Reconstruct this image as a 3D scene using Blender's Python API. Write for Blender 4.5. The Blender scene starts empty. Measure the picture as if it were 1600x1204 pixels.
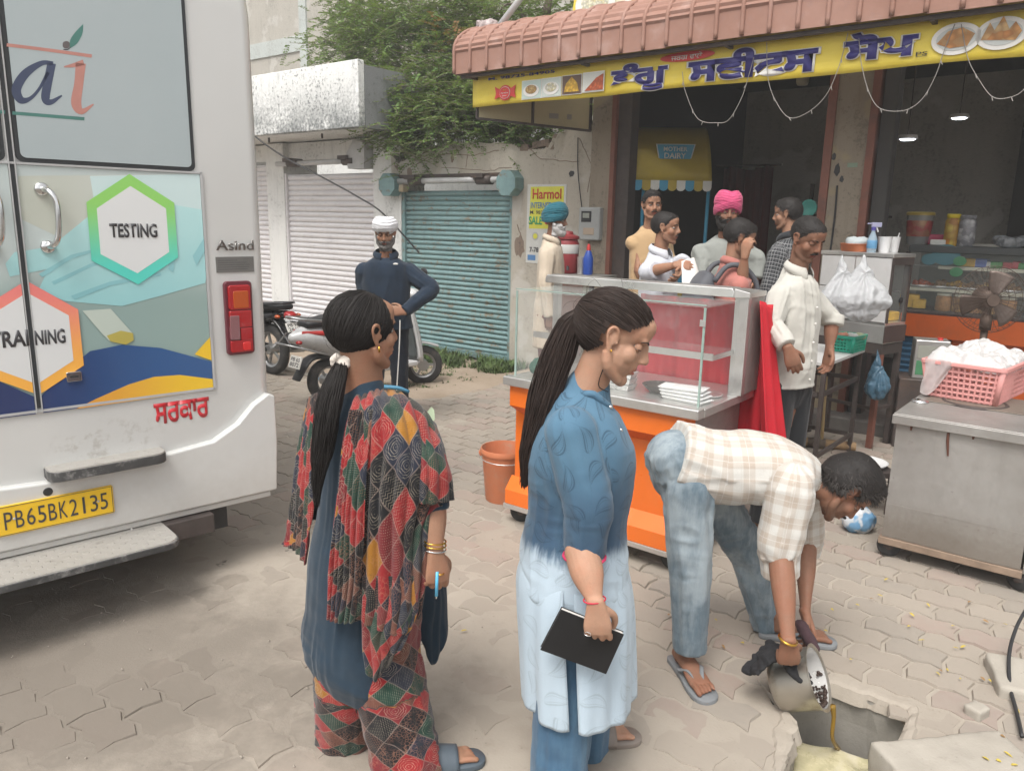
import bpy,math,random
import numpy as np
from mathutils import Vector,Matrix
R=math.radians
rnd=random.Random(7)
scene=bpy.context.scene
COL=scene.collection

# ---------------------------------------------------------------- camera, sky, sun, exposure
FPX,CAMH=1203.0,1.70
cam_d=bpy.data.cameras.new('camera')
cam=bpy.data.objects.new('camera',cam_d)
COL.objects.link(cam)
cam_d.sensor_width=36.0
cam_d.lens=36.0*FPX/1600.0
cam_d.clip_end=500.0
cam_d.clip_start=0.05
CM=Matrix.Rotation(R(90-12.2),4,'X')@Matrix.Rotation(R(1.2),4,'Z')
cam.matrix_world=Matrix.Translation((0,0,CAMH))@CM
scene.camera=cam
SUN_EL,SUN_AZ=60.0,205.0
world=bpy.data.worlds.new('World')
scene.world=world
world.use_nodes=True
wn=world.node_tree.nodes;wl=world.node_tree.links
for n in list(wn):wn.remove(n)
sky=wn.new('ShaderNodeTexSky');sky.sky_type='NISHITA';sky.sun_disc=False
sky.sun_elevation=R(SUN_EL);sky.sun_rotation=R(SUN_AZ)
sky.dust_density=4.0;sky.air_density=1.0;sky.ozone_density=1.0
hsv=wn.new('ShaderNodeHueSaturation');hsv.inputs['Saturation'].default_value=0.07
bg=wn.new('ShaderNodeBackground');bg.inputs['Strength'].default_value=0.15
wo=wn.new('ShaderNodeOutputWorld')
wl.new(sky.outputs[0],hsv.inputs['Color']);wl.new(hsv.outputs[0],bg.inputs['Color']);wl.new(bg.outputs[0],wo.inputs[0])
sun_d=bpy.data.lights.new('sun','SUN')
sun_d.energy=1.5;sun_d.angle=R(26);sun_d.color=(1.0,0.95,0.88)
sun=bpy.data.objects.new('sun',sun_d);COL.objects.link(sun)
_el,_az=R(SUN_EL),R(SUN_AZ)
_dir=Vector((math.sin(_az)*math.cos(_el),math.cos(_az)*math.cos(_el),math.sin(_el)))
sun.rotation_euler=_dir.to_track_quat('Z','Y').to_euler()
scene.view_settings.view_transform='Standard'
scene.view_settings.look='None'
scene.view_settings.exposure=0.72
scene.view_settings.gamma=1.0
scene.view_settings.use_curve_mapping=False
scene.render.engine='CYCLES'
scene.cycles.max_bounces=6

# ---------------------------------------------------------------- measuring helpers: where a sight line meets a real surface
_C=Vector((0,0,CAMH));_R3=CM.to_3x3()
def sight(px,py):return _R3@Vector(((px-800)/FPX,-(py-602)/FPX,-1.0))
def AT(px,py,y):
    d=sight(px,py);return _C+d*(y/d.y)
def GR(px,py,z=0.0):
    d=sight(px,py);return _C+d*((z-CAMH)/d.z)
class Frame: # a building / vehicle frame: u along its face, v away from the street
    def __init__(s,ox,oy,deg):
        s.deg=deg;a=R(deg);s.o=Vector((ox,oy,0));s.u=Vector((math.cos(a),math.sin(a),0));s.v=Vector((-math.sin(a),math.cos(a),0))
    def w(s,x,y,z=0.0):return s.o+s.u*x+s.v*y+Vector((0,0,z))
    def inv(s,p):q=Vector(p)-s.o;return Vector((q.dot(s.u),q.dot(s.v),p[2]))
    def face(s,px,py,yl=0.0):
        d=sight(px,py);p0=s.o+s.v*yl
        t=(p0-_C).dot(s.v)/d.dot(s.v);p=_C+d*t
        return((p-s.o).dot(s.u),p.z)

# ---------------------------------------------------------------- node expressions
class E:
    def __init__(s,m,sock):s.m=m;s.s=sock
    def _b(s,op,o,rev=False):
        n=s.m.nt.nodes.new('ShaderNodeMath');n.operation=op
        a,b=(o,s)if rev else(s,o)
        s.m.put(n.inputs[0],a)
        if b is not None:s.m.put(n.inputs[1],b)
        return E(s.m,n.outputs[0])
    def __add__(s,o):return s._b('ADD',o)
    __radd__=__add__
    def __mul__(s,o):return s._b('MULTIPLY',o)
    __rmul__=__mul__
    def __sub__(s,o):return s._b('SUBTRACT',o)
    def __rsub__(s,o):return s._b('SUBTRACT',o,True)
    def __truediv__(s,o):return s._b('DIVIDE',o)
    def __rtruediv__(s,o):return s._b('DIVIDE',o,True)
    def lt(s,o):return s._b('LESS_THAN',o)
    def gt(s,o):return s._b('GREATER_THAN',o)
    def mn(s,o):return s._b('MINIMUM',o)
    def mx(s,o):return s._b('MAXIMUM',o)
    def f(s,op,o=None):return s._b(op,o)
    def fract(s):return s._b('FRACT',None)
    def floor(s):return s._b('FLOOR',None)
    def abs(s):return s._b('ABSOLUTE',None)
    def sin(s):return s._b('SINE',None)
    def cos(s):return s._b('COSINE',None)
    def sqrt(s):return s._b('SQRT',None)
class Mat:
    def __init__(s,name):
        s.mat=bpy.data.materials.new(name);s.mat.use_nodes=True;s.nt=s.mat.node_tree
        s.bsdf=s.nt.nodes['Principled BSDF'];s.outn=s.nt.nodes['Material Output']
    def put(s,sock,v):
        if isinstance(v,E):s.nt.links.new(v.s,sock)
        elif isinstance(v,(tuple,list)):
            sock.default_value=(*v,1.0)if(len(v)==3 and len(sock.default_value)==4)else v
        else:
            try:sock.default_value=v
            except TypeError:sock.default_value=(v,v,v)
    def node(s,t,out=0,**kw):
        n=s.nt.nodes.new(t)
        for k,v in kw.items():
            if k.startswith('i_'):s.put(n.inputs[k[2:].replace('_',' ')],v)
            else:setattr(n,k,v)
        return E(s,n.outputs[out])
    def obj(s):return s.node('ShaderNodeTexCoord',3)
    def uv(s):return s.node('ShaderNodeTexCoord',2)
    def geo(s):return s.node('ShaderNodeNewGeometry',0)
    def attr(s,name,out=1):return s.node('ShaderNodeAttribute',out,attribute_name=name)
    def rand(s):return s.node('ShaderNodeObjectInfo','Random')if False else E(s,s.nt.nodes.new('ShaderNodeObjectInfo').outputs['Random'])
    def sep(s,v):
        n=s.nt.nodes.new('ShaderNodeSeparateXYZ');s.put(n.inputs[0],v);return[E(s,n.outputs[i])for i in range(3)]
    def vec(s,x,y,z=0.0):
        n=s.nt.nodes.new('ShaderNodeCombineXYZ')
        for i,q in enumerate((x,y,z)):s.put(n.inputs[i],q)
        return E(s,n.outputs[0])
    def scale(s,v,k):
        n=s.nt.nodes.new('ShaderNodeVectorMath');n.operation='MULTIPLY';s.put(n.inputs[0],v);s.put(n.inputs[1],k if isinstance(k,(tuple,list))else(k,k,k));return E(s,n.outputs[0])
    def addv(s,a,b):
        n=s.nt.nodes.new('ShaderNodeVectorMath');n.operation='ADD';s.put(n.inputs[0],a);s.put(n.inputs[1],b);return E(s,n.outputs[0])
    def noise(s,v,scale=5.0,detail=4.0,rough=0.55,dist=0.0,out=0):
        n=s.nt.nodes.new('ShaderNodeTexNoise');s.put(n.inputs['Vector'],v)
        n.inputs['Scale'].default_value=scale;n.inputs['Detail'].default_value=detail;n.inputs['Roughness'].default_value=rough;n.inputs['Distortion'].default_value=dist
        return E(s,n.outputs[out])
    def vor(s,v,scale=5.0,feature='F1',out=0,rnd_=1.0,metric='EUCLIDEAN'):
        n=s.nt.nodes.new('ShaderNodeTexVoronoi');n.feature=feature
        if feature!='DISTANCE_TO_EDGE':n.distance=metric
        s.put(n.inputs['Vector'],v);n.inputs['Scale'].default_value=scale;n.inputs['Randomness'].default_value=rnd_
        return E(s,n.outputs[out])
    def white(s,v,out=0):
        n=s.nt.nodes.new('ShaderNodeTexWhiteNoise');n.noise_dimensions='3D';s.put(n.inputs[0],v);return E(s,n.outputs[out])
    def ramp(s,f,stops,interp='LINEAR'):
        n=s.nt.nodes.new('ShaderNodeValToRGB');cr=n.color_ramp;cr.interpolation=interp
        while len(cr.elements)<len(stops):cr.elements.new(0.5)
        for e,(p,c)in zip(cr.elements,stops):
            e.position=p;e.color=(*c,1.0)if isinstance(c,(tuple,list))else(c,c,c,1.0)
        s.put(n.inputs[0],f);return E(s,n.outputs[0])
    def sm(s,f,a,b): # smoothstep a..b
        n=s.nt.nodes.new('ShaderNodeMapRange');n.interpolation_type='SMOOTHSTEP'
        s.put(n.inputs[0],f);n.inputs[1].default_value=a;n.inputs[2].default_value=b;return E(s,n.outputs[0])
    def mix(s,f,a,b,mode='MIX'):
        n=s.nt.nodes.new('ShaderNodeMix');n.data_type='RGBA';n.blend_type=mode
        s.put(n.inputs[0],f);s.put(n.inputs[6],a);s.put(n.inputs[7],b);return E(s,n.outputs[2])
    def bump(s,h,strength=0.3,dist=0.01):
        n=s.nt.nodes.new('ShaderNodeBump');n.inputs['Strength'].default_value=strength;n.inputs['Distance'].default_value=dist
        s.put(n.inputs['Height'],h);return E(s,n.outputs[0])
    def out(s,col,rough=0.7,metal=0.0,bump=None,spec=0.5,alpha=None,trans=None,sheen=None,sss=None,coat=None,emit=None,estr=1.0,ior=None):
        b=s.bsdf.inputs
        s.put(b['Base Color'],col);s.put(b['Roughness'],rough);s.put(b['Metallic'],metal);s.put(b['Specular IOR Level'],spec)
        if bump is not None:s.put(b['Normal'],bump)
        if alpha is not None:s.put(b['Alpha'],alpha)
        if trans is not None:s.put(b['Transmission Weight'],trans)
        if sheen is not None:s.put(b['Sheen Weight'],sheen)
        if coat is not None:s.put(b['Coat Weight'],coat)
        if ior is not None:s.put(b['IOR'],ior)
        if sss is not None:
            s.put(b['Subsurface Weight'],sss);b['Subsurface Radius'].default_value=(0.6,0.2,0.1);b['Subsurface Scale'].default_value=0.008
        if emit is not None:s.put(b['Emission Color'],emit);b['Emission Strength'].default_value=estr
        return s.mat
def srgb(h):
    h=h.lstrip('#');c=[int(h[i:i+2],16)/255 for i in(0,2,4)]
    return tuple(x/12.92 if x<=0.04045 else((x+0.055)/1.055)**2.4 for x in c)
def plain(name,col,rough=0.6,metal=0.0,var=0.12,scale=6.0,bump=0.1,dirt=None,dirt_amt=0.35,dirt_scale=3.0,**kw):
    if isinstance(col,str):col=srgb(col)
    m=Mat(name);o=m.obj()
    n=m.noise(o,scale,6,0.65)
    k=tuple(max(0.0,c*(1-var))for c in col);l=tuple(min(1.0,c*(1+var))for c in col)
    c=m.ramp(n,[(0.25,k),(0.75,l)])
    if dirt is not None:
        if isinstance(dirt,str):dirt=srgb(dirt)
        d=m.noise(m.addv(o,(3.1,7.7,1.3)),dirt_scale,8,0.7)
        c=m.mix(m.sm(d,0.5,0.72)*dirt_amt,c,dirt)
    fine=m.noise(o,scale*14,3,0.6)
    r=m.sm(n,0.2,0.8)*0.16+(rough-0.08)
    return m.out(c,r,metal,m.bump(fine,bump,0.003)if bump else None,**kw)

# ---------------------------------------------------------------- mesh buffer
def frame_of(t,side):
    t=t.normalized();x=side-t*side.dot(t)
    if x.length<1e-5:x=Vector((0,0,1)).cross(t)if abs(t.z)<0.9 else Vector((1,0,0)).cross(t)
    x.normalize();return x,t.cross(x)
def crom(P,n):
    out=[]
    P=[np.array(p,float)for p in P]
    if len(P)==2 or n<=1:
        if n<=1:return P
        return[P[0]*(1-i/n)+P[1]*(i/n)for i in range(n+1)]
    Q=[2*P[0]-P[1]]+P+[2*P[-1]-P[-2]]
    for i in range(1,len(Q)-2):
        for k in range(n):
            t=k/n;a,b,c,d=Q[i-1:i+3]
            out.append(0.5*((2*b)+(-a+c)*t+(2*a-5*b+4*c-d)*t*t+(-a+3*b-3*c+d)*t**3))
    out.append(P[-1]);return out
class B:
    def __init__(s):s.v=[];s.f=[];s.m=[];s.uvs=None;s.cur=0
    def add(s,vs,fs):
        o=len(s.v);s.v.extend([tuple(v)for v in vs]);s.f.extend([tuple(i+o for i in f)for f in fs]);s.m.extend([s.cur]*len(fs));return s
    def box(s,a,b,rot=None,piv=None):
        (x0,y0,z0),(x1,y1,z1)=a,b
        vs=[Vector(p)for p in((x0,y0,z0),(x1,y0,z0),(x1,y1,z0),(x0,y1,z0),(x0,y0,z1),(x1,y0,z1),(x1,y1,z1),(x0,y1,z1))]
        if rot is not None:
            c=Vector(piv)if piv is not None else(vs[0]+vs[6])/2
            vs=[rot@(v-c)+c for v in vs]
        return s.add(vs,[(0,3,2,1),(4,5,6,7),(0,1,5,4),(1,2,6,5),(2,3,7,6),(3,0,4,7)])
    def hexa(s,p): # eight corners: bottom ring then top ring
        return s.add(p,[(0,3,2,1),(4,5,6,7),(0,1,5,4),(1,2,6,5),(2,3,7,6),(3,0,4,7)])
    def bar(s,p,q,w,h,up=(0,0,1)): # rectangular bar between two points
        p,q=Vector(p),Vector(q);x,y=frame_of(q-p,Vector(up))
        x=x*h/2;y=y*w/2
        return s.hexa([p-x-y,p+x-y,p+x+y,p-x+y,q-x-y,q+x-y,q+x+y,q-x+y])
    def ring_surface(s,rings,closed=True,cap0=True,cap1=True):
        n=len(rings[0]);o=len(s.v)
        for r in rings:s.v.extend([tuple(p)for p in r])
        fs=[]
        for i in range(len(rings)-1):
            for j in range(n if closed else n-1):
                k=(j+1)%n;fs.append((o+i*n+j,o+i*n+k,o+(i+1)*n+k,o+(i+1)*n+j))
        if closed and cap0:fs.append(tuple(o+j for j in reversed(range(n))))
        if closed and cap1:fs.append(tuple(o+(len(rings)-1)*n+j for j in range(n)))
        s.f.extend(fs);s.m.extend([s.cur]*len(fs));return s
    def tube(s,pts,r,seg=8,sub=1,cap=True,side=(0.13,0.31,0.94)):
        P=[Vector(p)for p in crom(pts,sub)]
        rr=r if isinstance(r,(list,tuple))else[r]*len(pts)
        RR=[float(x)for x in np.interp(np.linspace(0,len(rr)-1,len(P)),range(len(rr)),rr)]
        rings=[];x=None
        for i,p in enumerate(P):
            t=(P[min(i+1,len(P)-1)]-P[max(i-1,0)])
            if t.length<1e-9:t=Vector((0,0,1))
            x,y=frame_of(t,x if x is not None else Vector(side))
            rings.append([p+(x*math.cos(2*math.pi*k/seg)+y*math.sin(2*math.pi*k/seg))*RR[i]for k in range(seg)])
        return s.ring_surface(rings,True,cap,cap)
    def loft(s,secs,side=(1,0,0),sub=4,seg=20,ex=2.0,round_=True):
        # secs: list of (point, ra, rb[, side]) ; ra along side, rb across
        P=crom([c[0]for c in secs],sub)
        rad=crom([(c[1],c[2],0)for c in secs],sub)if len(secs)>2 else[np.array([secs[0][1]*(1-t)+secs[1][1]*t,secs[0][2]*(1-t)+secs[1][2]*t,0])for t in np.linspace(0,1,len(P))]
        sd=[Vector(c[3])if len(c)>3 else Vector(side)for c in secs]
        P=[Vector(p)for p in P];rings=[]
        N=len(P)
        for i,p in enumerate(P):
            t=P[min(i+1,N-1)]-P[max(i-1,0)]
            f=i/(N-1)*(len(secs)-1);k=min(int(f),len(secs)-2);S=sd[k].lerp(sd[k+1],f-k)
            x,y=frame_of(t,S);ra,rb=max(rad[i][0],1e-4),max(rad[i][1],1e-4);ring=[]
            for j in range(seg):
                a=2*math.pi*j/seg;c_,s_=math.cos(a),math.sin(a)
                if ex!=2.0:c_=math.copysign(abs(c_)**(2/ex),c_);s_=math.copysign(abs(s_)**(2/ex),s_)
                ring.append(p+x*ra*c_+y*rb*s_)
            rings.append(ring)
        if round_:
            for end in(0,-1):
                p=P[end];t=(P[end]-P[1 if end==0 else-2]).normalized();r=min(rad[end][0],rad[end][1])
                extra=[]
                for a in(30,60,80):
                    extra.append([p+(q-p)*math.cos(R(a))+t*r*math.sin(R(a))*0.8 for q in rings[end]])
                if end==0:rings=extra[::-1]+rings
                else:rings=rings+extra
        return s.ring_surface(rings)
    def ball(s,c,r,rot=None,u=16,v=10):
        r=(r,r,r)if isinstance(r,(int,float))else r;c=Vector(c);rings=[]
        for i in range(v+1):
            th=math.pi*(i+0.02*(i==0)-0.02*(i==v))/v;ring=[]
            for j in range(u):
                a=2*math.pi*j/u
                q=Vector((r[0]*math.sin(th)*math.cos(a),r[1]*math.sin(th)*math.sin(a),-r[2]*math.cos(th)))
                ring.append(c+(rot@q if rot is not None else q))
            rings.append(ring)
        return s.ring_surface(rings)
    def cyl(s,p,q,r0,r1=None,seg=16):return s.tube([p,q],[r0,r0 if r1 is None else r1],seg)
    def lathe(s,prof,c=(0,0,0),seg=24,cap=True,sq=None):
        rings=[]
        for(r,z)in prof:
            ring=[]
            for j in range(seg):
                a=2*math.pi*j/seg;ring.append((c[0]+r*math.cos(a),c[1]+r*math.sin(a),c[2]+z))
            rings.append(ring)
        return s.ring_surface(rings,True,cap,cap)
    def prism(s,poly,d0,d1,M=None): # polygon in local x,z extruded over y d0..d1
        n=len(poly);A=[Vector((x,d0,z))for x,z in poly]+[Vector((x,d1,z))for x,z in poly]
        if M is not None:A=[M@a for a in A]
        return s.add(A,[tuple(range(n)),tuple(range(2*n-1,n-1,-1))]+[(i,i+n,(i+1)%n+n,(i+1)%n)for i in range(n)])
    def grid(s,fn,nu,nv,closed=False): # fn(u,v) 0..1
        o=len(s.v)
        for i in range(nv+1):
            for j in range(nu+1):s.v.append(tuple(fn(j/nu,i/nv)))
        fs=[(o+i*(nu+1)+j,o+i*(nu+1)+j+1,o+(i+1)*(nu+1)+j+1,o+(i+1)*(nu+1)+j)for i in range(nv)for j in range(nu)]
        s.f.extend(fs);s.m.extend([s.cur]*len(fs));return s
    def mesh(s,name='mesh',smooth=False):
        me=bpy.data.meshes.new(name);me.from_pydata(s.v,[],s.f);me.update()
        if s.m and any(s.m):me.polygons.foreach_set('material_index',s.m)
        if smooth:me.polygons.foreach_set('use_smooth',[True]*len(me.polygons))
        return me
def link(name,me,mat=None,parent=None,loc=None,kind=None,label=None):
    o=bpy.data.objects.new(name,me);COL.objects.link(o)
    if mat is not None and me is not None and len(me.materials)==0:
        for mm in(mat if isinstance(mat,(list,tuple))else[mat]):me.materials.append(mm)
    if parent is not None:o.parent=parent
    if loc is not None:o.location=loc
    if kind:o['kind']=kind
    if label:o['label']=label
    return o
def part(name,b,mat,parent=None,smooth=False,bev=0.0,solid=0.0,auto=None,**kw):
    me=b.mesh(name,smooth or auto is not None)
    o=link(name,me,mat,parent,**kw)
    if solid:
        md=o.modifiers.new('solid','SOLIDIFY');md.thickness=solid;md.offset=0
    if bev:
        md=o.modifiers.new('bevel','BEVEL');md.width=bev;md.segments=2;md.limit_method='ANGLE';md.angle_limit=R(35)
        if not smooth:me.polygons.foreach_set('use_smooth',[True]*len(me.polygons));md.harden_normals=True
    if auto is not None:sharp(me,auto)
    return o
def sharp(me,deg=35):
    me.polygons.foreach_set('use_smooth',[True]*len(me.polygons))
    try:me.set_sharp_from_angle(angle=R(deg))
    except Exception:pass
def thing(name,label,cat,loc=(0,0,0),rz=0.0,group=None):
    o=bpy.data.objects.new(name,None);COL.objects.link(o);o.empty_display_size=0.1
    o.location=loc;o.rotation_euler=(0,0,R(rz));o['label']=label;o['category']=cat
    if group:o['group']=group
    return o
def tag(o,label,cat,group=None):
    o['label']=label;o['category']=cat
    if group:o['group']=group
    return o
def struct(o):o['kind']='structure';return o
def copy_tree(root,loc,rz=None,label=None):
    r=root.copy();COL.objects.link(r);r.location=loc
    if rz is not None:r.rotation_euler=(0,0,R(rz))
    if label:r['label']=label
    for ch in root.children:
        c=ch.copy();COL.objects.link(c);c.parent=r
        for g in ch.children:
            d=g.copy();COL.objects.link(d);d.parent=c
    return r

# ---------------------------------------------------------------- numpy noise, voxel fusing
def _hash(ix,iy,iz):
    h=(ix*374761393+iy*668265263+iz*2147483647+144665)&0xffffffff
    h=((h^(h>>13))*1274126177)&0xffffffff
    return((h^(h>>16))&0xffff)/32767.5-1.0
def vn(P):
    P=np.asarray(P,float);I=np.floor(P).astype(np.int64);F=P-I;F=F*F*(3-2*F);r=0
    for dx in(0,1):
        for dy in(0,1):
            for dz in(0,1):
                w=(F[:,0]if dx else 1-F[:,0])*(F[:,1]if dy else 1-F[:,1])*(F[:,2]if dz else 1-F[:,2])
                r=r+w*_hash(I[:,0]+dx,I[:,1]+dy,I[:,2]+dz)
    return r
def fbm(P,o=4):
    a,r=1.0,0
    for i in range(o):r=r+a*vn(P*2**i+i*17.3);a*=0.5
    return r
def co_of(me):
    a=np.empty(len(me.vertices)*3,np.float32);me.vertices.foreach_get('co',a);return a.reshape(-1,3).astype(float)
def no_of(me):
    a=np.empty(len(me.vertices)*3,np.float32);me.vertices.foreach_get('normal',a);return a.reshape(-1,3).astype(float)
def set_co(me,P):me.vertices.foreach_set('co',P.astype(np.float32).ravel());me.update()
TMP=bpy.data.scenes.new('tmp')
def evald(b_or_me,mods):
    me=b_or_me.mesh('t')if isinstance(b_or_me,B)else b_or_me
    o=bpy.data.objects.new('t',me);TMP.collection.objects.link(o)
    for t,kw in mods:
        md=o.modifiers.new('m',t)
        for k,v in kw.items():setattr(md,k,v)
    vl=TMP.view_layers[0];vl.update()
    dg=vl.depsgraph
    r=bpy.data.meshes.new_from_object(o.evaluated_get(dg),depsgraph=dg)
    bpy.data.objects.remove(o);bpy.data.meshes.remove(me)
    return r
def fuse(b,voxel=0.01,smooth=4,deci=None):
    mods=[('REMESH',dict(mode='VOXEL',voxel_size=voxel)),('SMOOTH',dict(iterations=smooth,factor=0.5))]
    if deci:mods.append(('DECIMATE',dict(ratio=deci)))
    me=evald(b,mods);me.polygons.foreach_set('use_smooth',[True]*len(me.polygons));return me
def text_mesh(txt,size=1.0,depth=0.0,bold=0.0,align='CENTER',spacing=1.0,res=3):
    c=bpy.data.curves.new('txt','FONT');c.body=txt;c.size=size;c.extrude=depth;c.offset=bold
    c.align_x=align;c.align_y='CENTER';c.space_character=spacing;c.resolution_u=res
    o=bpy.data.objects.new('t',c);TMP.collection.objects.link(o);vl=TMP.view_layers[0];vl.update()
    me=bpy.data.meshes.new_from_object(o.evaluated_get(vl.depsgraph),depsgraph=vl.depsgraph)
    bpy.data.objects.remove(o);bpy.data.curves.remove(c);return me
def text(name,txt,mat,parent,loc,w,h,rot=(90,0,0),bold=0.0,depth=0.002,fit=True,label=None):
    """lettering fitted to width w and height h, lying in the parent's local x,z plane facing -y"""
    me=text_mesh(txt,1.0,0.0,bold)
    P=co_of(me);lo,hi=P.min(0),P.max(0)
    sx=w/max(hi[0]-lo[0],1e-6);sy=h/max(hi[1]-lo[1],1e-6)
    P[:,0]=(P[:,0]-(lo[0]+hi[0])/2)*sx;P[:,1]=(P[:,1]-(lo[1]+hi[1])/2)*sy
    set_co(me,P);me.materials.clear()
    o=link(name,me,mat,parent);o.location=loc;o.rotation_euler=tuple(R(a)for a in rot)
    if depth:
        md=o.modifiers.new('solid','SOLIDIFY');md.thickness=depth;md.offset=1
    if label:o['label']=label
    return o
# ---------------------------------------------------------------- materials of the setting
FA=Frame(-0.08,9.01,-38)
def m_paver():
    m=Mat('paver');o=m.geo();r=m.rand();at=m.attr('tint',2)
    k=(at+r).fract()if False else at+r*0.999
    n=m.noise(o,9,6,0.7);n2=m.noise(o,60,3,0.7);big=m.noise(o,1.3,3)
    red=m.sm(m.white(m.vec(k*31.7,k*7.1,3.3)),0.80,0.86)
    base=m.ramp((k*13.7).fract(),[(0.0,(0.29,0.25,0.21)),(0.5,(0.335,0.292,0.245)),(1.0,(0.265,0.236,0.205))])
    c=m.mix(red*0.5,base,(0.33,0.235,0.205))
    c=m.mix(m.sm(n,0.3,0.7)*0.65,c,(0.32,0.28,0.235))
    c=m.mix(m.sm(big,0.5,0.75)*0.3,c,(0.20,0.185,0.165))
    c=m.mix(m.sm(n2,0.62,0.72)*0.3,c,(0.16,0.15,0.135));x,y,z=m.sep(o);c=m.mix(m.sm(x+y*.35,1.9,.7)*m.sm(y,4.5,3.0)*.75,c,(0.315,0.276,0.23))
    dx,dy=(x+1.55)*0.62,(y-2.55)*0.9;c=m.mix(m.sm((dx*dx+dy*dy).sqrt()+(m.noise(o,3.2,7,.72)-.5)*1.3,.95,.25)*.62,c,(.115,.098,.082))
    return m.out(c,0.9,0,m.bump(n*0.6+n2*0.4,0.45,0.004),spec=0.3)
def m_dust(name,a,b_,dk,s=1.0,dark_marks=False):
    m=Mat(name);o=m.geo();n=m.noise(o,1.1*s,7,0.62);n2=m.noise(o,7*s,7,0.7);n3=m.noise(o,90,2,0.7)
    c=m.mix(m.sm(n,0.3,0.7),a,b_);c=m.mix(m.sm(n2,0.55,0.8)*0.5,c,dk)
    sp=m.vor(o,38);c=m.mix(m.sm(sp,0.14,0.08)*m.sm(n2,0.45,0.6)*0.5,c,(0.13,0.115,0.095))
    st=m.noise(m.addv(o,(5,9,0)),0.7,5,0.7);c=m.mix(m.sm(st,0.52,0.68)*0.5,c,dk)
    if dark_marks:  # ragged darker patch beside the bus, small dark spots towards the left
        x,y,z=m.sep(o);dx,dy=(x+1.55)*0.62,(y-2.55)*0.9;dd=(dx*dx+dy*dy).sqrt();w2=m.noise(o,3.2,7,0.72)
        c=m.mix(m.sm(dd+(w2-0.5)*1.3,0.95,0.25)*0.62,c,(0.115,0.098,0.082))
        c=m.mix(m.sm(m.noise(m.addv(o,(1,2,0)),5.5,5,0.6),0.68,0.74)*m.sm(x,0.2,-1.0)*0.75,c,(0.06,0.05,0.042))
    return m.out(c,0.93,0,m.bump(n2*0.5+n3*0.5,0.5,0.006),spec=0.25)
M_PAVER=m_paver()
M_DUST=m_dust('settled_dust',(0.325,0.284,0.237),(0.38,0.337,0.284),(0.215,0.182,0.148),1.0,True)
M_SOIL=m_dust('soil',(0.30,0.235,0.175),(0.37,0.30,0.235),(0.17,0.125,0.09),1.6)
M_JOINT=m_dust('joint_soil',(0.10,0.085,0.07),(0.2,0.175,0.145),(0.08,0.07,0.06),3)
def m_wall(name,a,stain,blotch,amt=0.5,low=None,patch=None):
    m=Mat(name);o=m.obj();x,y,z=m.sep(o)
    sk=m.vec(x*5.0,y*5.0,z*0.7)
    n=m.noise(o,2.2,8,0.65);s=m.noise(sk,2.4,6,0.7);f=m.noise(o,26,6,0.75)
    c=m.mix(m.sm(n,0.3,0.7)*0.4,a,tuple(v*0.86 for v in a))
    c=m.mix(m.sm(s,0.5,0.75)*amt,c,stain)
    c=m.mix(m.sm(f*0.65+n*0.35,0.53,0.60)*amt,c,blotch)
    if low:c=m.mix(m.sm(z+n*0.8,low[0],low[1])*low[2]*m.sm(f*0.5+n*0.5,0.38,0.55),c,blotch)
    if patch:c=m.mix(m.sm(m.noise(m.addv(o,(9,4,2)),1.5,4,0.5),0.56,0.6),c,patch)
    return m.out(c,0.92,0,m.bump(n*0.5+f*0.5,0.5,0.02),spec=0.25)
M_WHITEWALL=m_wall('lime_washed_wall',(0.72,0.72,0.70),(0.40,0.40,0.385),(0.17,0.17,0.165),0.5,(0.9,0.2,0.75))
M_PARAPET=m_wall('stained_white_parapet',(0.80,0.80,0.78),(0.36,0.38,0.38),(0.12,0.13,0.13),0.8,(3.85,2.95,1.0))
M_GREYSIDE=m_wall('grey_step_and_shaded_side',(0.24,0.245,0.25),(0.17,0.17,0.17),(0.12,0.12,0.12),0.5)  # grey of the doorstep; on the parapet end it paints in shade
M_OLDWALL=m_wall('cracked_plaster',(0.47,0.43,0.365),(0.33,0.29,0.235),(0.19,0.16,0.13),0.42,(0.7,0.1,0.7),(0.52,0.49,0.44))
M_MORTAR=m_wall('broken_brick',(0.25,0.19,0.15),(0.15,0.12,0.1),(0.1,0.09,0.08),0.6)
M_FARWALL=m_wall('weathered_beige_wall',(0.42,0.395,0.35),(0.30,0.28,0.25),(0.22,0.2,0.18),0.5,None,(0.47,0.45,0.41))
M_PILLAR=m_wall('grimy_pillar_plaster',(0.30,0.255,0.20),(0.2,0.165,0.125),(0.10,0.085,0.07),0.5,None,(0.34,0.28,0.19))
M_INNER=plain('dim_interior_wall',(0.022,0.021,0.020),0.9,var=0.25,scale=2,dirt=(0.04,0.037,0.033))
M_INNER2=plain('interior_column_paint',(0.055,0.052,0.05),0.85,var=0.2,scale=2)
M_REDBROWN=plain('red_oxide_paint',(0.20,0.075,0.05),0.6,var=0.25,scale=5,dirt=(0.08,0.05,0.04),dirt_amt=0.6)
M_DARKSTEEL=plain('grimy_dark_steel',(0.075,0.06,0.055),0.6,0.3,var=0.4,scale=8,dirt=(0.13,0.075,0.05),dirt_amt=0.7)
M_BLACK=plain('black_plastic',(0.022,0.022,0.024),0.5,var=0.2)
M_RUBBER=plain('rubber',(0.035,0.034,0.034),0.85,var=0.3,scale=12,dirt=(0.16,0.14,0.12),dirt_amt=0.6,dirt_scale=8)
M_STEEL=plain('brushed_steel',(0.66,0.65,0.63),0.34,0.8,var=0.12,scale=3,bump=0.05,dirt=(0.26,0.235,0.21),dirt_amt=0.35,dirt_scale=5)
M_CHROME=plain('chrome',(0.7,0.7,0.7),0.12,1.0,var=0.03,bump=0)
M_WHITEP=plain('white_plastic',(0.68,0.68,0.68),0.45,var=0.05)
M_GLASS=None
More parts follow.
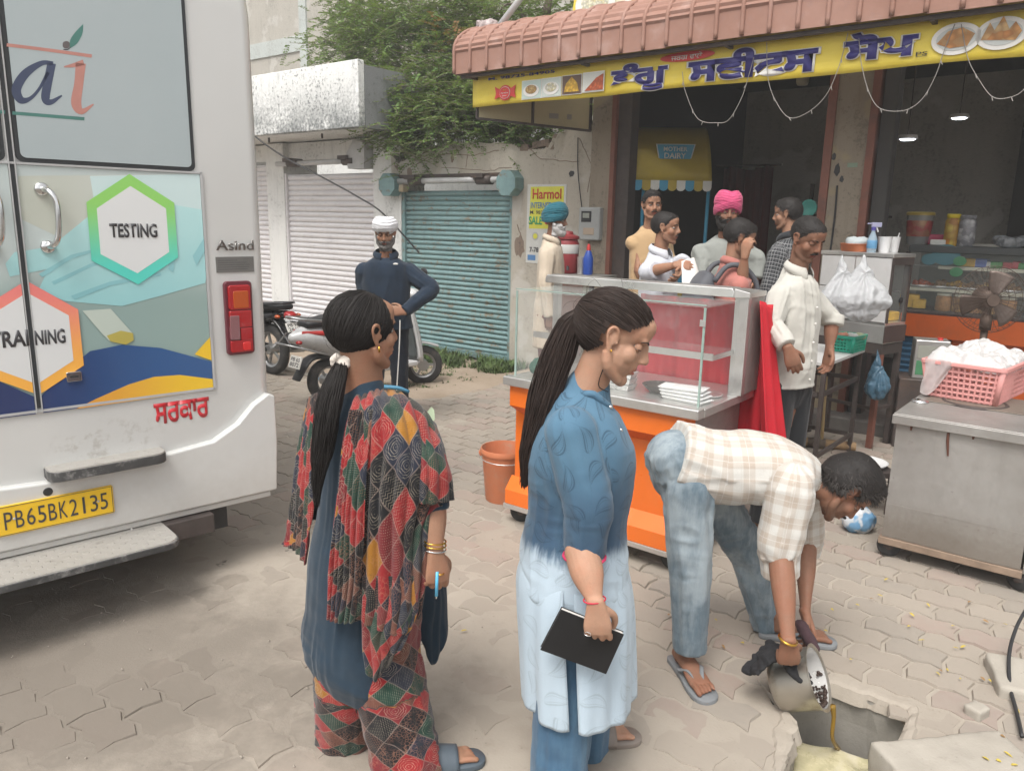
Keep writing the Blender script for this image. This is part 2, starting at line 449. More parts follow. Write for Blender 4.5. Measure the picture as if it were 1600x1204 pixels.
def m_glass(name,tint=(0.9,0.96,0.94),alpha=0.13,rough=0.04):
    m=Mat(name);o=m.obj();n=m.noise(o,3,6,0.7)
    return m.out(tint,m.sm(n,0.2,0.9)*0.10+rough,0,None,0.8,alpha=m.sm(n,0.5,0.85)*0.10+alpha)
M_GLASS=m_glass('display_glass',alpha=0.045)

# ---------------------------------------------------------------- ground
pit_px=[(1202,1078),(1300,1066),(1420,1108),(1394,1185),(1380,1300),(1190,1300),(1236,1172),(1247,1127)]
PIT=[GR(*p)for p in pit_px]
def inpoly(x,y,P):
    c=False
    for i in range(len(P)):
        a,b_=P[i],P[i-1]
        if(a[1]>y)!=(b_[1]>y)and x<(b_[0]-a[0])*(y-a[1])/(b_[1]-a[1])+a[0]:c=not c
    return c
def hole_sheet(name,outer,hole,z,mat):
    import bmesh
    bm=bmesh.new();ed=[]
    for poly in(outer,hole):
        vs=[bm.verts.new((p[0],p[1],z))for p in poly]
        ed+=[bm.edges.new((vs[i],vs[(i+1)%len(vs)]))for i in range(len(vs))]
    bmesh.ops.triangle_fill(bm,use_beauty=True,use_dissolve=False,edges=ed)
    for f in bm.faces:
        if f.normal.z<0:f.normal_flip()
    me=bpy.data.meshes.new(name);bm.to_mesh(me);bm.free();return struct(link(name,me,mat))
S=250
hole_sheet('ground',[(-S,-S),(S,-S),(S,S),(-S,S)],PIT,-0.022,M_JOINT)
b=B()
for i in range(len(PIT)):
    p,q=PIT[i],PIT[(i+1)%len(PIT)]
    K=6
    for k in range(K):
        a0=p.lerp(q,k/K);a1=p.lerp(q,(k+1)/K)
        j0=0.012*vn([[a0.x*20,a0.y*20,0]])[0];j1=0.012*vn([[a1.x*20,a1.y*20,0]])[0]
        b.add([(a0.x,a0.y,-0.024),(a1.x,a1.y,-0.024),(a1.x+j1,a1.y+j1,-0.14),(a0.x+j0,a0.y+j0,-0.14)],[(0,3,2,1)])
        b.add([(a0.x+j0,a0.y+j0,-0.14),(a1.x+j1,a1.y+j1,-0.14),(a1.x,a1.y,-0.42),(a0.x,a0.y,-0.42)],[(0,3,2,1)])
M_PITWALL=m_dust('damp_concrete',(0.25,0.235,0.21),(0.32,0.30,0.265),(0.14,0.125,0.11),4)
struct(part('drain_pit',b,M_PITWALL,smooth=False))
# worn concrete lip round the opening
b=B();cpt=Vector((sum(p.x for p in PIT)/len(PIT),sum(p.y for p in PIT)/len(PIT),0));NL=150
def pitp(t):
    k=t*len(PIT);i=int(k)%len(PIT);return PIT[i].lerp(PIT[(i+1)%len(PIT)],k-int(k))
def lipf(u,v):
    p=pitp(u%1.0);d=(p-cpt);d.z=0;d.normalize();r=(0.044+0.012*vn([[p.x*7,p.y*7,4]])[0]);wv=0.008*vn([[p.x*25,p.y*25,1]])[0]+0.006*vn([[p.x*60,p.y*60,1]])[0];q=p+d*((v-.15)*(r+.02)*1.35+wv)
    z=(-0.05,-0.004,0.003,0.004,0.003,-0.012)[min(5,int(v*5.999))]+(0.004*vn([[p.x*30,p.y*30,2]])[0]if v>.15 else 0);return(q.x,q.y,z)
b.grid(lipf,NL,5)
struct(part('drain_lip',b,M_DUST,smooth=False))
m=Mat('greasy_yellow_slab');o=m.geo();n=m.noise(o,9,7,0.7);n2=m.noise(o,30,4)
c=m.ramp(n,[(0.3,(0.40,0.37,0.23)),(0.5,(0.52,0.47,0.30)),(0.62,(0.58,0.53,0.40)),(0.8,(0.50,0.42,0.12))])
M_SLAB=m.out(c,m.sm(n,0.4,0.6)*0.4+0.15,0,m.bump(n*0.6+n2*0.4,0.5,0.01))
b=B()
cx=sum(p.x for p in PIT)/len(PIT);cy=sum(p.y for p in PIT)/len(PIT)
def slabf(u,v):
    a=GR(1225,1330,-0.2).lerp(GR(1425,1330,-0.2),u);c_=GR(1232,1148,-0.2).lerp(GR(1400,1188,-0.2),u);p=a.lerp(c_,v)
    e=min(u,1-u,1.0-v);return(p.x,p.y,-0.19-0.10*max(0,0.06-e)*9+0.016*vn([[p.x*14,p.y*14,1]])[0])
b.grid(slabf,40,40)
struct(part('drain_bottom_slab',b,M_SLAB,smooth=True))
# pavers, laid parallel to the shop fronts
PL_,PW_=0.225,0.145
def paver_mesh(seed):
    r=random.Random(seed);a=0.018;L,W,g=PL_/2-0.0048,PW_/2-0.0048,0
    P=[(-L,-W),(-L/2,-W+a),(0,-W),(L/2,-W+a),(L,-W),(L-a*0.9,0),(L,W),(L/2,W+a),(0,W),(-L/2,W+a),(-L,W),(-L-a*0.9,0)]
    P=[(x+r.uniform(-.0025,.0025),y+r.uniform(-.0025,.0025))for x,y in P]
    n=len(P);b=B();top=[(x*0.955,y*0.94,r.uniform(-.0008,.0008))for x,y in P];low=[(x,y,-0.013)for x,y in P]
    b.add(top+low,[tuple(range(n))]+[(i,i+n,(i+1)%n+n,(i+1)%n)for i in range(n)])
    return b
PM=[]
for s_ in range(6):
    me=paver_mesh(s_).mesh('paver');me.materials.append(M_PAVER);PM.append(me)
# the paved strip ends on a line before the shops on the left (soil verge) and reaches the shop step on the right
pave_root=bpy.data.objects.new('pavement',None);COL.objects.link(pave_root);struct(pave_root)
cells=[]
for i in range(-26,34):
    for j in range(-66,3):
        lx=(i+(0.5 if j%2 else 0))*PL_;ly=j*PW_
        w=FA.w(lx,ly)
        if w.y<1.25 or w.x<-3.4 or w.x>4.6:continue
        edge=-1.95+0.05*math.sin(lx*2.1)if lx<0.35 else(-0.34)
        if ly>edge:continue
        if inpoly(w.x,w.y,[tuple(p[:2])for p in PIT]):continue
        hit=any(inpoly(w.x+dx,w.y+dy,[tuple(p[:2])for p in PIT])for dx in(-.08,.08)for dy in(-.07,.07))
        if hit:continue
        d=math.hypot(w.x,w.y)
        # in view?
        q=CM.to_3x3().inverted()@(w-Vector((0,0,CAMH)))
        px,py=800+FPX*q.x/-q.z,602-FPX*q.y/-q.z
        vis=q.z<0 and-30<px<1630 and 330<py<1230
        cells.append((0 if vis else 1,d,w,px,py))
cells.sort(key=lambda c:(c[0],c[1]))
bias=lambda x,y:x
b=B();tints=[]
for k,(iv,d,w,px,py)in enumerate(cells):
    z=rnd.uniform(-0.003,0.003)+0.004*vn([[w.x*1.5,w.y*1.5,0.3]])[0]
    rz=R(-38)+rnd.uniform(-0.02,0.02)
    if rnd.random()<0.025:z-=0.006
    if k<296:
        o=link('paver',PM[rnd.randrange(6)],None,pave_root);o.location=(w.x,w.y,z);o.rotation_euler=(rnd.uniform(-.012,.012),rnd.uniform(-.012,.012),rz)
    else:
        me=PM[rnd.randrange(6)];M=Matrix.Translation((w.x,w.y,z))@Matrix.Rotation(rz,4,'Z')
        b.add([M@v.co for v in me.vertices],[tuple(p.vertices)for p in me.polygons]);tints+=[rnd.random()]*len(me.vertices)
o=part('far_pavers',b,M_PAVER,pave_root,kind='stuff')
at=o.data.attributes.new('tint','FLOAT','POINT');at.data.foreach_set('value',tints)
# dust drifted over the pavers: thick at the left and in front, thin at the right
NX,NY=260,250
gx=np.linspace(-3.6,4.4,NX);gy=np.linspace(1.2,8.2,NY);X,Y=np.meshgrid(gx,gy)
P3=np.stack([X.ravel(),Y.ravel(),np.zeros(X.size)],1)
h=0.0052*fbm(P3*[1.6,1.6,1],4)+0.0022*fbm(P3*9+5,3)
xx,yy=P3[:,0],P3[:,1]
ss=lambda v,a,b_:(lambda t:t*t*(3-2*t))(np.clip((v-a)/(b_-a),0,1))
bias=-0.0064+0.0060*ss(xx*0.9+yy*0.35,1.9,0.7)*ss(yy,5.2,3.2)+0.002*ss(yy,2.4,1.9)*ss(xx,1.3,0.9)
bias=bias+0.001*ss(xx,-0.6,-1.4)
Z=h+bias
inside=np.array([inpoly(a,c_,[tuple(p[:2])for p in PIT])for a,c_ in zip(xx,yy)])if True else None
Wl=np.stack([(xx-FA.o.x)*FA.u.x+(yy-FA.o.y)*FA.u.y,(xx-FA.o.x)*FA.v.x+(yy-FA.o.y)*FA.v.y],1)
bad=inside|(Wl[:,1]>np.where(Wl[:,0]<0.35,-1.75,-0.25))
V=np.stack([xx,yy,Z],1)
fs=[]
for i in range(NY-1):
    for j in range(NX-1):
        a=i*NX+j
        q=(a,a+1,a+NX+1,a+NX)
        if not any(bad[list(q)]):fs.append(q)
me=bpy.data.meshes.new('settled_dust');me.from_pydata(V.tolist(),[],fs);me.update();me.polygons.foreach_set('use_smooth',[True]*len(me.polygons))
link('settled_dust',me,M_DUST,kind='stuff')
# soil verge
b=B()
def verge(u,v):
    lx=-16+16.75*u;ly=-2.03+0.05*math.sin(lx*2.1)+v*2.05
    w=FA.w(lx,ly);z=0.008+0.02*math.sin(min(v,1)*3.14)+0.012*vn([[w.x*2.3,w.y*2.3,2]])[0]+0.008*vn([[w.x*8,w.y*8,2]])[0]
    if v<0.03:z=-0.012
    z=z*min(1,(1-u)*40)-0.012*max(0,1-(1-u)*40)
    return(w.x,w.y,z)
b.grid(verge,220,30)
struct(part('soil_verge',b,M_SOIL,smooth=True))
# street surface left of the pavers, under and behind the bus
b=B()
b.grid(lambda u,v:(-14+10.6*u,0.8+14*v,-0.004+0.006*vn([[u*12,v*14,0]])[0]),60,60)
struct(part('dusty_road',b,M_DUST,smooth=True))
# kerb of loose edging stones between pavers and soil
kerb=thing('edging_kerb','worn low edging of dusty stones between brick paving and soil verge','kerb')
M_STONE=m_dust('edging_stone',(0.30,0.265,0.225),(0.36,0.325,0.28),(0.2,0.17,0.14),3)
x=-5.6
while x<0.3:
    L=rnd.uniform(0.22,0.36)
    w=FA.w(x+L/2,-1.955+0.05*math.sin((x+L/2)*2.1))
    b=B().box((-L/2,-0.045,-0.03),(L/2-0.012,0.045,rnd.uniform(0.012,0.03)))
    o=part('edging_stone',b,M_STONE,kerb,bev=0.01);o.location=(w.x,w.y,0);o.rotation_euler=(rnd.uniform(-.05,.05),rnd.uniform(-.03,.03),R(-38)+rnd.uniform(-.06,.06))
    x+=L
# broken concrete blocks at lower right, beside the drain
M_CONC=m_dust('broken_concrete',(0.34,0.31,0.265),(0.41,0.375,0.325),(0.22,0.195,0.165),2.5)
def rubble(name,cx,cy,cz,rx,ry,rz,seed,rot=0,label=None,cat='stone',vox=0.012):
    b=B().box((-rx,-ry,-rz),(rx,ry,rz));me=fuse(b,vox,6)
    P=co_of(me);N=no_of(me);P+=N*(0.05*min(rx,ry)*fbm(P*1.3/max(rx,ry)+seed,3)+0.0012*fbm(P*60,2))[:,None];set_co(me,P)
    o=link(name,me,M_CONC);o.location=(cx,cy,cz);o.rotation_euler=(0,0,R(rot))
    if label:tag(o,label,cat)
    return o
g1=GR(1450,1175);rubble('concrete_block',g1.x+0.09,g1.y-0.09,-0.115,0.24,0.17,0.125,3,8,'large worn concrete block at the right edge of the open drain','concrete block')
g1=GR(1590,1075);rubble('concrete_lump',g1.x+0.0,g1.y+0.03,0.0,0.075,0.13,0.05,9,-20,'pale broken concrete lump at the right edge beside the black cable','stone')
g1=GR(1525,1115);rubble('grey_stone',g1.x,g1.y,0.0,0.035,0.03,0.035,14,30,'small grey stone right of the drain beside the pale lump','stone',0.006)
g1=GR(1170,1150);
# ---------------------------------------------------------------- grass, leaves and litter
M_GRASS=plain('grass_blades',(0.075,0.12,0.035),0.8,var=0.5,scale=5,dirt=(0.17,0.15,0.07),dirt_amt=0.5)
vs,fs=[],[]
def blade(w,h,lean,az,wd=0.006):
    o=len(vs);c,s=math.cos(az),math.sin(az)
    for k,(t,q)in enumerate(((0,1),(0.55,0.8),(1,0.08))):
        px_=w[0]+c*lean*t*t*h;py_=w[1]+s*lean*t*t*h;z=w[2]+h*t*(1-0.25*lean*t)
        vs.append((px_-s*wd*q,py_+c*wd*q,z));vs.append((px_+s*wd*q,py_-c*wd*q,z))
    fs.extend([(o,o+1,o+3,o+2),(o+2,o+3,o+5,o+4)])
rg=random.Random(5)
def patch(lx0,lx1,ly0,ly1,n,hh,dens=0.0):
    k=0
    while k<n:
        lx,ly=rg.uniform(lx0,lx1),rg.uniform(ly0,ly1)
        w=FA.w(lx,ly)
        if vn([[w.x*4,w.y*4,7]])[0]<dens+rg.uniform(-.3,.3):k+=0.3;continue
        k+=1
        h=hh*rg.uniform(0.4,1.2)
        for q in range(4):blade((w.x+rg.uniform(-.02,.02),w.y+rg.uniform(-.02,.02),0.0),h*rg.uniform(.6,1.1),rg.uniform(0.2,1.3),rg.uniform(0,6.28),0.004+0.006*rg.random())
patch(-1.7,0.35,-0.62,-0.03,1500,0.13,-0.2)
patch(-0.9,0.5,-1.35,-0.5,420,0.06,0.15)
patch(-5.2,-1.8,-0.35,-0.03,260,0.09,0.1)
patch(-6,-4.3,-1.0,-0.1,160,0.06,0.1)
patch(-0.6,0.3,-1.9,-1.5,120,0.04,0.1)
me=bpy.data.meshes.new('grass');me.from_pydata(vs,[],fs);link('grass',me,M_GRASS,kind='stuff')
# fallen yellow leaves: individually, they can be picked out
M_LEAFY=plain('yellow_leaf',(0.50,0.38,0.06),0.7,var=0.3,scale=30)
spots=[(1362,935),(1375,930),(1300,952),(1160,1004),(1260,1000),(1425,960),(1420,978),(1490,978),(1540,970),(1570,975),(1493,1012),(1505,1010),(1470,1048),(1480,1046),(1465,1052),(1546,1063),(1535,1060),(1560,1188),(1575,1178),(1585,1195),(1566,1150),(1540,1185),(1330,1030),(1385,905),(1045,960),(1340,945),(1290,985),(1450,945),(1515,940),(1440,1000),(1500,1060),(1590,1110),(1105,1096),(725,985),(690,820),(1118,968),(1130,1010),(960,1045)]
b=B();b.add([(-.016,0,0.001),(-.006,.006,.004),(.007,.005,.004),(.016,0,0.002),(.006,-.006,.005),(-.007,-.005,.003)],[(0,5,4,3,2,1)])
lm=b.mesh('leaf');lm.materials.append(M_LEAFY)
M_LEAFBR=plain('brown_leaf',(0.28,0.16,0.06),0.7,var=0.3,scale=30);lm2=lm.copy();lm2.materials.clear();lm2.materials.append(M_LEAFBR)
for k,(px,py)in enumerate(spots):
    g=GR(px,py,0.012);o=link('fallen_leaf',lm if k%4 else lm2);o.location=g;o.rotation_euler=(rnd.uniform(-.3,.3),rnd.uniform(-.3,.3),rnd.uniform(0,6));o.scale=(rnd.uniform(.5,1.0),rnd.uniform(.6,1.1),1)
    tag(o,'small dry yellow or brown leaf fallen on the paving','leaf','fallen leaves on the paving')
# tiny grit everywhere
b=B();rg2=random.Random(8)
for k in range(1500):
    lx,ly=rg2.uniform(-6,3.8),rg2.uniform(-8,0);w=FA.w(lx,ly)
    if w.y<1.6 or inpoly(w.x,w.y,[tuple(p[:2])for p in PIT]):continue
    r=rg2.uniform(0.002,0.006)*(2.2 if ly>-1.9 else 1);z=0.004
    b.add([(w.x-r,w.y,z),(w.x+r*.6,w.y-r,z),(w.x+r*.7,w.y+r,z),(w.x,w.y,z+r)],[(0,1,3),(1,2,3),(2,0,3)])
part('grit',b,M_STONE,kind='stuff')

# ---------------------------------------------------------------- left white shuttered shop building
def wall_thing(name,label,cat,x=0,y=0):return thing(name,label,cat,FA.w(x,y),-38)
wb=wall_thing('white_shop_building','white washed stained building with a deep projecting parapet above closed white shutters','building')
def BX(name,a,c,mat,par,bev=0.0,**kw):return part(name,B().box(a,c),mat,par,bev=bev,**kw)
BX('wall',(-2.27,0.0,-0.05),(-1.93,0.6,2.70),M_WHITEWALL,wb)
BX('wall',(-4.62,0.0,-0.05),(-4.20,0.6,2.70),M_WHITEWALL,wb)
BX('wall',(-7.6,0.0,-0.05),(-7.2,0.6,2.70),M_WHITEWALL,wb)
BX('lintel',(-4.20,0.10,2.46),(-2.27,0.6,2.70),M_WHITEWALL,wb)
BX('lintel',(-7.20,0.10,2.46),(-4.62,0.6,2.70),M_WHITEWALL,wb)
b=B().box((-16,-0.8,2.705),(-1.61,-0.7,3.45))
part('parapet',b,M_PARAPET,wb,bev=0.012)
BX('parapet_side',(-1.71,-0.698,2.71),(-1.612,0.6,3.40),M_GREYSIDE,wb)  # end of the white parapet, its shade put into a grey colour
BX('canopy_slab',(-15.9,-0.698,2.72),(-1.715,0.6,2.86),M_WHITEWALL,wb)
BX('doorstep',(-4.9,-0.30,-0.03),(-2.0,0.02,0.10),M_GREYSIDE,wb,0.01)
BX('flank_wall',(-1.93,0.0,2.48),(-1.75,0.6,2.70),M_WHITEWALL,wb)
BX('back_wall',(-16,3.0,-0.05),(-1.75,3.2,3.3),M_WHITEWALL,wb)
for xx in(-3.9,-2.75):
    BX('hook',(xx,-0.45,2.66),(xx+0.02,-0.43,2.72),M_DARKSTEEL,wb)
def m_shutter(name,a,dk,rust,amt):
    m=Mat(name);o=m.geo();ob=m.obj();x,y,z=m.sep(o)
    n=m.noise(m.vec(x*1.2,y*1.2,z*6),2.4,6,0.7);n2=m.noise(o,14,6,0.75);n3=m.noise(m.vec(x*9,y*9,z*1.2),1.5,5,0.7)
    c=m.mix(m.sm(n,0.35,0.7)*0.5,a,dk);c=m.mix(m.sm(n3,0.52,0.72)*0.5*amt,c,tuple(v*0.55 for v in a))
    c=m.mix(m.sm(n2*0.6+n*0.4,0.53,0.60)*amt,c,rust)
    return m.out(c,0.62,0.1,m.bump(n2,0.2,0.004))
M_SHW=m_shutter('white_shutter_paint',(0.70,0.68,0.69),(0.60,0.58,0.59),(0.42,0.40,0.40),0.25)
M_SHT=m_shutter('teal_shutter_paint',(0.20,0.315,0.32),(0.12,0.21,0.225),(0.19,0.165,0.12),1.0)
def slat_mesh(L,p,mat):
    b=B();prof=[]
    for k in range(6):
        t=k/5;prof.append((-0.014*math.sin(math.pi*t)**0.8,t*(p-0.010)))
    prof=[(0.004,-0.002)]+prof+[(0.010,p-0.008),(0.010,p)]
    b.ring_surface([[(-L/2,y,z)for y,z in prof],[(L/2,y,z)for y,z in prof]],closed=False)
    me=b.mesh('slat');sharp(me,50);me.materials.append(mat);return me
def shutter(label,x0,x1,z0,z1,p,mat,cat='roller shutter',box=True,grp=None):
    t=wall_thing('roller_shutter',label,cat,(x0+x1)/2,0.06)
    W=x1-x0;me=slat_mesh(W-0.05,p,mat);n=int((z1-z0-0.08)/p)
    for k in range(n):
        o=link('slat',me,None,t);o.location=(rnd.uniform(-.002,.002),rnd.uniform(-.003,.003),z0+0.08+k*p);o.rotation_euler=(0,rnd.uniform(-.0015,.0015),0)
    BX('bottom_bar',(-W/2+0.03,-0.03,z0),(W/2-0.03,0.02,z0+0.08),mat,t,0.004)
    for s in(-1,1):BX('guide_rail',(s*W/2-0.03,-0.045,z0),(s*W/2+0.03,0.03,z0+n*p+0.1),mat,t,0.004)
    return t,n*p+z0+0.08
t,zt=shutter('closed white roller shutter with clean pale slats left of the standing man',-4.20,-2.27,0.12,2.28,0.0735,M_SHW)
def rollgear(t,x0,x1,z,mat,yy=-0.16):
    b=B().tube([(x0,yy,z),(x1,yy,z)],0.035,12);part('barrel_pipe',b,mat,t,smooth=True)
    for xx in(x0+0.28,x1-0.45):
        b=B().tube([(xx,yy,z),(xx+0.22,yy,z)],0.055,12);part('spring_drum',b,M_DARKSTEEL,t,smooth=True)
        b=B().box((xx-0.04,yy-0.08,z+0.02),(xx+0.14,yy+0.14,z+0.07));part('bracket',b,M_DARKSTEEL,t,bev=0.004)
M_GREYPAINT=plain('pale_grey_metal',(0.45,0.45,0.45),0.55,0.1,var=0.12,dirt=(0.25,0.24,0.23))
rollgear(t,-0.98,0.95,2.40,M_GREYPAINT)
b=B().prism([(0.62,2.30),(0.94,2.30),(0.96,2.62),(0.74,2.66),(0.60,2.50)],-0.20,0.02);part('end_plate',b,M_GREYPAINT,t,bev=0.004)
shutter('closed white roller shutter seen as a narrow strip beside the bus',-7.20,-4.62,0.12,2.42,0.0735,M_SHW)
t,zt=shutter('closed teal roller shutter with rust streaks under the green foliage',-1.74,0.03,0.02,2.06,0.060,M_SHT)
rollgear(t,-0.93,0.90,2.13,M_GREYPAINT,-0.14)
for s in(-1,1):
    pts=[(s*1.0+0.155*math.cos(R(22.5+45*k))*(1.0 if k in(0,3,4,7)else 1.0),2.09+0.15*math.sin(R(22.5+45*k)))for k in range(8)]
    part('end_plate',B().prism(pts if s<0 else[(x*0.93,z)for x,z in pts],-0.22,-0.06+0.002),M_SHT,t,bev=0.004)
BX('hood',(-0.95,-0.10,2.16),(0.95,-0.0,2.21),M_DARKSTEEL,t)
BX('lock_block',(-0.80,-0.2,2.00),(-0.72,-0.10,2.09),M_PILLAR,t,0.01)
# ---------------------------------------------------------------- broken plastered wall round the teal shutter
bw=wall_thing('broken_wall','cracked cream plaster wall with a broken top and exposed bricks round the teal shutter','wall')
prof=[(-1.93,2.50),(-1.80,2.35),(-1.55,2.44),(-1.3,2.54),(-0.9,2.58),(-0.45,2.55),(-0.05,2.53),(0.16,2.50),(0.24,2.46),(0.38,2.44),(0.52,2.46),(0.58,2.54),(0.70,2.62),(0.86,2.67),(1.0,2.66),(1.12,2.68)]
def jag(pr,amp,n=7):
    out=[]
    for(a,b_),(c,d)in zip(pr[:-1],pr[1:]):
        for k in range(n):
            t=k/n;out.append((a+(c-a)*t,b_+(d-b_)*t+amp*rnd.uniform(-1,1)))
    return out+[pr[-1]]
tp=jag(prof,0.012)
def topstrip(x0,x1,zlow,y0,y1,name):
    pp=[p for p in tp if x0<=p[0]<=x1]
    pp=[(x0,np.interp(x0,[p[0]for p in tp],[p[1]for p in tp]))]+pp+[(x1,np.interp(x1,[p[0]for p in tp],[p[1]for p in tp]))]
    b=B()
    for(a,za),(c,zc)in zip(pp[:-1],pp[1:]):
        if c-a<1e-4:continue
        b.hexa([(a,y0,zlow),(c,y0,zlow),(c,y1,zlow),(a,y1,zlow),(a,y0,za),(c,y0,zc),(c,y1,zc-0.02),(a,y1,za-0.02)])
    return part(name,b,M_OLDWALL,bw)
topstrip(-1.93,1.12,2.18,0.0,0.3,'wall_top')
BX('wall_pier',(-1.93,0.002,-0.05),(-1.76,0.3,2.18),M_WHITEWALL,bw)
BX('wall_pier',(0.05,0.0,-0.05),(1.12,0.3,2.18),M_OLDWALL,bw)
# exposed brick ends along the break
bm_=B().box((-0.055,-0.03,-0.035),(0.055,0.08,0.035)).mesh('brick');bm_.materials.append(M_MORTAR)
for(x,z)in[(0.30,2.43),(0.43,2.42),(0.55,2.47),(0.20,2.47),(0.36,2.50),(-1.86,2.30),(-1.70,2.36),(-1.62,2.20),(0.63,2.56),(-1.45,2.42),(0.48,2.51)]:
    o=link('brick',bm_,None,bw);o.location=(x,0.015+rnd.uniform(0,.03),z);o.rotation_euler=(rnd.uniform(-.1,.1),rnd.uniform(-.15,.15),rnd.uniform(-.1,.1))
# cracks and bare patches: thin sunken-looking flakes of broken plaster standing 3 mm proud, with dark crack tubes
def crack(pts,r=0.004,yy=-0.001,mat=M_MORTAR,par=bw):
    P=jag([(x,z)for x,z in pts],0.012,6);b=B().tube([(x,yy,z)for x,z in P],r,5);return part('crack',b,mat,par)
F=lambda px,py,yl=0.0:FA.face(px,py,yl)
crack([F(640,262),F(680,240),F(735,243),F(780,235)]);crack([F(690,262),F(760,266),F(800,262)]);crack([F(905,215),F(925,260),F(918,300)])
crack([F(808,350),F(815,372),F(812,392)],0.006);crack([F(812,215),F(845,250),F(905,252)]);crack([F(745,210),F(733,228),F(728,262)])
def flake(cx,cz,r,seed,mat=M_MORTAR,par=bw,sx=1.0,y=-0.004):
    rr=random.Random(seed);n=14
    P=[(cx+sx*r*(0.7+0.5*rr.random())*math.cos(6.283*k/n),cz+r*(0.7+0.5*rr.random())*math.sin(6.283*k/n))for k in range(n)]
    return part('bare_patch',B().prism(P,y,0.002),mat,par)
x,z=F(812,385);flake(x,z,0.13,3,sx=0.55);x,z=F(893,272);flake(x,z,0.035,5,M_BLACK);flake(*F(640,270),0.07,8,sx=0.8);flake(*F(707,247),0.05,9,sx=0.5)
# ---------------------------------------------------------------- tall weathered building behind
tb=wall_thing('tall_building','tall weathered beige building with faded pale blue bands rising behind the white parapet','building')
BX('wall',(-18,3.4,0),(1.0,3.8,9.5),M_FARWALL,tb)
M_PALEBLUE=m_wall('faded_blue_band',(0.47,0.50,0.48),(0.38,0.4,0.38),(0.3,0.3,0.28),0.6)
x0,z0=FA.face(470,55,3.4)
BX('floor_band',(-18,3.37,z0-0.30),(x0,3.402,z0),M_PALEBLUE,tb);BX('pilaster',(x0,3.36,z0-1.4),(x0+0.22,3.402,9.4),M_PALEBLUE,tb)
BX('side_building_wall',(-1.0,3.36,0),(9,3.39,9),M_FARWALL,tb)
# ---------------------------------------------------------------- the shop building
sb=wall_thing('sweet_shop_building','open fronted sweet shop with grimy pillars and dark interior under a tiled awning','building')
BX('corner_pillar',(1.122,-0.06,0),(1.36,0.35,3.5),M_PILLAR,sb)
BX('door_frame',(1.362,-0.08,0),(1.41,0.10,3.2),M_REDBROWN,sb)
BX('shutter_guide',(1.412,-0.03,0),(1.56,0.12,3.2),M_DARKSTEEL,sb)
BX('middle_pillar',(3.53,-0.06,0),(3.80,0.40,3.5),M_PILLAR,sb)
BX('door_frame',(3.46,-0.08,0),(3.528,0.10,3.2),M_REDBROWN,sb)
BX('door_frame',(3.802,-0.08,0),(3.86,0.10,3.2),M_REDBROWN,sb)
BX('shutter_guide',(3.88,-0.03,0),(3.99,0.12,3.2),M_INNER2,sb)
BX('right_pillar',(7.2,-0.06,0),(7.6,0.35,3.5),M_PILLAR,sb)
BX('front_beam',(1.12,0.0,3.1),(7.6,0.30,4.6),M_PILLAR,sb)
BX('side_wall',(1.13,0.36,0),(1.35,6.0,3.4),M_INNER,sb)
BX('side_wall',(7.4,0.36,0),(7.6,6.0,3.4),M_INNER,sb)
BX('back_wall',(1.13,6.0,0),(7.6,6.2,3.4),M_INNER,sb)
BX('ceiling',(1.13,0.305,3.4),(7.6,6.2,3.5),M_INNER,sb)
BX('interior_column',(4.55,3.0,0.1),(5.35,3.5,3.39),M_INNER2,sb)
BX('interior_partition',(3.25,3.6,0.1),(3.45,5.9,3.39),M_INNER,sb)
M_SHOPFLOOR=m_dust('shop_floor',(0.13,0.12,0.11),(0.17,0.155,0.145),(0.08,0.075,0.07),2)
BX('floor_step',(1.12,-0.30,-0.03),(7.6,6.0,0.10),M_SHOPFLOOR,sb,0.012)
# damage on the middle pillar
for(px,py,r,s_,mm)in[(1308,265,0.05,4,M_BLACK),(1303,245,0.035,7,M_BLACK),(1315,280,0.03,2,M_BLACK)]:
    x,z=FA.face(px,py,-0.062);flake(x,z,r,s_,mm,sb,sx=0.5,y=-0.066)
x,z=FA.face(1332,258,-0.062);BX('green_sticker',(x-0.04,-0.065,z-0.018),(x+0.04,-0.0605,z+0.018),plain('faded_green',(0.22,0.3,0.22)),sb)
b=B().tube([(FA.face(1308,290,-.07)[0],-.07,FA.face(1308,290,-.07)[1]),(FA.face(1303,350,-.07)[0],-.07,1.75),(FA.face(1300,350,-.07)[0],-.07,1.2)],0.008,6,4);part('cable',b,M_BLACK,sb)
# ceiling lamps (lit)
M_LED=Mat('lit_led').out((0.9,0.9,0.9),0.5,emit=(0.85,0.9,1.0),estr=9.0)
for k,(px,py)in enumerate([(1418,217),(1499,184)]):
    yl=3.2 if k==0 else 2.3
    # find depth where the sight line meets the ceiling lamp height
    d=sight(px,py);zt_=2.45 if k==0 else 2.68;t_=(zt_-CAMH)/d.z;p=_C+d*t_;q=FA.inv(p)
    L=thing('ceiling_lamp',('lower' if k==0 else 'upper right')+' small lit round white lamp in the dark shop','lamp',(p.x,p.y,zt_),-38,None)
    part('lamp_rim',B().lathe([(0.075,0.03),(0.085,0.0),(0.07,-0.005),(0.065,0.02)],seg=20),M_WHITEP,L,smooth=True)
    part('diffuser',B().lathe([(0.062,-0.004),(0.05,-0.012),(0.01,-0.016)],seg=20),M_LED,L,smooth=True)
    part('rod',B().tube([(0,0,0.02),(0,0,3.39-zt_)],0.006,6),M_DARKSTEEL,L)
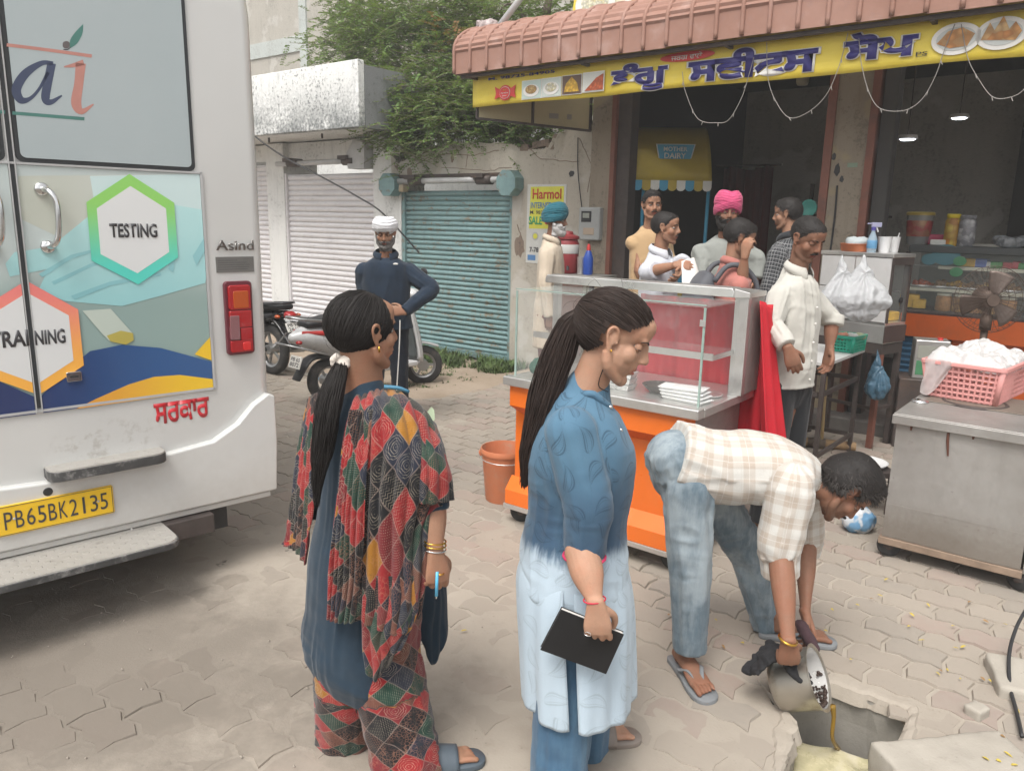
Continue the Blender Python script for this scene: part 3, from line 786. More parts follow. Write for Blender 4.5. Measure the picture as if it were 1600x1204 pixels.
# ---------------------------------------------------------------- awning of curved terracotta panels
M_TILE=Mat('faded_terracotta_sheet');_m=M_TILE;o=_m.geo();ob=_m.obj();n=_m.noise(o,2.5,6,0.65);n2=_m.noise(o,16,6,0.7)
c=_m.mix(_m.sm(n,0.3,0.7),(0.285,0.148,0.108),(0.345,0.192,0.148));c=_m.mix(_m.sm(n2,0.5,0.75)*0.5,c,(0.27,0.17,0.15));c=_m.mix(_m.sm(_m.noise(o,5,5),0.55,0.75)*0.4,c,(0.46,0.33,0.29))
M_TILE=_m.out(c,0.7,0,_m.bump(n2,0.25,0.004))
aw=wall_thing('tiled_awning','curved terracotta coloured awning of ribbed panels above the yellow shop sign','awning')
AP=0.205
def aw_prof(t): # 0 = low front edge, 1 = top at the back
    if t<0.28:return(-1.22,3.045+0.20*t/0.28)
    a=(t-0.28)/0.72*math.pi/2
    return(-1.22+0.62*(1-math.cos(a)),3.245+0.30*math.sin(a))
b=B();rows=[]
NT=34
for i in range(NT+1):
    t=i/NT;y,z=aw_prof(t)
    y2,z2=aw_prof(min(1,t+0.01));y1,z1=aw_prof(max(0,t-0.01));ty,tz=y2-y1,z2-z1;l=math.hypot(ty,tz);ny,nz=-tz/l,ty/l
    st=0.0
    if t>0.27:f=((t-0.27)/0.73*9)%1.0;st=0.020*(1-f)
    rows.append((y+ny*st,z+nz*st))
prof=rows
b.ring_surface([[(x,y,z)for y,z in prof]for x in(0.0,AP)],closed=False)
pm=b.mesh('awning_panel');pm.materials.append(M_TILE)
b=B();b.tube([(0,y-0.008,z+0.008)for y,z in[aw_prof(i/18)for i in range(19)]],0.017,8,side=(1,0,0));rm=b.mesh('rib',True);rm.materials.append(M_TILE)
AX0=0.27
for k in range(34):
    j=Vector((AX0+k*AP,rnd.uniform(-.004,.004),rnd.uniform(-.006,.006)))
    o=link('awning_panel',pm,None,aw);o.location=j
    o=link('rib',rm,None,aw);o.location=j+Vector((0,0,0.001))
b=B().ring_surface([[(0.262-0.0*i,y,z)for y,z in prof]for i in range(1)]+[[(0.262,y*0.3-0.6*0.7,min(z,3.2))for y,z in prof]],closed=False)
part('end_sheet',b,M_TILE,aw)
M_GREENEDGE=plain('faded_green_flashing',(0.25,0.38,0.33),0.6)
BX('ridge_flashing',(0.26,-0.62,3.545),(7.3,-0.50,3.562),M_GREENEDGE,aw)
for xx in(0.42,1.7,3.0,4.4,5.8):part('support_bar',B().bar((xx,0.0,3.0),(xx,-1.16,3.02),0.03,0.03),M_DARKSTEEL,aw)
part('support_bar',B().bar((0.3,-1.15,3.03),(7.2,-1.15,3.03),0.03,0.03),M_DARKSTEEL,aw)
# crumpled plastic and pole at the awning corner
pole=AT(800,-10,7.6);
p0=FA.w(FA.face(760,48,-0.75)[0],-0.75,FA.face(760,48,-0.75)[1]);p1=FA.w(FA.face(812,-12,-0.6)[0],-0.6,FA.face(812,-12,-0.6)[1]);p1=p0+(p1-p0)*2.4
tp_=thing('leaning_pole','thick pale grey pole leaning over the left corner of the awning','pole',p0)
part('pole',B().tube([(0,0,-0.12),p1-p0],0.033,12),M_GREYPAINT,tp_,smooth=True)
b=B();b.ball((0,0,0),(0.12,0.09,0.09),u=24,v=18);me=b.mesh('plastic',False);P=co_of(me);P+=no_of(me)*(0.05*fbm(P*18,3))[:,None];set_co(me,P)
o=link('crumpled_wrap',me,plain('dusty_plastic_wrap',(0.33,0.27,0.26),0.35,var=0.4,scale=20));o.location=p0+Vector((0,-0.03,-0.03));tag(o,'dusty crumpled plastic and net tied at the foot of the leaning pole','plastic wrap')

# ---------------------------------------------------------------- shop sign
M_YEL=Mat('yellow_flex_banner');_m=M_YEL;o=_m.obj();x,y,z=_m.sep(o);n=_m.noise(o,3,5);w_=_m.noise(_m.vec(x*0.9,0,z*5),3,3)
c=_m.mix(_m.sm(n,0.3,0.7),(0.66,0.50,0.045),(0.72,0.57,0.075));c=_m.mix(_m.sm(_m.noise(o,11,6,0.7),0.58,0.75)*0.35,c,(0.5,0.42,0.2))
M_YEL=_m.out(c,0.55,0,_m.bump(w_,0.25,0.02))
M_NAVYP=plain('sign_navy',(0.035,0.03,0.17),0.5,var=0.1);M_SIGNW=plain('sign_white',(0.72,0.70,0.66),0.5,var=0.05);M_REDP=plain('sign_red',(0.55,0.04,0.035),0.5,var=0.1)
sg=wall_thing('shop_sign','long yellow shop banner with navy Punjabi lettering and pictures of sweets','sign')
SY=-1.06
def slantbox(x0,x1,za,zb,y0,y1):return B().box((x0,y0,za),(x1,y1,zb))
part('banner',B().grid(lambda u,v:(0.37+6.6*u,SY+0.008*math.sin(u*37)*(1-v),2.755+0.30*v+0.006*math.sin(u*23)*(1-v)),90,6),M_YEL,sg,smooth=True,solid=0.004)
part('valance',B().box((0.42,SY+0.01,3.05),(6.9,SY+0.016,3.10)),plain('sign_ochre',(0.5,0.36,0.06),0.6),sg)
def ftext(txt,corners,mat,yy,bold=0.0,parent=sg,name='lettering',depth=0.003,outline=None,ob=0.03):
    (xa,za),(xb,zb)=corners
    w=xb-xa;h=zb-za
    if outline is not None:text(name,txt,outline,parent,((xa+xb)/2,yy+0.0015,(za+zb)/2),w*1.035,h*1.06,bold=bold+ob,depth=0.001)
    return text(name,txt,mat,parent,((xa+xb)/2,yy,(za+zb)/2),w,h,bold=bold,depth=depth)
SYF=SY-0.016
def SC(l,t,r,b_): # pixel bounds at left-top, right-bottom on the sign plane
    xa,_=FA.face(l,(t+b_)/2,SYF);xb,_=FA.face(r,(t+b_)/2,SYF)
    return xa,xb
def sign_word(txt,px0,px1,zlo,zhi,bold=0.035):
    xa=FA.face(px0,100,SYF)[0];xb=FA.face(px1,80,SYF)[0]
    ftext(txt,((xa,zlo),(xb,zhi)),M_NAVYP,SYF,bold,outline=M_SIGNW)
def zat(px,py):return FA.face(px,py,SYF)[1]
sign_word('ਭੰਗੂ',956,1045,zat(1000,143),zat(1000,98),0.045)
sign_word('ਸਵੀਟਸ',1076,1279,zat(1180,120),zat(1180,73),0.045)
sign_word('ਸੋਪ',1316,1433,zat(1370,92),zat(1370,48),0.045)
def disc(name,cx,cz,rx,rz,mat,par,y,seg=28,th=0.002):return part(name,B().prism([(cx+rx*math.cos(6.2832*k/seg),cz+rz*math.sin(6.2832*k/seg))for k in range(seg)],y-th,y+th),mat,par)
x,z=FA.face(1073,88,SYF);disc('red_oval',x,z,0.235,0.036,M_REDP,sg,SYF+0.003)
text('lettering','ਜਰਗ ਵਾਲੇ',M_SIGNW,sg,(x,SYF-0.002,z),0.27,0.045,bold=0.01,depth=0.001)
xa,z=FA.face(763,124,SYF);xb,_=FA.face(867,111,SYF)
text('phone_number','M. 98725-84905',M_NAVYP,sg,((xa+xb)/2,SYF,z),xb-xa,0.026,bold=0.02,depth=0.001)
xa,z=FA.face(1440,84,SYF);text('painter_mark','PS',M_BLACK,sg,(xa,SYF,z),0.07,0.025,bold=0.01,depth=0.001);BX('painter_mark_line',(xa-0.035,SYF-0.001,z-0.018),(xa+0.035,SYF,z-0.0155),M_BLACK,sg)
# red sweet-shaped emblem
x,z=FA.face(789,145,SYF)
b=B().prism([(x+0.078*math.cos(6.2832*k/24),z+0.068*math.sin(6.2832*k/24))for k in range(24)],SYF,SYF+0.004)
for s in(-1,1):b.prism([(x+s*0.06,z+0.03),(x+s*0.125,z+0.062),(x+s*0.112,z),(x+s*0.128,z-0.052),(x+s*0.06,z-0.03)][::s],SYF+0.0005,SYF+0.0045)
part('candy_emblem',b,M_REDP,sg)
disc('emblem_ring',x,z,0.062,0.054,M_SIGNW,sg,SYF-0.003);disc('emblem_centre',x,z,0.058,0.050,M_REDP,sg,SYF-0.006)
text('emblem_lettering','ਭੰਗੂ ਸਵੀਟਸ',M_SIGNW,sg,(x,SYF-0.009,z-0.005),0.09,0.016,bold=0.01,depth=0.001);text('emblem_lettering','੧੧੧',M_YEL,sg,(x,SYF-0.009,z+0.02),0.03,0.012,bold=0.01,depth=0.001);text('emblem_lettering','ਜਰਗ ਵਾਲੇ',M_SIGNW,sg,(x,SYF-0.009,z-0.028),0.05,0.011,bold=0.01,depth=0.001)
def food_mat(name,cols,scale):
    m=Mat(name);o=m.obj();d=m.vor(o,scale);v=m.sep(m.vor(o,scale,out=1))[0]
    c=m.ramp(v,[(i/max(1,len(cols)-1),q)for i,q in enumerate(cols)]);c=m.mix(m.sm(d,0.1,0.7)*0.6,c,tuple(q*0.35 for q in cols[0]));return m.out(c,0.5)
FOODS=[food_mat('photo_noodles',[(0.45,0.25,0.08),(0.6,0.45,0.2),(0.3,0.12,0.04)],60),food_mat('photo_white_sweets',[(0.7,0.66,0.5),(0.75,0.72,0.62),(0.6,0.5,0.2)],40),food_mat('photo_laddu',[(0.65,0.36,0.03),(0.75,0.48,0.06)],38),food_mat('photo_gulab',[(0.5,0.09,0.03),(0.62,0.16,0.05)],40)]
M_PBG=[plain('photo_bg_%d'%i,c,0.5,var=0.1)for i,c in enumerate([(0.5,0.6,0.55),(0.55,0.6,0.55),(0.12,0.07,0.05),(0.6,0.6,0.55)])]
for k,(l,r,t,b_)in enumerate([(816,845,125,155),(847,876,122,151),(879,908,117,148),(911,943,111,145)]):
    xa=FA.face(l,(t+b_)/2,SYF)[0];xb=FA.face(r,(t+b_)/2,SYF)[0];zm=zat((l+r)/2,(t+b_)/2)
    BX('picture_frame',(xa-0.006,SYF+0.001,zm-0.083),(xb+0.006,SYF+0.003,zm+0.083),M_SIGNW,sg);BX('picture',(xa,SYF-0.002,zm-0.077),(xb,SYF+0.0005,zm+0.077),M_PBG[k],sg)
    cx_=(xa+xb)/2;w=(xb-xa)/2
    if k<2:disc('plate_picture',cx_,zm-0.01,w*0.85,0.055,M_SIGNW,sg,SYF-0.004);disc('food_picture',cx_,zm,w*0.6,0.038,FOODS[k],sg,SYF-0.008)
    elif k==2:part('food_picture',B().prism([(cx_-w*.8,zm-.06),(cx_+w*.8,zm-.06),(cx_+w*.6,zm+.01),(cx_,zm+.065),(cx_-w*.6,zm+.01)],SYF-0.006,SYF-0.003),FOODS[2],sg)
    else:part('food_picture',B().prism([(cx_-w*.8,zm-.07),(cx_+w*.98,zm-.07),(cx_+w*.98,zm+.06),(cx_+w*.3,zm+.03)],SYF-0.006,SYF-0.003),FOODS[3],sg)
M_SAMOSA=food_mat('photo_samosa',[(0.5,0.2,0.05),(0.62,0.32,0.1),(0.55,0.4,0.2)],22)
for k,(px,py)in enumerate([(1494,61),(1565,52)]):
    x,z=FA.face(px,py,SYF);disc('plate_picture',x,z,0.145,0.098,M_SIGNW,sg,SYF);disc('plate_picture_well',x,z,0.115,0.072,plain('photo_plate_well',(0.5,0.52,0.5),0.5),sg,SYF-0.003)
    if k==0:part('food_picture',B().prism([(x-.11,z-.02),(x-.03,z-.055),(x+.07,z-.05),(x+.105,z+.02),(x+.03,z+.065),(x-.05,z+.05)],SYF-0.009,SYF-0.006),M_SAMOSA,sg)
    else:part('food_picture',B().prism([(x-.11,z-.03),(x+.08,z-.05),(x+.11,z+.0),(x+.07,z+.06),(x+.04,z+.02),(x,z+.10),(x-.04,z+.02),(x-.07,z+.07)],SYF-0.009,SYF-0.006),M_SAMOSA,sg)
BX('rope_line',(0.4,SY-0.02,3.085),(6.9,SY-0.012,3.092),M_BLACK,sg)
# back board below the sign
sp=wall_thing('side_board','pale translucent board on dark frame below the left end of the yellow sign','sign')
A_,Bq=(0.40,-1.0),(1.09,-0.02)
def sbar(p,q,w=0.022):return B().bar(p,q,w,w)
za0,zb0=2.66,2.60
M_BOARD=plain('back_of_flex_board',(0.42,0.36,0.22),0.7,var=0.15,scale=2)
b=B().add([(A_[0],A_[1],za0),(Bq[0],Bq[1],zb0),(Bq[0],Bq[1],3.0),(A_[0],A_[1],3.0)],[(0,1,2,3)]);part('board',b,M_BOARD,sp,solid=0.004)
for t in(0,0.48,1.0):
    x,y=A_[0]+(Bq[0]-A_[0])*t,A_[1]+(Bq[1]-A_[1])*t;zz=za0+(zb0-za0)*t
    part('frame_post',sbar((x-0.008,y-0.02,zz),(x-0.008,y-0.02,3.02)),M_DARKSTEEL,sp)
part('frame_rail',sbar((A_[0]-0.01,A_[1]-0.02,za0),(Bq[0],Bq[1]-0.02,zb0)),M_DARKSTEEL,sp)
M_FADED=plain('show_through_print',(0.27,0.25,0.22),0.7)
for t,ww in((0.66,0.10),(0.80,0.05)):
    x,y=A_[0]+(Bq[0]-A_[0])*t,A_[1]+(Bq[1]-A_[1])*t
    b=B().box((-ww/2,-0.003,-0.02),(ww/2,0.003,0.03));o=part('faded_print',b,M_FADED,sp);o.location=(x-.006,y-.01,2.72);o.rotation_euler=(0,0,math.atan2(Bq[1]-A_[1],Bq[0]-A_[0]))
# upper board
ub=wall_thing('upper_board','cream and yellow board with large plates of food above the awning','sign')
part('board',B().prism([(1.05,3.40),(1.13,3.95),(7.0,3.95),(7.0,3.40)],-0.44,-0.42),M_YEL,ub)
M_CREAMPR=plain('photo_cream',(0.62,0.58,0.45),0.5)
part('printed_picture',B().prism([(1.15,3.42),(1.2,3.9),(6.8,3.9),(6.8,3.42)],-0.446,-0.443),M_CREAMPR,ub)
for k,px in enumerate((930,1010,1080,1150)):
    x,z=FA.face(px,5-k*8,-0.45);disc('plate_picture',x,z,0.22,0.16,M_SIGNW,ub,-0.452);disc('food_picture',x,z+0.01,0.15,0.10,FOODS[(k+1)%4],ub,-0.457)
# string lights
M_WIRE=plain('pale_wire',(0.27,0.25,0.23),0.6)
def swag(label,pts):
    t=wall_thing('string_light',label,'string light')
    t['group']='swags of string lights under the sign'
    P=[]
    for i,(px,py)in enumerate(pts):x,z=FA.face(px,py,SY-0.03);P.append((x,SY-0.03,z))
    part('wire',B().tube(P,0.0028,5,5),M_WIRE,t)
    Q=crom(P,5)
    for k in range(3,len(Q)-2,6):
        q=Q[k];o=part('bulb',B().tube([(0,0,0),(0.004*rnd.uniform(-1,1),0,-0.028)],[0.004,0.0028],6),M_WIRE,t);o.location=q;o.rotation_euler=(0,rnd.uniform(-.6,.6),0)
swag('leftmost string light swag hanging below the sign over the yellow kiosk',[(1066,112),(1070,140),(1085,178),(1098,190),(1118,192),(1138,188),(1158,155),(1170,118),(1178,90)])
swag('second string light swag from the left, below the sign between kiosk and pillar',[(1198,66),(1200,122),(1212,158),(1233,184),(1262,176),(1290,150),(1308,112),(1318,80),(1325,52)])
swag('third string light swag from the left, crossing the middle pillar',[(1342,60),(1346,100),(1358,145),(1376,170),(1412,173),(1440,156),(1462,118),(1475,80),(1492,38)])
swag('rightmost string light swag below the two plate pictures on the sign',[(1502,38),(1512,90),(1528,122),(1550,151),(1575,153),(1600,140),(1625,100)])
# ceiling fan canopy seen as pale cylinder under the sign
x,z=FA.face(1255,118,0.6)
t=wall_thing('hanging_lamp_housing','cream cylinder hanging from the ceiling just below the shop sign','lamp',x,0.6)
part('housing',B().lathe([(0.02,z+0.07),(0.055,z+0.065),(0.058,z-0.06),(0.045,z-0.085),(0.0,z-0.09)],seg=20),plain('aged_cream_plastic',(0.42,0.38,0.27),0.5),t,smooth=True)
part('stem',B().tube([(0,0,z+0.06),(0,0,3.4)],0.012,8),M_DARKSTEEL,t)

# ---------------------------------------------------------------- the foliage over the wall
def m_leaf(name,stops):
    m=Mat(name);k=m.attr('shade',2);o=m.geo();n=m.noise(o,2.0,3)
    c=m.ramp(k*0.75+n*0.25,stops)
    n2=m.nt.nodes.new('ShaderNodeBsdfTranslucent');m.put(n2.inputs[0],m.mix(0.5,c,(0.30,0.36,0.05)))
    m.out(c,0.55,0,spec=0.35)
    mx=m.nt.nodes.new('ShaderNodeMixShader');mx.inputs[0].default_value=0.3
    m.nt.links.new(m.bsdf.outputs[0],mx.inputs[1]);m.nt.links.new(n2.outputs[0],mx.inputs[2]);m.nt.links.new(mx.outputs[0],m.outn.inputs[0])
    return m.mat
M_LEAF=m_leaf('tree_leaves',[(0.15,(0.055,0.110,0.034)),(0.4,(0.10,0.185,0.05)),(0.65,(0.16,0.26,0.07)),(0.9,(0.25,0.35,0.10))])
M_LEAFD=m_leaf('dry_leaves',[(0.0,(0.18,0.075,0.03)),(1.0,(0.30,0.16,0.07))])
M_BARK=plain('bark',(0.13,0.10,0.075),0.9,var=0.3,scale=12)
tr=wall_thing('overgrown_tree','leafy green tree spilling over the wall between the white parapet and the awning','tree',-0.6,1.0)
W2=Matrix.Translation(-FA.w(-0.6,1.0));
# work in facade coordinates relative to the tree base
ro=Vector((-0.6,1.0,0))
def fz(px,py,yl):x,z=FA.face(px,py,yl);return Vector((x,yl,z))-ro
rt=random.Random(21);npr=np.random.RandomState(4)
trunk=[Vector((0,0.3,0)),Vector((0.1,0.2,1.6)),Vector((-0.1,0.1,2.7)),Vector((0.1,0.2,3.8)),Vector((0.3,0.3,5.2))]
part('trunk',B().tube(trunk,[0.13,0.11,0.09,0.06,0.03],10,5),M_BARK,tr,smooth=True)
targets=[(540,60,.6),(560,20,.9),(590,100,.4),(620,60,.8),(640,150,.1),(650,200,-.1),(690,170,.1),(700,110,.6),(720,60,.9),(760,40,.9),(780,100,.5),(740,150,.2),(735,200,0.0),(690,215,-.1),(640,230,-.12),(820,60,1.2),(850,20,1.2),(600,150,.0),(625,190,-.1),(800,170,.4),(840,210,.2),(890,205,.25),(560,120,.2),(760,10,1.2),(680,10,1.1),(660,240,-.15),(870,150,1.0),(520,80,.5),(615,215,-.15),(780,205,.1)]
limbs=[]
for k,(px,py,yl)in enumerate(targets):
    e=fz(px,py,yl);s=trunk[2]if k%3 else trunk[3]
    if e.z<2.9:s=Vector((0,0.1,2.6))
    mid=(s+e)/2+Vector((rt.uniform(-.2,.2),rt.uniform(0,.3),rt.uniform(0.1,.45)))
    limbs.append([s,mid,e])
bl=B()
for P in limbs:bl.tube(P,[0.035,0.018,0.006],6,5)
part('branches',bl,M_BARK,tr,smooth=True)
# each limb tip carries drooping sprays of small paired leaflets
def sprays(targs,n_spray,spread,seed,dry=False):
    r=np.random.RandomState(seed);Vv=[];Sh=[];tw=B()
    for(px,py,yl,sc)in targs:
        c0=fz(px,py,yl)
        for s in range(int(n_spray*sc)):
            o=np.array(c0)+r.normal(0,1,3)*np.array([spread*sc,spread*0.55,spread*0.8*sc])
            L=r.uniform(0.18,0.42);az=r.uniform(0,2*math.pi);el=r.uniform(-0.7,0.55)
            d=np.array([math.cos(az)*math.cos(el),math.sin(az)*math.cos(el)-0.35,math.sin(el)]);d/=np.linalg.norm(d)
            side=np.cross(d,[0,0,1.0]);side/=np.linalg.norm(side)+1e-6;upv=np.cross(side,d)
            nl=int(L/0.032);base=r.uniform(0.1,0.95)
            depth_sh=np.clip((o[2]-c0[2])*1.3+0.45,0,1)
            tw.tube([tuple(o),tuple(o+d*L*0.5-np.array([0,0,0.02])),tuple(o+d*L-np.array([0,0,L*L*0.5]))],0.0025,3)
            for i in range(nl):
                t=(i+0.5)/nl;p=o+d*L*t-np.array([0,0,L*L*0.5*t*t])
                for sgn in(-1,1):
                    ll=r.uniform(0.038,0.062)*(1.15-0.5*t);a=side*sgn*0.85+d*0.55+upv*r.uniform(-.35,.35);a/=np.linalg.norm(a)
                    w=np.cross(a,upv+r.normal(0,.35,3));w/=np.linalg.norm(w)+1e-6;w*=ll*0.27
                    Vv+=[p,p+a*ll*0.5+w,p+a*ll,p+a*ll*0.5-w];Sh+=[0.55*base+0.45*r.rand()]*4
    Vv=np.array(Vv);n=len(Vv)//4
    me=bpy.data.meshes.new('foliage');me.from_pydata(Vv.tolist(),[],[(4*i,4*i+1,4*i+2,4*i+3)for i in range(n)]);me.update()
    at=me.attributes.new('shade','FLOAT','POINT');at.data.foreach_set('value',Sh)
    return me,tw
T=[(px,py,yl,1.0)for px,py,yl in targets]+[(560,45,.3,.7),(620,30,.5,.9),(670,60,.6,1),(720,110,.3,1),(760,130,.3,1),(650,120,.25,1),(700,180,0,.9),(745,185,.1,.8),(790,60,.9,1),(700,140,1.2,1.2),(620,150,.7,1),(760,180,.9,1.1),(830,110,1.2,1.2),(880,60,1.5,1.2),(860,190,.9,1),(640,205,0,.8),(635,232,-.1,.45),(540,25,1.0,1.1),(590,15,1.2,1.2),(650,15,1.3,1.2),(720,10,1.2,1.2),(600,40,1.8,1.3),(660,80,1.8,1.3),(720,60,1.9,1.3),(780,30,1.8,1.3),(840,60,2.0,1.2),(560,90,1.2,.9),(590,70,.4,.9),(690,30,.7,1)]
T=[(a,c_ if c_<200 else c_-26,d,(e if c_<200 else e*.8))for a,c_,d,e in T]
me,tw=sprays(T,98,0.27,3)
link('crown',me,M_LEAF,tr);part('twigs',tw,M_BARK,tr)
me,tw=sprays([(700,55,.35,.4),(722,48,.35,.35),(690,40,.4,.25)],26,0.2,9)
link('dry_sprig',me,M_LEAFD,tr,label='brown dry leaves amid the green crown',kind='stuff')
# grass tufts rooted on the broken wall top
vs,fs=[],[]
for k in range(420):
    x=rt.uniform(-1.9,1.0);w=Vector((x,rt.uniform(0.0,0.28),float(np.interp(x,[p[0]for p in tp],[p[1]for p in tp]))-0.01))
    if x>0.1 and rt.random()<0.7:continue
    blade(w,rt.uniform(0.06,0.22),rt.uniform(0.3,1.6),rt.uniform(3.6,5.8),0.004)
me=bpy.data.meshes.new('wall_grass');me.from_pydata(vs,[],fs);o=link('wall_grass',me,M_GRASS,kind='stuff');o.location=FA.w(0,0);o.rotation_euler=(0,0,R(-38))
# sagging black cable in front of the white shutters
p=[FA.face(398,213,-0.86),FA.face(440,243,-0.8),FA.face(500,275,-0.7),FA.face(560,308,-0.6),FA.face(600,335,-0.5)]
t=wall_thing('hanging_cable','dark cable slanting down across the white shutter behind the turbaned man','cable')
part('cable',B().tube([(a[0],y,a[1])for a,y in zip(p,(-.86,-.8,-.7,-.6,-.5))]+[(FA.face(655,395,-.2)[0],-.2,FA.face(655,395,-.2)[1])],0.010,6,5),M_BLACK,t)
# ================================================================ the bus
BU=Frame(-1.62,3.25,42.5)
M_BUSP=Mat('white_bus_paint');_m=M_BUSP;o=_m.obj();x,y,z=_m.sep(o);n=_m.noise(o,3,5);sp=_m.noise(o,9,7,.75)
c=_m.mix(_m.sm(n,.3,.7)*.3,(0.60,0.60,0.585),(0.55,0.55,0.53));c=_m.mix(_m.sm(z*-1.0+sp*0.5,-0.45,0.05)*0.45,c,(0.36,0.33,0.29))
smd=_m.sm(_m.noise(o,14,6,.75),.5,.65)*_m.sm(((x+0.13)*(x+0.13)*12+(z-.74)*(z-.74)*80),1.0,0.1)
c=_m.mix(smd*0.5,c,(0.34,0.31,0.27))
M_BUSP=_m.out(c,0.24,0,coat=0.5,spec=0.5)
bus=thing('minibus','white minibus seen from behind with printed hexagon graphics on its rear doors','bus',BU.w(0,0),42.5)
XL,XR,BZ0,BZ1=-1.35,0.605,0.36,2.95
def rrect(x0,x1,y0,y1,r,n=6):
    P=[]
    for cx_,cy_,a0 in((x0+r,y0+r,180),(x1-r,y0+r,270),(x1-r,y1-r,0),(x0+r,y1-r,90)):
        for k in range(n+1):a=R(a0+90*k/n);P.append((cx_+r*math.cos(a),cy_+r*math.sin(a)))
    return P
rings=[]
for z,ins in((BZ0,0.01),(0.45,0),(1.9,0.0),(2.55,0.004),(2.8,0.03),(2.93,0.16),(2.97,0.5)):
    rings.append([(x,y,z)for x,y in rrect(XL+ins,XR-ins,0+ins*0.6,6.2-ins,0.055)])
body=part('body',B().ring_surface(rings),M_BUSP,bus,auto=40)
cxm=-0.37
def fpts(pts,y=0.0):return[BU.face(px,py,y)for px,py in pts]
# lower bumper with the raised moulding line
ml=[(0.60,0.36),(0.612,0.60),(0.61,0.84),(0.575,0.855),(0.50,0.81),(0.42,0.73),(0.30,0.665),(0.1,0.645),(-0.1,0.63),(-0.37,0.615)]
poly=ml+[(2*cxm-x,z)for x,z in ml[::-1][1:]]
b=B().prism(poly,-0.035,0.5);part('bumper',b,M_BUSP,bus,bev=0.012)
part('bumper_lip',B().box((-1.3,-0.02,0.33),(0.57,0.10,0.3585)),M_BUSP,bus,bev=0.006)
part('underbody',B().box((-1.25,0.12,0.17),(0.40,5.6,0.352)),M_BLACK,bus)
part('chassis_beam',B().box((0.0,-0.06,0.235),(0.27,0.115,0.325)),M_DARKSTEEL,bus,bev=0.006)
for sx in(-1,1):
    for yy in(1.5,4.9):
        xx=cxm+sx*0.78;w=part('wheel',B().lathe([(0.12,-0.1),(0.33,-0.1),(0.37,-0.07),(0.37,0.07),(0.33,0.1),(0.12,0.1)],seg=32),M_RUBBER,bus,smooth=True);w.location=(xx,yy,0.37);w.rotation_euler=(0,R(90),0)
# windows
M_FILM=Mat('frosted_window_film');_m=M_FILM;o=_m.obj();x,y,z=_m.sep(o);n=_m.noise(o,2.2,4)
sc_=_m.noise(_m.vec(x*3,0,z*30),3,4,.7)
c=_m.mix(n,(0.36,0.42,0.435),(0.43,0.48,0.49));c=_m.mix(_m.sm(sc_,.62,.72)*.25,c,(0.55,0.58,0.58));M_FILM=_m.out(c,0.22,0,spec=0.6)
M_SEAL=plain('dark_window_seal',(0.03,0.033,0.036),0.5)
def rpanel(name,x0,x1,z0,z1,r,y0,y1,mat,par=bus,bev=0.0):
    return part(name,B().prism([(x,z)for x,z in rrect(x0,x1,z0,z1,r)],y0,y1),mat,par,bev=bev)
for(x0,x1)in((-1.05,-0.395),(-0.362,0.305)):
    w=rpanel('window',x0,x1,1.872,2.74,0.025,-0.006,0.01,M_SEAL)
    rpanel('pane',x0+0.016,x1-0.016,1.888,2.725,0.02,-0.010,0.0,M_FILM,w)
BX('door_gap',(-0.386,-0.0065,0.92),(-0.371,0.005,2.74),M_SEAL,bus)
for s in(-0.3895,-0.3695):BX('door_edge_trim',(s,-0.012,0.90),(s+0.004,-0.001,2.74),M_GREYPAINT,bus)
# printed panels
def printm(name,a,b_,axis='z',lo=0.9,hi=1.86,nz=0.3):
    m=Mat(name);o=m.obj();x,y,z=m.sep(o);n=m.noise(o,4,4)
    t=m.sm((z if axis=='z' else x)+(n-0.5)*nz,lo,hi);return m.out(m.mix(t,a,b_),0.3,0,coat=0.25)
M_PBK=printm('print_background',(0.27,0.37,0.35),(0.50,0.56,0.55),lo=1.3,hi=1.55,nz=.1)
panR=[(-0.3665,0.915),(0.322,0.915),(0.318,1.862),(-0.3665,1.862)];panL=[(2*(-0.379)-x,z)for x,z in panR][::-1]
YP=-0.004
part('panel_print',B().prism(panR,YP,0.001),M_PBK,bus);part('panel_print',B().prism(panL,YP,0.001),M_PBK,bus)
part('panel_trim',B().box((-1.09,-0.009,0.903),(0.33,-0.001,0.914)),M_GREYPAINT,bus);part('panel_trim',B().box((-1.09,-0.009,1.863),(0.33,-0.001,1.871)),M_GREYPAINT,bus);part('panel_trim',B().box((0.3235,-0.009,0.903),(0.333,-0.001,1.871)),M_GREYPAINT,bus)
def clipx(P,lo,hi):
    def cl(P,f,g):
        out=[]
        for i in range(len(P)):
            a,b_=P[i-1],P[i]
            if f(b_):
                if not f(a):out.append(g(a,b_))
                out.append(b_)
            elif f(a):out.append(g(a,b_))
        return out
    def at(v):
        return lambda a,b_:(v,a[1]+(b_[1]-a[1])*(v-a[0])/(b_[0]-a[0]))
    P=cl(P,lambda p:p[0]>=lo,at(lo))
    return cl(P,lambda p:p[0]<=hi,at(hi))if P else P
LAY=[0]
def decal(name,P,mat,split=True,y=None,par=None):
    LAY[0]+=1;yy=(YP-0.0004*LAY[0])if y is None else y;out=None
    for lo,hi in(((-0.3665,0.322),(-1.07,-0.3915))if split else((-9,9),)):
        Q=clipx(P,lo,hi)
        if len(Q)>=3:out=part(name,B().prism(Q,yy,yy+0.0003),mat,par or bus)
    return out
M_GLV=printm('print_glove',(0.30,0.58,0.60),(0.47,0.72,0.72),'z',1.25,1.8,.25);M_GLV2=printm('print_glove_shade',(0.22,0.48,0.52),(0.34,0.62,0.64),'z',1.25,1.8,.2)
M_PBE=printm('print_pale',(0.50,0.52,0.45),(0.62,0.65,0.62),'x',-.4,.3,.1);M_NAVYW=printm('print_navy',(0.02,0.035,0.12),(0.035,0.10,0.26),'x',-.5,.2,.1);M_YELW=printm('print_yellow',(0.70,0.33,0.05),(0.80,0.52,0.03),'x',-.2,.3,.05)
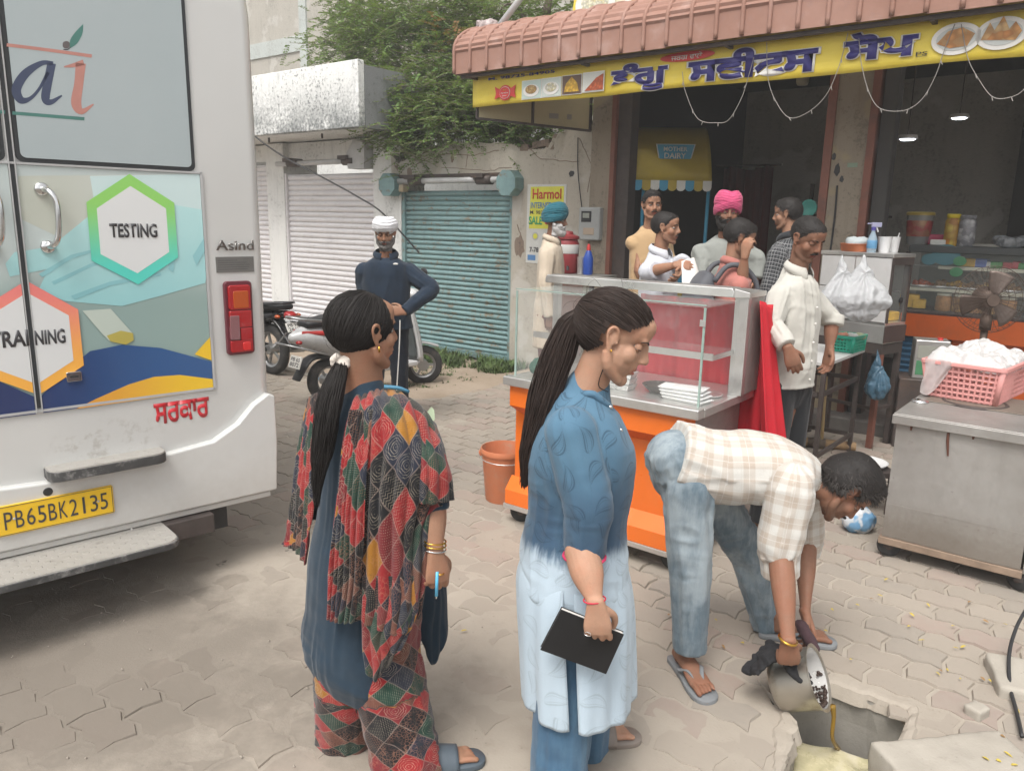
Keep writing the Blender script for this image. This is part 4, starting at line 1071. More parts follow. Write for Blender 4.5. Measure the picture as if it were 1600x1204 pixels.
decal('print_sleeve',fpts([(28,275),(325,272),(320,330),(200,330),(130,345),(95,372),(28,340)]),M_PBE)
decal('print_skyshape',fpts([(140,275),(325,272),(322,335),(240,330),(150,335)]),printm('print_pale_cyan',(0.5,0.64,0.64),(0.58,0.72,0.72)))
decal('print_glove',fpts([(8,412),(22,394),(80,385),(135,340),(260,318),(328,330),(330,380),(320,442),(250,462),(190,478),(100,470),(60,452),(75,420),(15,432)]),M_GLV)
for q in([(80,440),(140,412),(220,392),(222,396),(142,417),(84,445)],[(60,428),(110,398),(150,388),(151,392),(112,404),(66,433)],[(110,462),(170,440),(250,425),(251,430),(172,446),(116,468)],[(262,420),(268,380),(275,385),(270,425)],[(300,400),(325,360),(326,380),(306,415)]):decal('print_glove_fold',fpts(q),M_GLV2)
decal('print_tube',fpts([(128,485),(172,482),(206,520),(208,530),(196,538),(170,532),(158,520)]),printm('print_tube',(0.45,0.52,0.46),(0.6,0.66,0.6)))
decal('print_sample',fpts([(166,524),(188,516),(207,520),(208,531),(196,538),(172,533)]),printm('print_sample',(0.42,0.35,0.07),(0.55,0.48,0.15)))
decal('print_navy_wave',fpts([(-140,640),(-140,560),(-60,560),(0,596),(60,622),(100,580),(140,548),(190,538),(250,543),(335,566),(335,607),(62,645),(-60,660)]),M_NAVYW)
decal('print_yellow_wave',fpts([(118,638),(150,622),(200,600),(240,588),(280,585),(335,592),(335,607)]),M_YELW)
decal('print_yellow_corner',fpts([(303,553),(329,524),(331,563)]),M_YELW)
# hexagons
def hexa_(pts):return fpts(pts)
M_HG=printm('print_green_frame',(0.10,0.62,0.52),(0.28,0.62,0.14),lo=1.45,hi=1.75,nz=0.02);M_HO=printm('print_orange_frame',(0.85,0.42,0.07),(0.80,0.22,0.20),lo=1.05,hi=1.4,nz=.02);M_PW=printm('print_white',(0.66,0.67,0.67),(0.70,0.71,0.71))
h1=fpts([(201,272),(271,317),(277,402),(215,444),(142,407),(134,316)]);decal('print_hexagon_frame',h1,M_HG)
c1=(sum(p[0]for p in h1)/6,sum(p[1]for p in h1)/6);decal('print_hexagon',[(c1[0]+(x-c1[0])*0.79,c1[1]+(z-c1[1])*0.79)for x,z in h1],M_PW)
h2=fpts([(40,438),(121,483),(130,570),(60,616),(-42,580),(-48,492)]);decal('print_hexagon_frame',h2,M_HO)
c2=(sum(p[0]for p in h2)/6,sum(p[1]for p in h2)/6);decal('print_hexagon',[(c2[0]+(x-c2[0])*0.80,c2[1]+(z-c2[1])*0.80)for x,z in h2],M_PW)
M_INK=plain('dark_ink',(0.05,0.05,0.055),0.4,var=0.05)
def btext(txt,l,r,t,b_,mat,bold,px_mid=None,split=None,y=-0.0125,name='lettering'):
    xa,z1=BU.face(l,(t+b_)/2);xb,z2=BU.face(r,(t+b_)/2);m_=(l+r)/2
    zt_=BU.face(m_,t)[1];zb_=BU.face(m_,b_)[1]
    return text(name,txt,mat,bus,((xa+xb)/2,y,(zt_+zb_)/2),xb-xa,zt_-zb_,bold=bold,depth=0.0003)
btext('TESTING',170,244,349,371,M_INK,0.03)
btext('TRAI',-18,44,516,542,M_INK,0.03);btext('NING',53,101,514,537,M_INK,0.03)
M_REDV=plain('red_vinyl',(0.52,0.02,0.03),0.4,var=0.05);btext('ਸਰਕਾਰ',240,327,625,657,M_REDV,0.03,y=-0.003)
# window lettering as brush strokes
def stroke(name,pts,mat,off=(0,0),k=2.509,sub=6):
    P=crom([(x/k,y/k,w/k)for x,y,w in pts],sub);L_,R_=[],[]
    for i in range(len(P)):
        a=P[max(i-1,0)];c_=P[min(i+1,len(P)-1)];d=np.array([c_[0]-a[0],c_[1]-a[1]]);d/=np.linalg.norm(d)+1e-9;nrm=np.array([-d[1],d[0]])*P[i][2]/2
        L_.append((P[i][0]+nrm[0],P[i][1]+nrm[1]));R_.append((P[i][0]-nrm[0],P[i][1]-nrm[1]))
    b=B();yy=-0.0105
    A_=[BU.face(*p)for p in L_];C_=[BU.face(*p)for p in R_]
    for i in range(len(A_)-1):
        b.add([(A_[i][0],yy,A_[i][1]),(A_[i+1][0],yy,A_[i+1][1]),(C_[i+1][0],yy,C_[i+1][1]),(C_[i][0],yy,C_[i][1])],[(0,1,2,3)])
    return part(name,b,mat,bus)
M_LN=plain('film_navy',(0.05,0.065,0.12),0.4);M_LP=plain('film_salmon',(0.50,0.23,0.19),0.4);M_LG=plain('film_green',(0.07,0.20,0.17),0.4)
stroke('letter_a',[(206,250,14),(160,250,20),(98,290,34),(62,350,38),(78,392,30),(112,390,16),(150,352,12),(186,285,14)],M_LN);stroke('letter_a',[(200,250,34),(186,320,34),(176,385,34),(196,402,22),(240,376,6)],M_LN)
stroke('letter_i',[(248,264,5),(285,258,16),(325,246,22)],M_LP);stroke('letter_i',[(314,250,40),(306,330,36),(296,405,40),(318,438,24),(364,410,5)],M_LP)
stroke('top_line',[(24,178,13),(200,200,13),(357,222,13)],M_LP);stroke('bottom_line',[(46,444,13),(180,455,13),(328,467,13)],M_LG);stroke('bottom_line',[(-40,436,13),(0,440,13),(18,441,13)],M_LG)
stroke('leaf',[(272,190,4),(286,165,30),(308,130,26),(323,98,2)],M_LG);stroke('leaf_stem',[(246,196,4),(262,196,4),(276,186,3)],M_INK)
stroke('berry',[(243,178,12),(248,178,24),(257,178,29),(266,178,24),(271,178,12)],plain('film_brown',(0.12,0.1,0.1),0.4))
# handles
for hx,zt_,zb_ in((-0.288,1.775,1.555),(-0.475,1.775,1.555)):
    h=part('handle',B().tube([(hx,-0.01,zt_),(hx+0.02,-0.05,zt_-0.012),(hx+0.035,-0.062,zt_-0.06),(hx+0.032,-0.062,zb_+0.06),(hx+0.018,-0.05,zb_+0.012),(hx,-0.01,zb_)],0.0115,12,5),M_CHROME,bus,smooth=True)
    for zz in(zt_,zb_):
        q=part('rosette',B().lathe([(0.026,0),(0.026,0.008),(0.018,0.014),(0.0,0.015)],seg=24),M_CHROME,h,smooth=True);q.location=(hx,-0.004,zz);q.rotation_euler=(R(90),0,0)
x,z=BU.face(114,587);lk=part('door_latch',B().prism([(a+x,c_+z)for a,c_ in rrect(-0.028,0.028,-0.02,0.02,0.006)],-0.02,-0.006),M_CHROME,bus,bev=0.002);BX('latch_slot',(x-0.015,-0.0215,z-0.004),(x+0.015,-0.0195,z+0.004),M_BLACK,lk)
# tail lamp
def lens(name,col,e=0.0):
    m=Mat(name);o=m.obj();v=m.vor(o,170,rnd_=0.1);return m.out(m.mix(m.sm(v,0,.6)*0.4,col,tuple(q*0.35 for q in col)),0.15,0,m.bump(v,0.3,0.002),coat=0.6)
M_LR=lens('red_lens',(0.42,0.008,0.012));M_LA=lens('amber_lens',(0.55,0.09,0.008));M_LC=lens('clear_lens',(0.30,0.13,0.14));M_LRB=lens('bright_red_reflector',(0.75,0.03,0.03))
tl=rpanel('tail_lamp',0.395,0.525,1.055,1.395,0.018,-0.022,0.0,plain('lamp_housing_maroon',(0.12,0.02,0.03),0.35),bev=0.004)
rpanel('red_lens',0.408,0.512,1.265,1.378,0.012,-0.036,-0.018,M_LR,tl,bev=0.005);rpanel('amber_lens',0.428,0.500,1.272,1.352,0.008,-0.038,-0.02,M_LA,tl,bev=0.003);rpanel('red_lens',0.408,0.512,1.182,1.262,0.008,-0.036,-0.018,M_LR,tl,bev=0.005)
rpanel('clear_lens',0.408,0.452,1.128,1.24,0.006,-0.0385,-0.018,M_LC,tl,bev=0.003);rpanel('red_lens',0.456,0.512,1.122,1.180,0.006,-0.0365,-0.018,M_LR,tl,bev=0.004);rpanel('reflector',0.408,0.512,1.068,1.124,0.008,-0.0360,-0.018,M_LR,tl,bev=0.004);rpanel('red_lens',0.462,0.50,1.075,1.115,0.01,-0.040,-0.018,M_LRB,tl,bev=0.003)
# badge and plate of the maker
text('badge','Asind',plain('badge_metal',(0.18,0.17,0.16),0.3,0.8),bus,(0.462,-0.006,1.557),0.175,0.045,bold=0.012,depth=0.003)
b_=BX('maker_plate',(0.372,-0.004,1.435),(0.548,0.001,1.505),plain('etched_grey_plate',(0.20,0.195,0.185),0.4,0.6),bus)
for k in range(5):BX('etched_line',(0.38,-0.0048,1.488-k*0.010),(0.38+(0.09 if k==0 else 0.155*rnd.uniform(.85,1)),-0.0042,1.4895-k*0.010),M_INK,b_)
# number plate
x0,zt_=BU.face(175,757,-.04);M_PLY=plain('yellow_number_plate',(0.80,0.50,0.02),0.35,var=0.06,scale=20,dirt=(0.45,0.35,0.15),dirt_amt=0.3)
npw=0.43;xm=x0-npw/2;zm=zt_-0.062
pl=rpanel('number_plate',xm-npw/2,xm+npw/2,zm-0.062,zm+0.062,0.008,-0.046,-0.0345,M_PLY,bev=0.002)
for(a,c_,e,f_)in((-npw/2+.004,npw/2-.004,0.0565,0.0585),(-npw/2+.004,npw/2-.004,-0.0585,-0.0565)):BX('plate_border',(xm+a,-0.0472,zm+e),(xm+c_,-0.0462,zm+f_),M_INK,pl)
for s in(-1,1):BX('plate_border',(xm+s*(npw/2-.005)-.001,-0.0472,zm-.0562),(xm+s*(npw/2-.005)+.001,-0.0462,zm+.0562),M_INK,pl)
chars='PB65BK2135'
for k,ch in enumerate(chars):
    text('plate_character',ch,M_INK,pl,(xm-npw/2+0.027+k*(npw-0.045)/10+0.018,-0.0468,zm),0.029 if ch!='1' else 0.009,0.072,bold=0.0,depth=0.0012)
for k in(-0.15,0.155):part('plate_screw',B().ball((xm+k,-0.047,zm+0.004),0.005,u=8,v=6),M_GREYPAINT,pl)
b=B().lathe([(0.018,0),(0.016,.002),(0,.002)],seg=18);o=part('drain_plug',b,M_BLACK,bus);o.location=(BU.face(75,768,-.036)[0],-0.0355,BU.face(75,768,-.036)[1]);o.rotation_euler=(R(90),0,0)
# steps
M_CHEQ=Mat('dusty_chequer_plate');_m=M_CHEQ;o=_m.obj();x,y,z=_m.sep(o)
ch=((x*90).sin()*(y*90).sin());n=_m.noise(o,5,6,.7)
c=_m.mix(n,(0.33,0.315,0.29),(0.43,0.41,0.38));c=_m.mix(_m.sm(_m.noise(o,18,5),.58,.72)*.5,c,(0.2,0.19,0.17));M_CHEQ=_m.out(c,0.6,0.25,_m.bump(_m.sm(ch,0.3,0.6),0.6,0.003))
M_EDGE=plain('scuffed_black_edge',(0.055,0.055,0.055),0.6,var=0.3,scale=20,dirt=(0.35,0.34,0.33),dirt_amt=0.7,dirt_scale=14)
def step(x0,x1,z,dep,th,r):
    P=[(x0,0.02),(x0,-dep+r)]+[(x0+r-r*math.cos(R(a)),-dep+r-r*math.sin(R(a)))for a in(22,45,68,90)]+[(x1-r+r*math.sin(R(a)),-dep+r-r*math.cos(R(a)))for a in(0,22,45,68,90)]+[(x1,0.02)]
    b=B();b.ring_surface([[(px,py,z-th)for px,py in P],[(px,py,z-0.004)for px,py in P]]);s=part('step',b,M_EDGE,bus,bev=0.003)
    Q=[(x0+(px-x0)*1.0,py)for px,py in P];cxs=(x0+x1)/2
    b=B();b.ring_surface([[(cxs+(px-cxs)*.99,py*.985,z-0.004)for px,py in P],[(cxs+(px-cxs)*.985,py*.98,z+0.002)for px,py in P]]);part('tread',b,M_CHEQ,s)
step(-0.385,0.075,0.672,0.105,0.045,0.05);step(-1.05,0.055,0.325,0.27,0.032,0.07)
part('step_bracket',B().tube([(-0.08,-0.03,0.318),(-0.08,0.0,0.34),(0.0,0.02,0.345)],0.006,6),M_STEEL,bus)

# ================================================================ motorcycle and scooter
M_MCP=plain('black_gloss_paint',(0.018,0.018,0.02),0.25,var=0.1);M_ALLOY=plain('alloy',(0.42,0.42,0.42),0.35,0.8,var=0.1)
def wheel(par,c,r,w,tyre_r,spokes=5,name='wheel',steer=0,hub=0.06):
    wl_=thing(name,'','',c,steer)if False else None
    prof=[(r-tyre_r*1.3,-w*.4),(r-tyre_r*.5,-w*.5),(r-tyre_r*.12,-w*.35),(r,0),(r-tyre_r*.12,w*.35),(r-tyre_r*.5,w*.5),(r-tyre_r*1.3,w*.4)]
    t=part(name,B().lathe(prof,seg=40,cap=False),M_RUBBER,par,smooth=True);t.location=c;t.rotation_euler=(R(90),0,R(steer))
    part('rim',B().lathe([(r-tyre_r*1.25,-w*.38),(r-tyre_r*1.6,-w*.3),(r-tyre_r*1.7,0),(r-tyre_r*1.6,w*.3),(r-tyre_r*1.25,w*.38)],seg=40,cap=False),M_ALLOY,t,smooth=True)
    part('hub',B().cyl((0,0,-w*.6),(0,0,w*.6),hub),M_ALLOY,t)
    b=B()
    for k in range(spokes):a=2*math.pi*k/spokes;b.bar((hub*.8*math.cos(a),hub*.8*math.sin(a),0),((r-tyre_r*1.6)*math.cos(a),(r-tyre_r*1.6)*math.sin(a),0),0.022,0.028)
    part('spokes',b,M_ALLOY,t);return t
# local: +x forward, y left, z up, origin under the rear axle
g=GR(427,584);mc=thing('motorcycle','black motorcycle half hidden behind the bus corner, its tail lamp and number plate showing','motorcycle',g,142);mc.scale=(.92,.92,.92)
wheel(mc,(0,0,0.30),0.30,0.10,0.07,5);wheel(mc,(1.25,0,0.30),0.30,0.09,0.065,5)
part('rear_fender',B().loft([((0.28,0,0.64),0.075,0.03),((0.0,0,0.70),0.08,0.03),((-0.22,0,0.60),0.075,0.02),((-0.38,0,0.44),0.075,0.012)],side=(0,1,0),seg=14,ex=3),M_MCP,mc,smooth=True)
part('seat',B().loft([((-0.32,0,0.82),0.085,0.035),((0.0,0,0.80),0.12,0.05),((0.35,0,0.77),0.11,0.05),((0.6,0,0.78),0.08,0.04)],side=(0,1,0),seg=16,ex=3),M_BLACK,mc,smooth=True)
part('side_panel',B().loft([((-0.30,0,0.74),0.07,0.04),((0.1,0,0.66),0.12,0.08),((0.5,0,0.62),0.1,0.07)],side=(0,1,0),seg=14),M_MCP,mc,smooth=True)
part('tank',B().loft([((0.52,0,0.82),0.07,0.05),((0.72,0,0.87),0.14,0.11),((0.98,0,0.90),0.13,0.10),((1.08,0,0.86),0.06,0.06)],side=(0,1,0),seg=16),M_MCP,mc,smooth=True)
part('engine',B().box((0.45,-0.14,0.24),(0.85,0.14,0.58)),M_ALLOY,mc,bev=0.04)
part('grab_rail',B().tube([(0.1,0.13,0.83),(-0.28,0.12,0.86),(-0.38,0,0.87),(-0.28,-0.12,0.86),(0.1,-0.13,0.83)],0.012,8,5),M_MCP,mc,smooth=True)
tlm=part('tail_lamp',B().loft([((-0.36,0,0.735),0.075,0.045),((-0.42,0,0.72),0.06,0.035)],side=(0,1,0),seg=14,ex=3),M_LR,mc,smooth=True)
pl2=part('number_plate',B().box((-0.006,-0.095,-0.055),(0.006,0.095,0.055)),M_SIGNW,mc,bev=0.003);pl2.location=(-0.43,0,0.60);pl2.rotation_euler=(0,R(28),0)
def plate_text(par,rows,W=0.15):
    for i,r_ in enumerate(rows):
        me=text_mesh(r_,1.0,0,0.02);P=co_of(me);lo,hi=P.min(0),P.max(0);Pn=np.zeros_like(P)
        Pn[:,0]=-0.0075;Pn[:,1]=-(P[:,0]-(lo[0]+hi[0])/2)*W/(hi[0]-lo[0]);Pn[:,2]=(P[:,1]-(lo[1]+hi[1])/2)*0.038/(hi[1]-lo[1])+(0.024-0.048*i);set_co(me,Pn);me.materials.clear();link('plate_lettering',me,M_INK,par)
plate_text(pl2,['PB 10','2612'])
part('mudguard_flap',B().loft([((-0.30,0,0.52),0.07,0.02),((-0.42,0,0.42),0.08,0.02),((-0.47,0,0.36),0.06,0.012)],side=(0,1,0),seg=12,ex=3),M_BLACK,mc,smooth=True)
for s in(-1,1):
    part('shock_absorber',B().tube([(0.02,s*0.12,0.32),(0.12,s*0.12,0.70)],0.026,10),M_ALLOY,mc);part('indicator',B().ball((-0.33,s*0.14,0.72),(0.04,0.03,0.022)),M_LA,mc,smooth=True)
    part('fork',B().tube([(1.25,s*0.08,0.30),(1.02,s*0.08,0.95)],0.02,10),M_ALLOY,mc);part('swingarm',B().bar((0,s*0.09,0.30),(0.5,s*0.08,0.34),0.03,0.04),M_MCP,mc)
part('handlebar',B().tube([(0.9,0.36,1.02),(0.98,0.2,1.04),(1.02,0,0.98),(0.98,-0.2,1.04),(0.9,-0.36,1.02)],0.012,8,5),M_BLACK,mc,smooth=True)
part('exhaust',B().tube([(0.6,-0.15,0.22),(0.2,-0.17,0.25),(-0.35,-0.18,0.33)],[0.025,0.045,0.045],12),M_ALLOY,mc,smooth=True)
# scooter
M_SCW=plain('pearl_white_scooter',(0.56,0.56,0.56),0.25,var=0.05,coat=0.3)
sc0=Vector((-1.72,7.00,0));hd=47.0
st=thing('scooter','white scooter with red stripes parked by the teal shutter behind the turbaned man','scooter',sc0,hd);st.scale=(.95,.95,.95)
wheel(st,(0,0,0.215),0.215,0.09,0.06,3);fw=wheel(st,(1.22,0,0.215),0.215,0.09,0.06,3,steer=-32)
b=B().loft([((-0.36,0,0.66),0.05,0.05),((-0.22,0,0.66),0.13,0.11),((0.05,0,0.60),0.18,0.15),((0.30,0,0.52),0.18,0.16),((0.46,0,0.42),0.15,0.12)],side=(0,1,0),seg=24);part('tail_body',b,M_SCW,st,smooth=True)
part('seat',B().loft([((-0.24,0,0.78),0.10,0.035),((0.05,0,0.80),0.15,0.05),((0.30,0,0.77),0.14,0.055),((0.50,0,0.72),0.10,0.04)],side=(0,1,0),seg=18,ex=3),M_BLACK,st,smooth=True)
for s in(-1,1):
    part('red_stripe',B().loft([((-0.30,s*0.075,0.71),0.006,0.018,(0,1,0)),((-0.1,s*0.155,0.70),0.012,0.022,(0,1,0)),((0.12,s*0.182,0.66),0.012,0.012,(0,1,0))],side=(0,1,0),seg=10),M_REDP,st,smooth=True)
    part('indicator',B().ball((-0.33,s*0.06,0.62),(0.03,0.035,0.02)),M_LR,st,smooth=True)
    part('mirror_stem',B().tube([(1.02,s*0.2,1.02),(1.0,s*0.26,1.2)],0.006,6),M_BLACK,st);part('mirror',B().ball((1.0,s*0.28,1.24),(0.012,0.06,0.045)),M_BLACK,st,smooth=True)
    part('grip',B().tube([(1.02,s*0.16,1.02),(0.96,s*0.34,1.0)],0.017,10),M_BLACK,st)
part('grab_rail',B().tube([(0.0,0.15,0.80),(-0.3,0.12,0.84),(-0.40,0,0.86),(-0.3,-0.12,0.84),(0.0,-0.15,0.80)],0.013,8,5),M_ALLOY,st,smooth=True)
part('crash_guard',B().tube([(0.25,0.22,0.42),(-0.1,0.25,0.50),(-0.42,0.16,0.60),(-0.50,0,0.62),(-0.42,-0.16,0.60),(-0.1,-0.25,0.50),(0.25,-0.22,0.42)],0.009,8,5),M_ALLOY,st,smooth=True)
part('crash_guard_stay',B().tube([(-0.42,0.16,0.60),(-0.36,0.1,0.70)],0.008,6),M_ALLOY,st)
part('rear_fender',B().loft([((0.0,0,0.46),0.07,0.03),((-0.2,0,0.44),0.07,0.02),((-0.34,0,0.26),0.07,0.012)],side=(0,1,0),seg=12,ex=3),M_BLACK,st,smooth=True)
pl3=part('number_plate',B().box((-0.006,-0.095,-0.06),(0.006,0.095,0.06)),M_SIGNW,st,bev=0.003);pl3.location=(-0.34,0,0.43);pl3.rotation_euler=(0,R(20),0);plate_text(pl3,['PB 65','8072'])
b=B().grid(lambda u,v:(1.0+0.13*v*v*-1+0.06-0.05*math.cos((u-.5)*3.0),(u-0.5)*(0.40-0.10*v),0.30+0.62*v),16,12);part('leg_shield',b,M_SCW,st,smooth=True,solid=0.03,bev=0)
part('inner_panel',B().grid(lambda u,v:(0.955-0.11*v*v+0.06-0.05*math.cos((u-.5)*2.6),(u-0.5)*(0.33-0.09*v),0.33+0.55*v),12,10),plain('dark_grey_plastic',(0.06,0.07,0.07),0.5),st,smooth=True,solid=0.01)
part('apron_edge',B().tube([(1.02,0.2,0.32),(0.98,0.195,0.55),(0.90,0.155,0.90),(0.88,0,0.95),(0.90,-0.155,0.90),(0.98,-0.195,0.55),(1.02,-0.2,0.32)],0.016,10,5),M_SCW,st,smooth=True)
part('floorboard',B().box((0.42,-0.17,0.25),(1.02,0.17,0.31)),M_SCW,st,bev=0.02)
part('handlebar_cover',B().ball((1.0,0,1.0),(0.10,0.17,0.07)),M_SCW,st,smooth=True);part('steering_column',B().tube([(1.0,0,0.98),(1.22,0,0.215)],0.03,10),M_ALLOY,st)
o=part('front_fender',B().loft([((-0.20,0,0.20),0.055,0.012),((-0.16,0,0.25),0.06,0.014),((0.0,0,0.27),0.065,0.014),((0.16,0,0.23),0.06,0.014)],side=(0,1,0),seg=12),M_SCW,st,smooth=True);o.location=(1.22,0,0.215-0.02);o.rotation_euler=(0,0,R(-32))
part('headlamp',B().ball((1.10,0,1.0),(0.04,0.09,0.05)),M_GREYPAINT,st,smooth=True)
# blue scrap by the scooter
g=GR(495,592,0.01);o=part('blue_packet',B().box((-0.06,-0.03,0),(0.06,0.03,0.012)),plain('blue_wrapper',(0.1,0.3,0.5),0.4),bev=0.004);o.location=g;tag(o,'small blue wrapper lying on the soil behind the scooter','wrapper')
# ================================================================ wall fittings by the corner pillar
M_PAPERW=plain('poster_paper',(0.60,0.60,0.57),0.7,var=0.06);M_PY=plain('poster_yellow',(0.68,0.66,0.08),0.6);M_PB=plain('poster_blue',(0.09,0.22,0.45),0.6);M_PG=plain('poster_green',(0.05,0.38,0.16),0.6)
po=wall_thing('poster','tattered yellow and white cafe poster pasted on the cracked wall','poster')
pw=[FA.face(*p)for p in((825,288),(886,288),(880,415),(822,410))]
part('paper',B().prism(pw[::-1],-0.006,-0.001),M_PAPERW,po)
py_=[FA.face(*p)for p in((830,292),(882,291),(880,358),(827,357))];part('yellow_panel',B().prism(py_[::-1],-0.0075,-0.0055),M_PY,po)
def ptext(txt,l,r,t,b_,mat,bold=0.02):
    xa,_=FA.face(l,(t+b_)/2);xb,_=FA.face(r,(t+b_)/2);m_=(l+r)/2;text('lettering',txt,mat,po,((xa+xb)/2,-0.009,(FA.face(m_,t)[1]+FA.face(m_,b_)[1])/2),xb-xa,FA.face(m_,t)[1]-FA.face(m_,b_)[1],bold=bold,depth=0.0008)
ptext('Harmol',833,878,295,311,M_REDP,0.02);ptext('INTERNET CAFE',830,880,316,326,M_PB);ptext('M. 98781-18048',829,878,329,335,M_INK,0.01);ptext('SALE',827,848,338,351,M_PG,0.03);ptext('&',852,862,338,351,M_REDP,0.03)
x,z=FA.face(837,369);disc('seal_ring',x,z,0.045,0.045,M_GREYPAINT,po,-0.0065);disc('seal',x,z,0.03,0.03,M_PY,po,-0.009);ptext('ਸੇਲ',848,858,366,376,M_INK);ptext('7-78',828,842,386,394,M_INK);
xa,z=FA.face(826,402);BX('blue_strip',(xa-0.01,-0.008,z-0.03),(xa+0.10,-0.0058,z+0.03),M_PB,po)
for s in range(4):
    x,z=FA.face(832+9*s,376+4*s);flake(x+0.05,z-0.04,0.03+0.01*(s%2),20+s,M_PAPERW,po,y=-0.0085)
mt=wall_thing('electric_meter','grey electricity meter box on the wall beside the brown door frame','meter',*[FA.face(930,350)[0],0])
zc=FA.face(930,350)[1]
BX('meter_body',(-0.13,-0.13,zc-0.17),(0.13,-0.0,zc+0.17),plain('grey_meter_plastic',(0.36,0.37,0.36),0.5),mt,0.02);BX('meter_window',(-0.09,-0.137,zc+0.02),(0.03,-0.128,zc+0.13),M_BLACK,mt,0.004);BX('meter_display',(-0.07,-0.140,zc+0.06),(0.01,-0.136,zc+0.11),plain('lcd',(0.30,0.32,0.28),0.3),mt);BX('meter_label',(-0.06,-0.135,zc-0.11),(0.07,-0.129,zc-0.04),plain('rust_label',(0.42,0.33,0.25),0.6),mt)
sw=wall_thing('switch_box','small pale switch box on the wall above the meter','switch box',FA.face(942,300)[0],0);zc2=FA.face(942,300)[1]
BX('box',(-0.05,-0.05,zc2-0.11),(0.05,0,zc2+0.11),M_PAPERW,sw,0.006)
for k in(-1,1):BX('socket',(-0.025,-0.055,zc2+k*0.045-0.02),(0.025,-0.049,zc2+k*0.045+0.02),M_BLACK,sw,0.004)
for lab,pts in(('long dark wire running down the cracked wall to the meter',[(903,215),(904,270),(910,330),(915,352)]),('pale conduit wire running down beside the corner pillar',[(946,155),(947,220),(949,300),(950,430)]),('thin dark wire dropping from the sign to the meter',[(917,165),(925,190),(940,235),(944,330),(935,345)]),('loose wire loop below the meter box',[(920,368),(935,385),(925,400),(912,405)])):
    t=wall_thing('wall_wire',lab,'wire');part('wire',B().tube([(FA.face(px,py,-.02)[0],-.02-.01*(i%2),FA.face(px,py,-.02)[1])for i,(px,py)in enumerate(pts)],0.006 if 'pale' not in lab else 0.009,6,5),M_BLACK if 'pale' not in lab else M_WIRE,t)
# cooler table
def legtable(name,label,fr,x0,x1,y0,y1,zt_,mat_top,mat_leg,th=0.03,leg=0.035,shelf=None,z0=0.0,cat='table'):
    t=thing(name,label,cat,fr.w(0,0),fr.deg)
    BX('table_top',(x0,y0,zt_-th),(x1,y1,zt_),mat_top,t,0.004)
    for(x,y)in((x0+.01,y0+.01),(x1-.01-leg,y0+.01),(x0+.01,y1-.01-leg),(x1-.01-leg,y1-.01-leg)):BX('leg',(x,y,z0),(x+leg,y+leg,zt_-th-0.001),mat_leg,t)
    if shelf:
        for zz in shelf:
            for a,c_ in(((x0+.03,y0+.015,zz),(x1-.03,y0+.035,zz+.03)),((x0+.03,y1-.035,zz),(x1-.03,y1-.015,zz+.03)),((x0+.012,y0+.05,zz),(x0+.032,y1-.05,zz+.03)),((x1-.032,y0+.05,zz),(x1-.012,y1-.05,zz+.03))):BX('cross_bar',a,c_,mat_leg,t)
    return t
xq,zq=FA.face(905,428,-0.45);xl=FA.face(872,428,-.45)[0];xr=FA.face(948,428,-.45)[0]
legtable('cooler_table','small grey table holding the red water cooler beside the wall',FA,xl,xr,-0.70,-0.25,zq,plain('grey_table_top',(0.17,0.16,0.145),0.7),M_DARKSTEEL)
def lathe_thing(name,label,cat,loc,layers,group=None):
    t=thing(name,label,cat,loc,0,group)
    for nm,prof,mat in layers:part(nm,B().lathe(prof,seg=28),mat,t,auto=45)
    return t
M_MAROON=plain('maroon_plastic',(0.28,0.035,0.04),0.45)
xw,_=FA.face(886,400,-.45);xw2=FA.face(908,410,-.45)[0];xw3=FA.face(919,410,-.45)[0]
wc=lathe_thing('water_cooler','red insulated water cooler jug on the small grey table','water cooler',FA.w(xw,-.45,zq),[('jug',[(0.10,0),(0.115,0.02),(0.12,0.30),(0.10,0.34),(0.12,0.345),(0.12,0.37),(0.06,0.39),(0.05,0.42),(0.0,0.425)],M_MAROON),('label_band',[(0.1195,0.20),(0.1215,0.205),(0.1225,0.285),(0.1205,0.29)],M_PAPERW)])
o=part('tap',B().tube([(0,-0.11,0.07),(0,-0.16,0.07),(0,-0.165,0.04)],0.014,8),M_BLACK,wc)
lathe_thing('steel_tumbler','steel tumbler on the grey table between the cooler and the blue bottle','tumbler',FA.w(xw2,-.45,zq),[('cup',[(0.035,0),(0.045,0.17),(0.042,0.17),(0.03,0.01)],M_STEEL)])
lathe_thing('blue_bottle','blue squeeze bottle with red cap on the grey table','bottle',FA.w(xw3,-.45,zq),[('bottle',[(0.045,0),(0.05,0.02),(0.05,0.16),(0.03,0.22),(0.02,0.24),(0.0,0.245)],plain('blue_plastic',(0.02,0.07,0.35),0.35)),('cap',[(0.022,0.24),(0.02,0.27),(0.012,0.30),(0,0.305)],M_REDP)])

# ================================================================ dairy kiosk inside the shop
ki=wall_thing('dairy_kiosk','yellow canopied dairy kiosk with blue posts just inside the dark shop','kiosk')
M_KY=plain('kiosk_yellow_cloth',(0.36,0.27,0.03),0.6,var=0.12,dirt=(0.3,0.22,0.06));M_KB=plain('kiosk_blue',(0.04,0.24,0.38),0.5);M_KW=plain('kiosk_white',(0.55,0.55,0.52),0.6)
_k=AT(990,280,8.15);KF=Frame(_k.x,_k.y,-4);ki.location=KF.w(0,0);ki.rotation_euler=(0,0,R(-4));kx0,kx1=0.0,KF.face(1112,283)[0];kz=KF.face(1050,282)[1];kzt=KF.face(1060,197,.35)[1]
part('canopy',B().grid(lambda u,v:(kx0+(kx1-kx0)*(u+(0.5-u)*0.06*v),0.0+0.55*v**1.3,kz+(kzt-kz)*math.sin(v*1.5708)),20,10),M_KY,ki,smooth=True,solid=0.01)
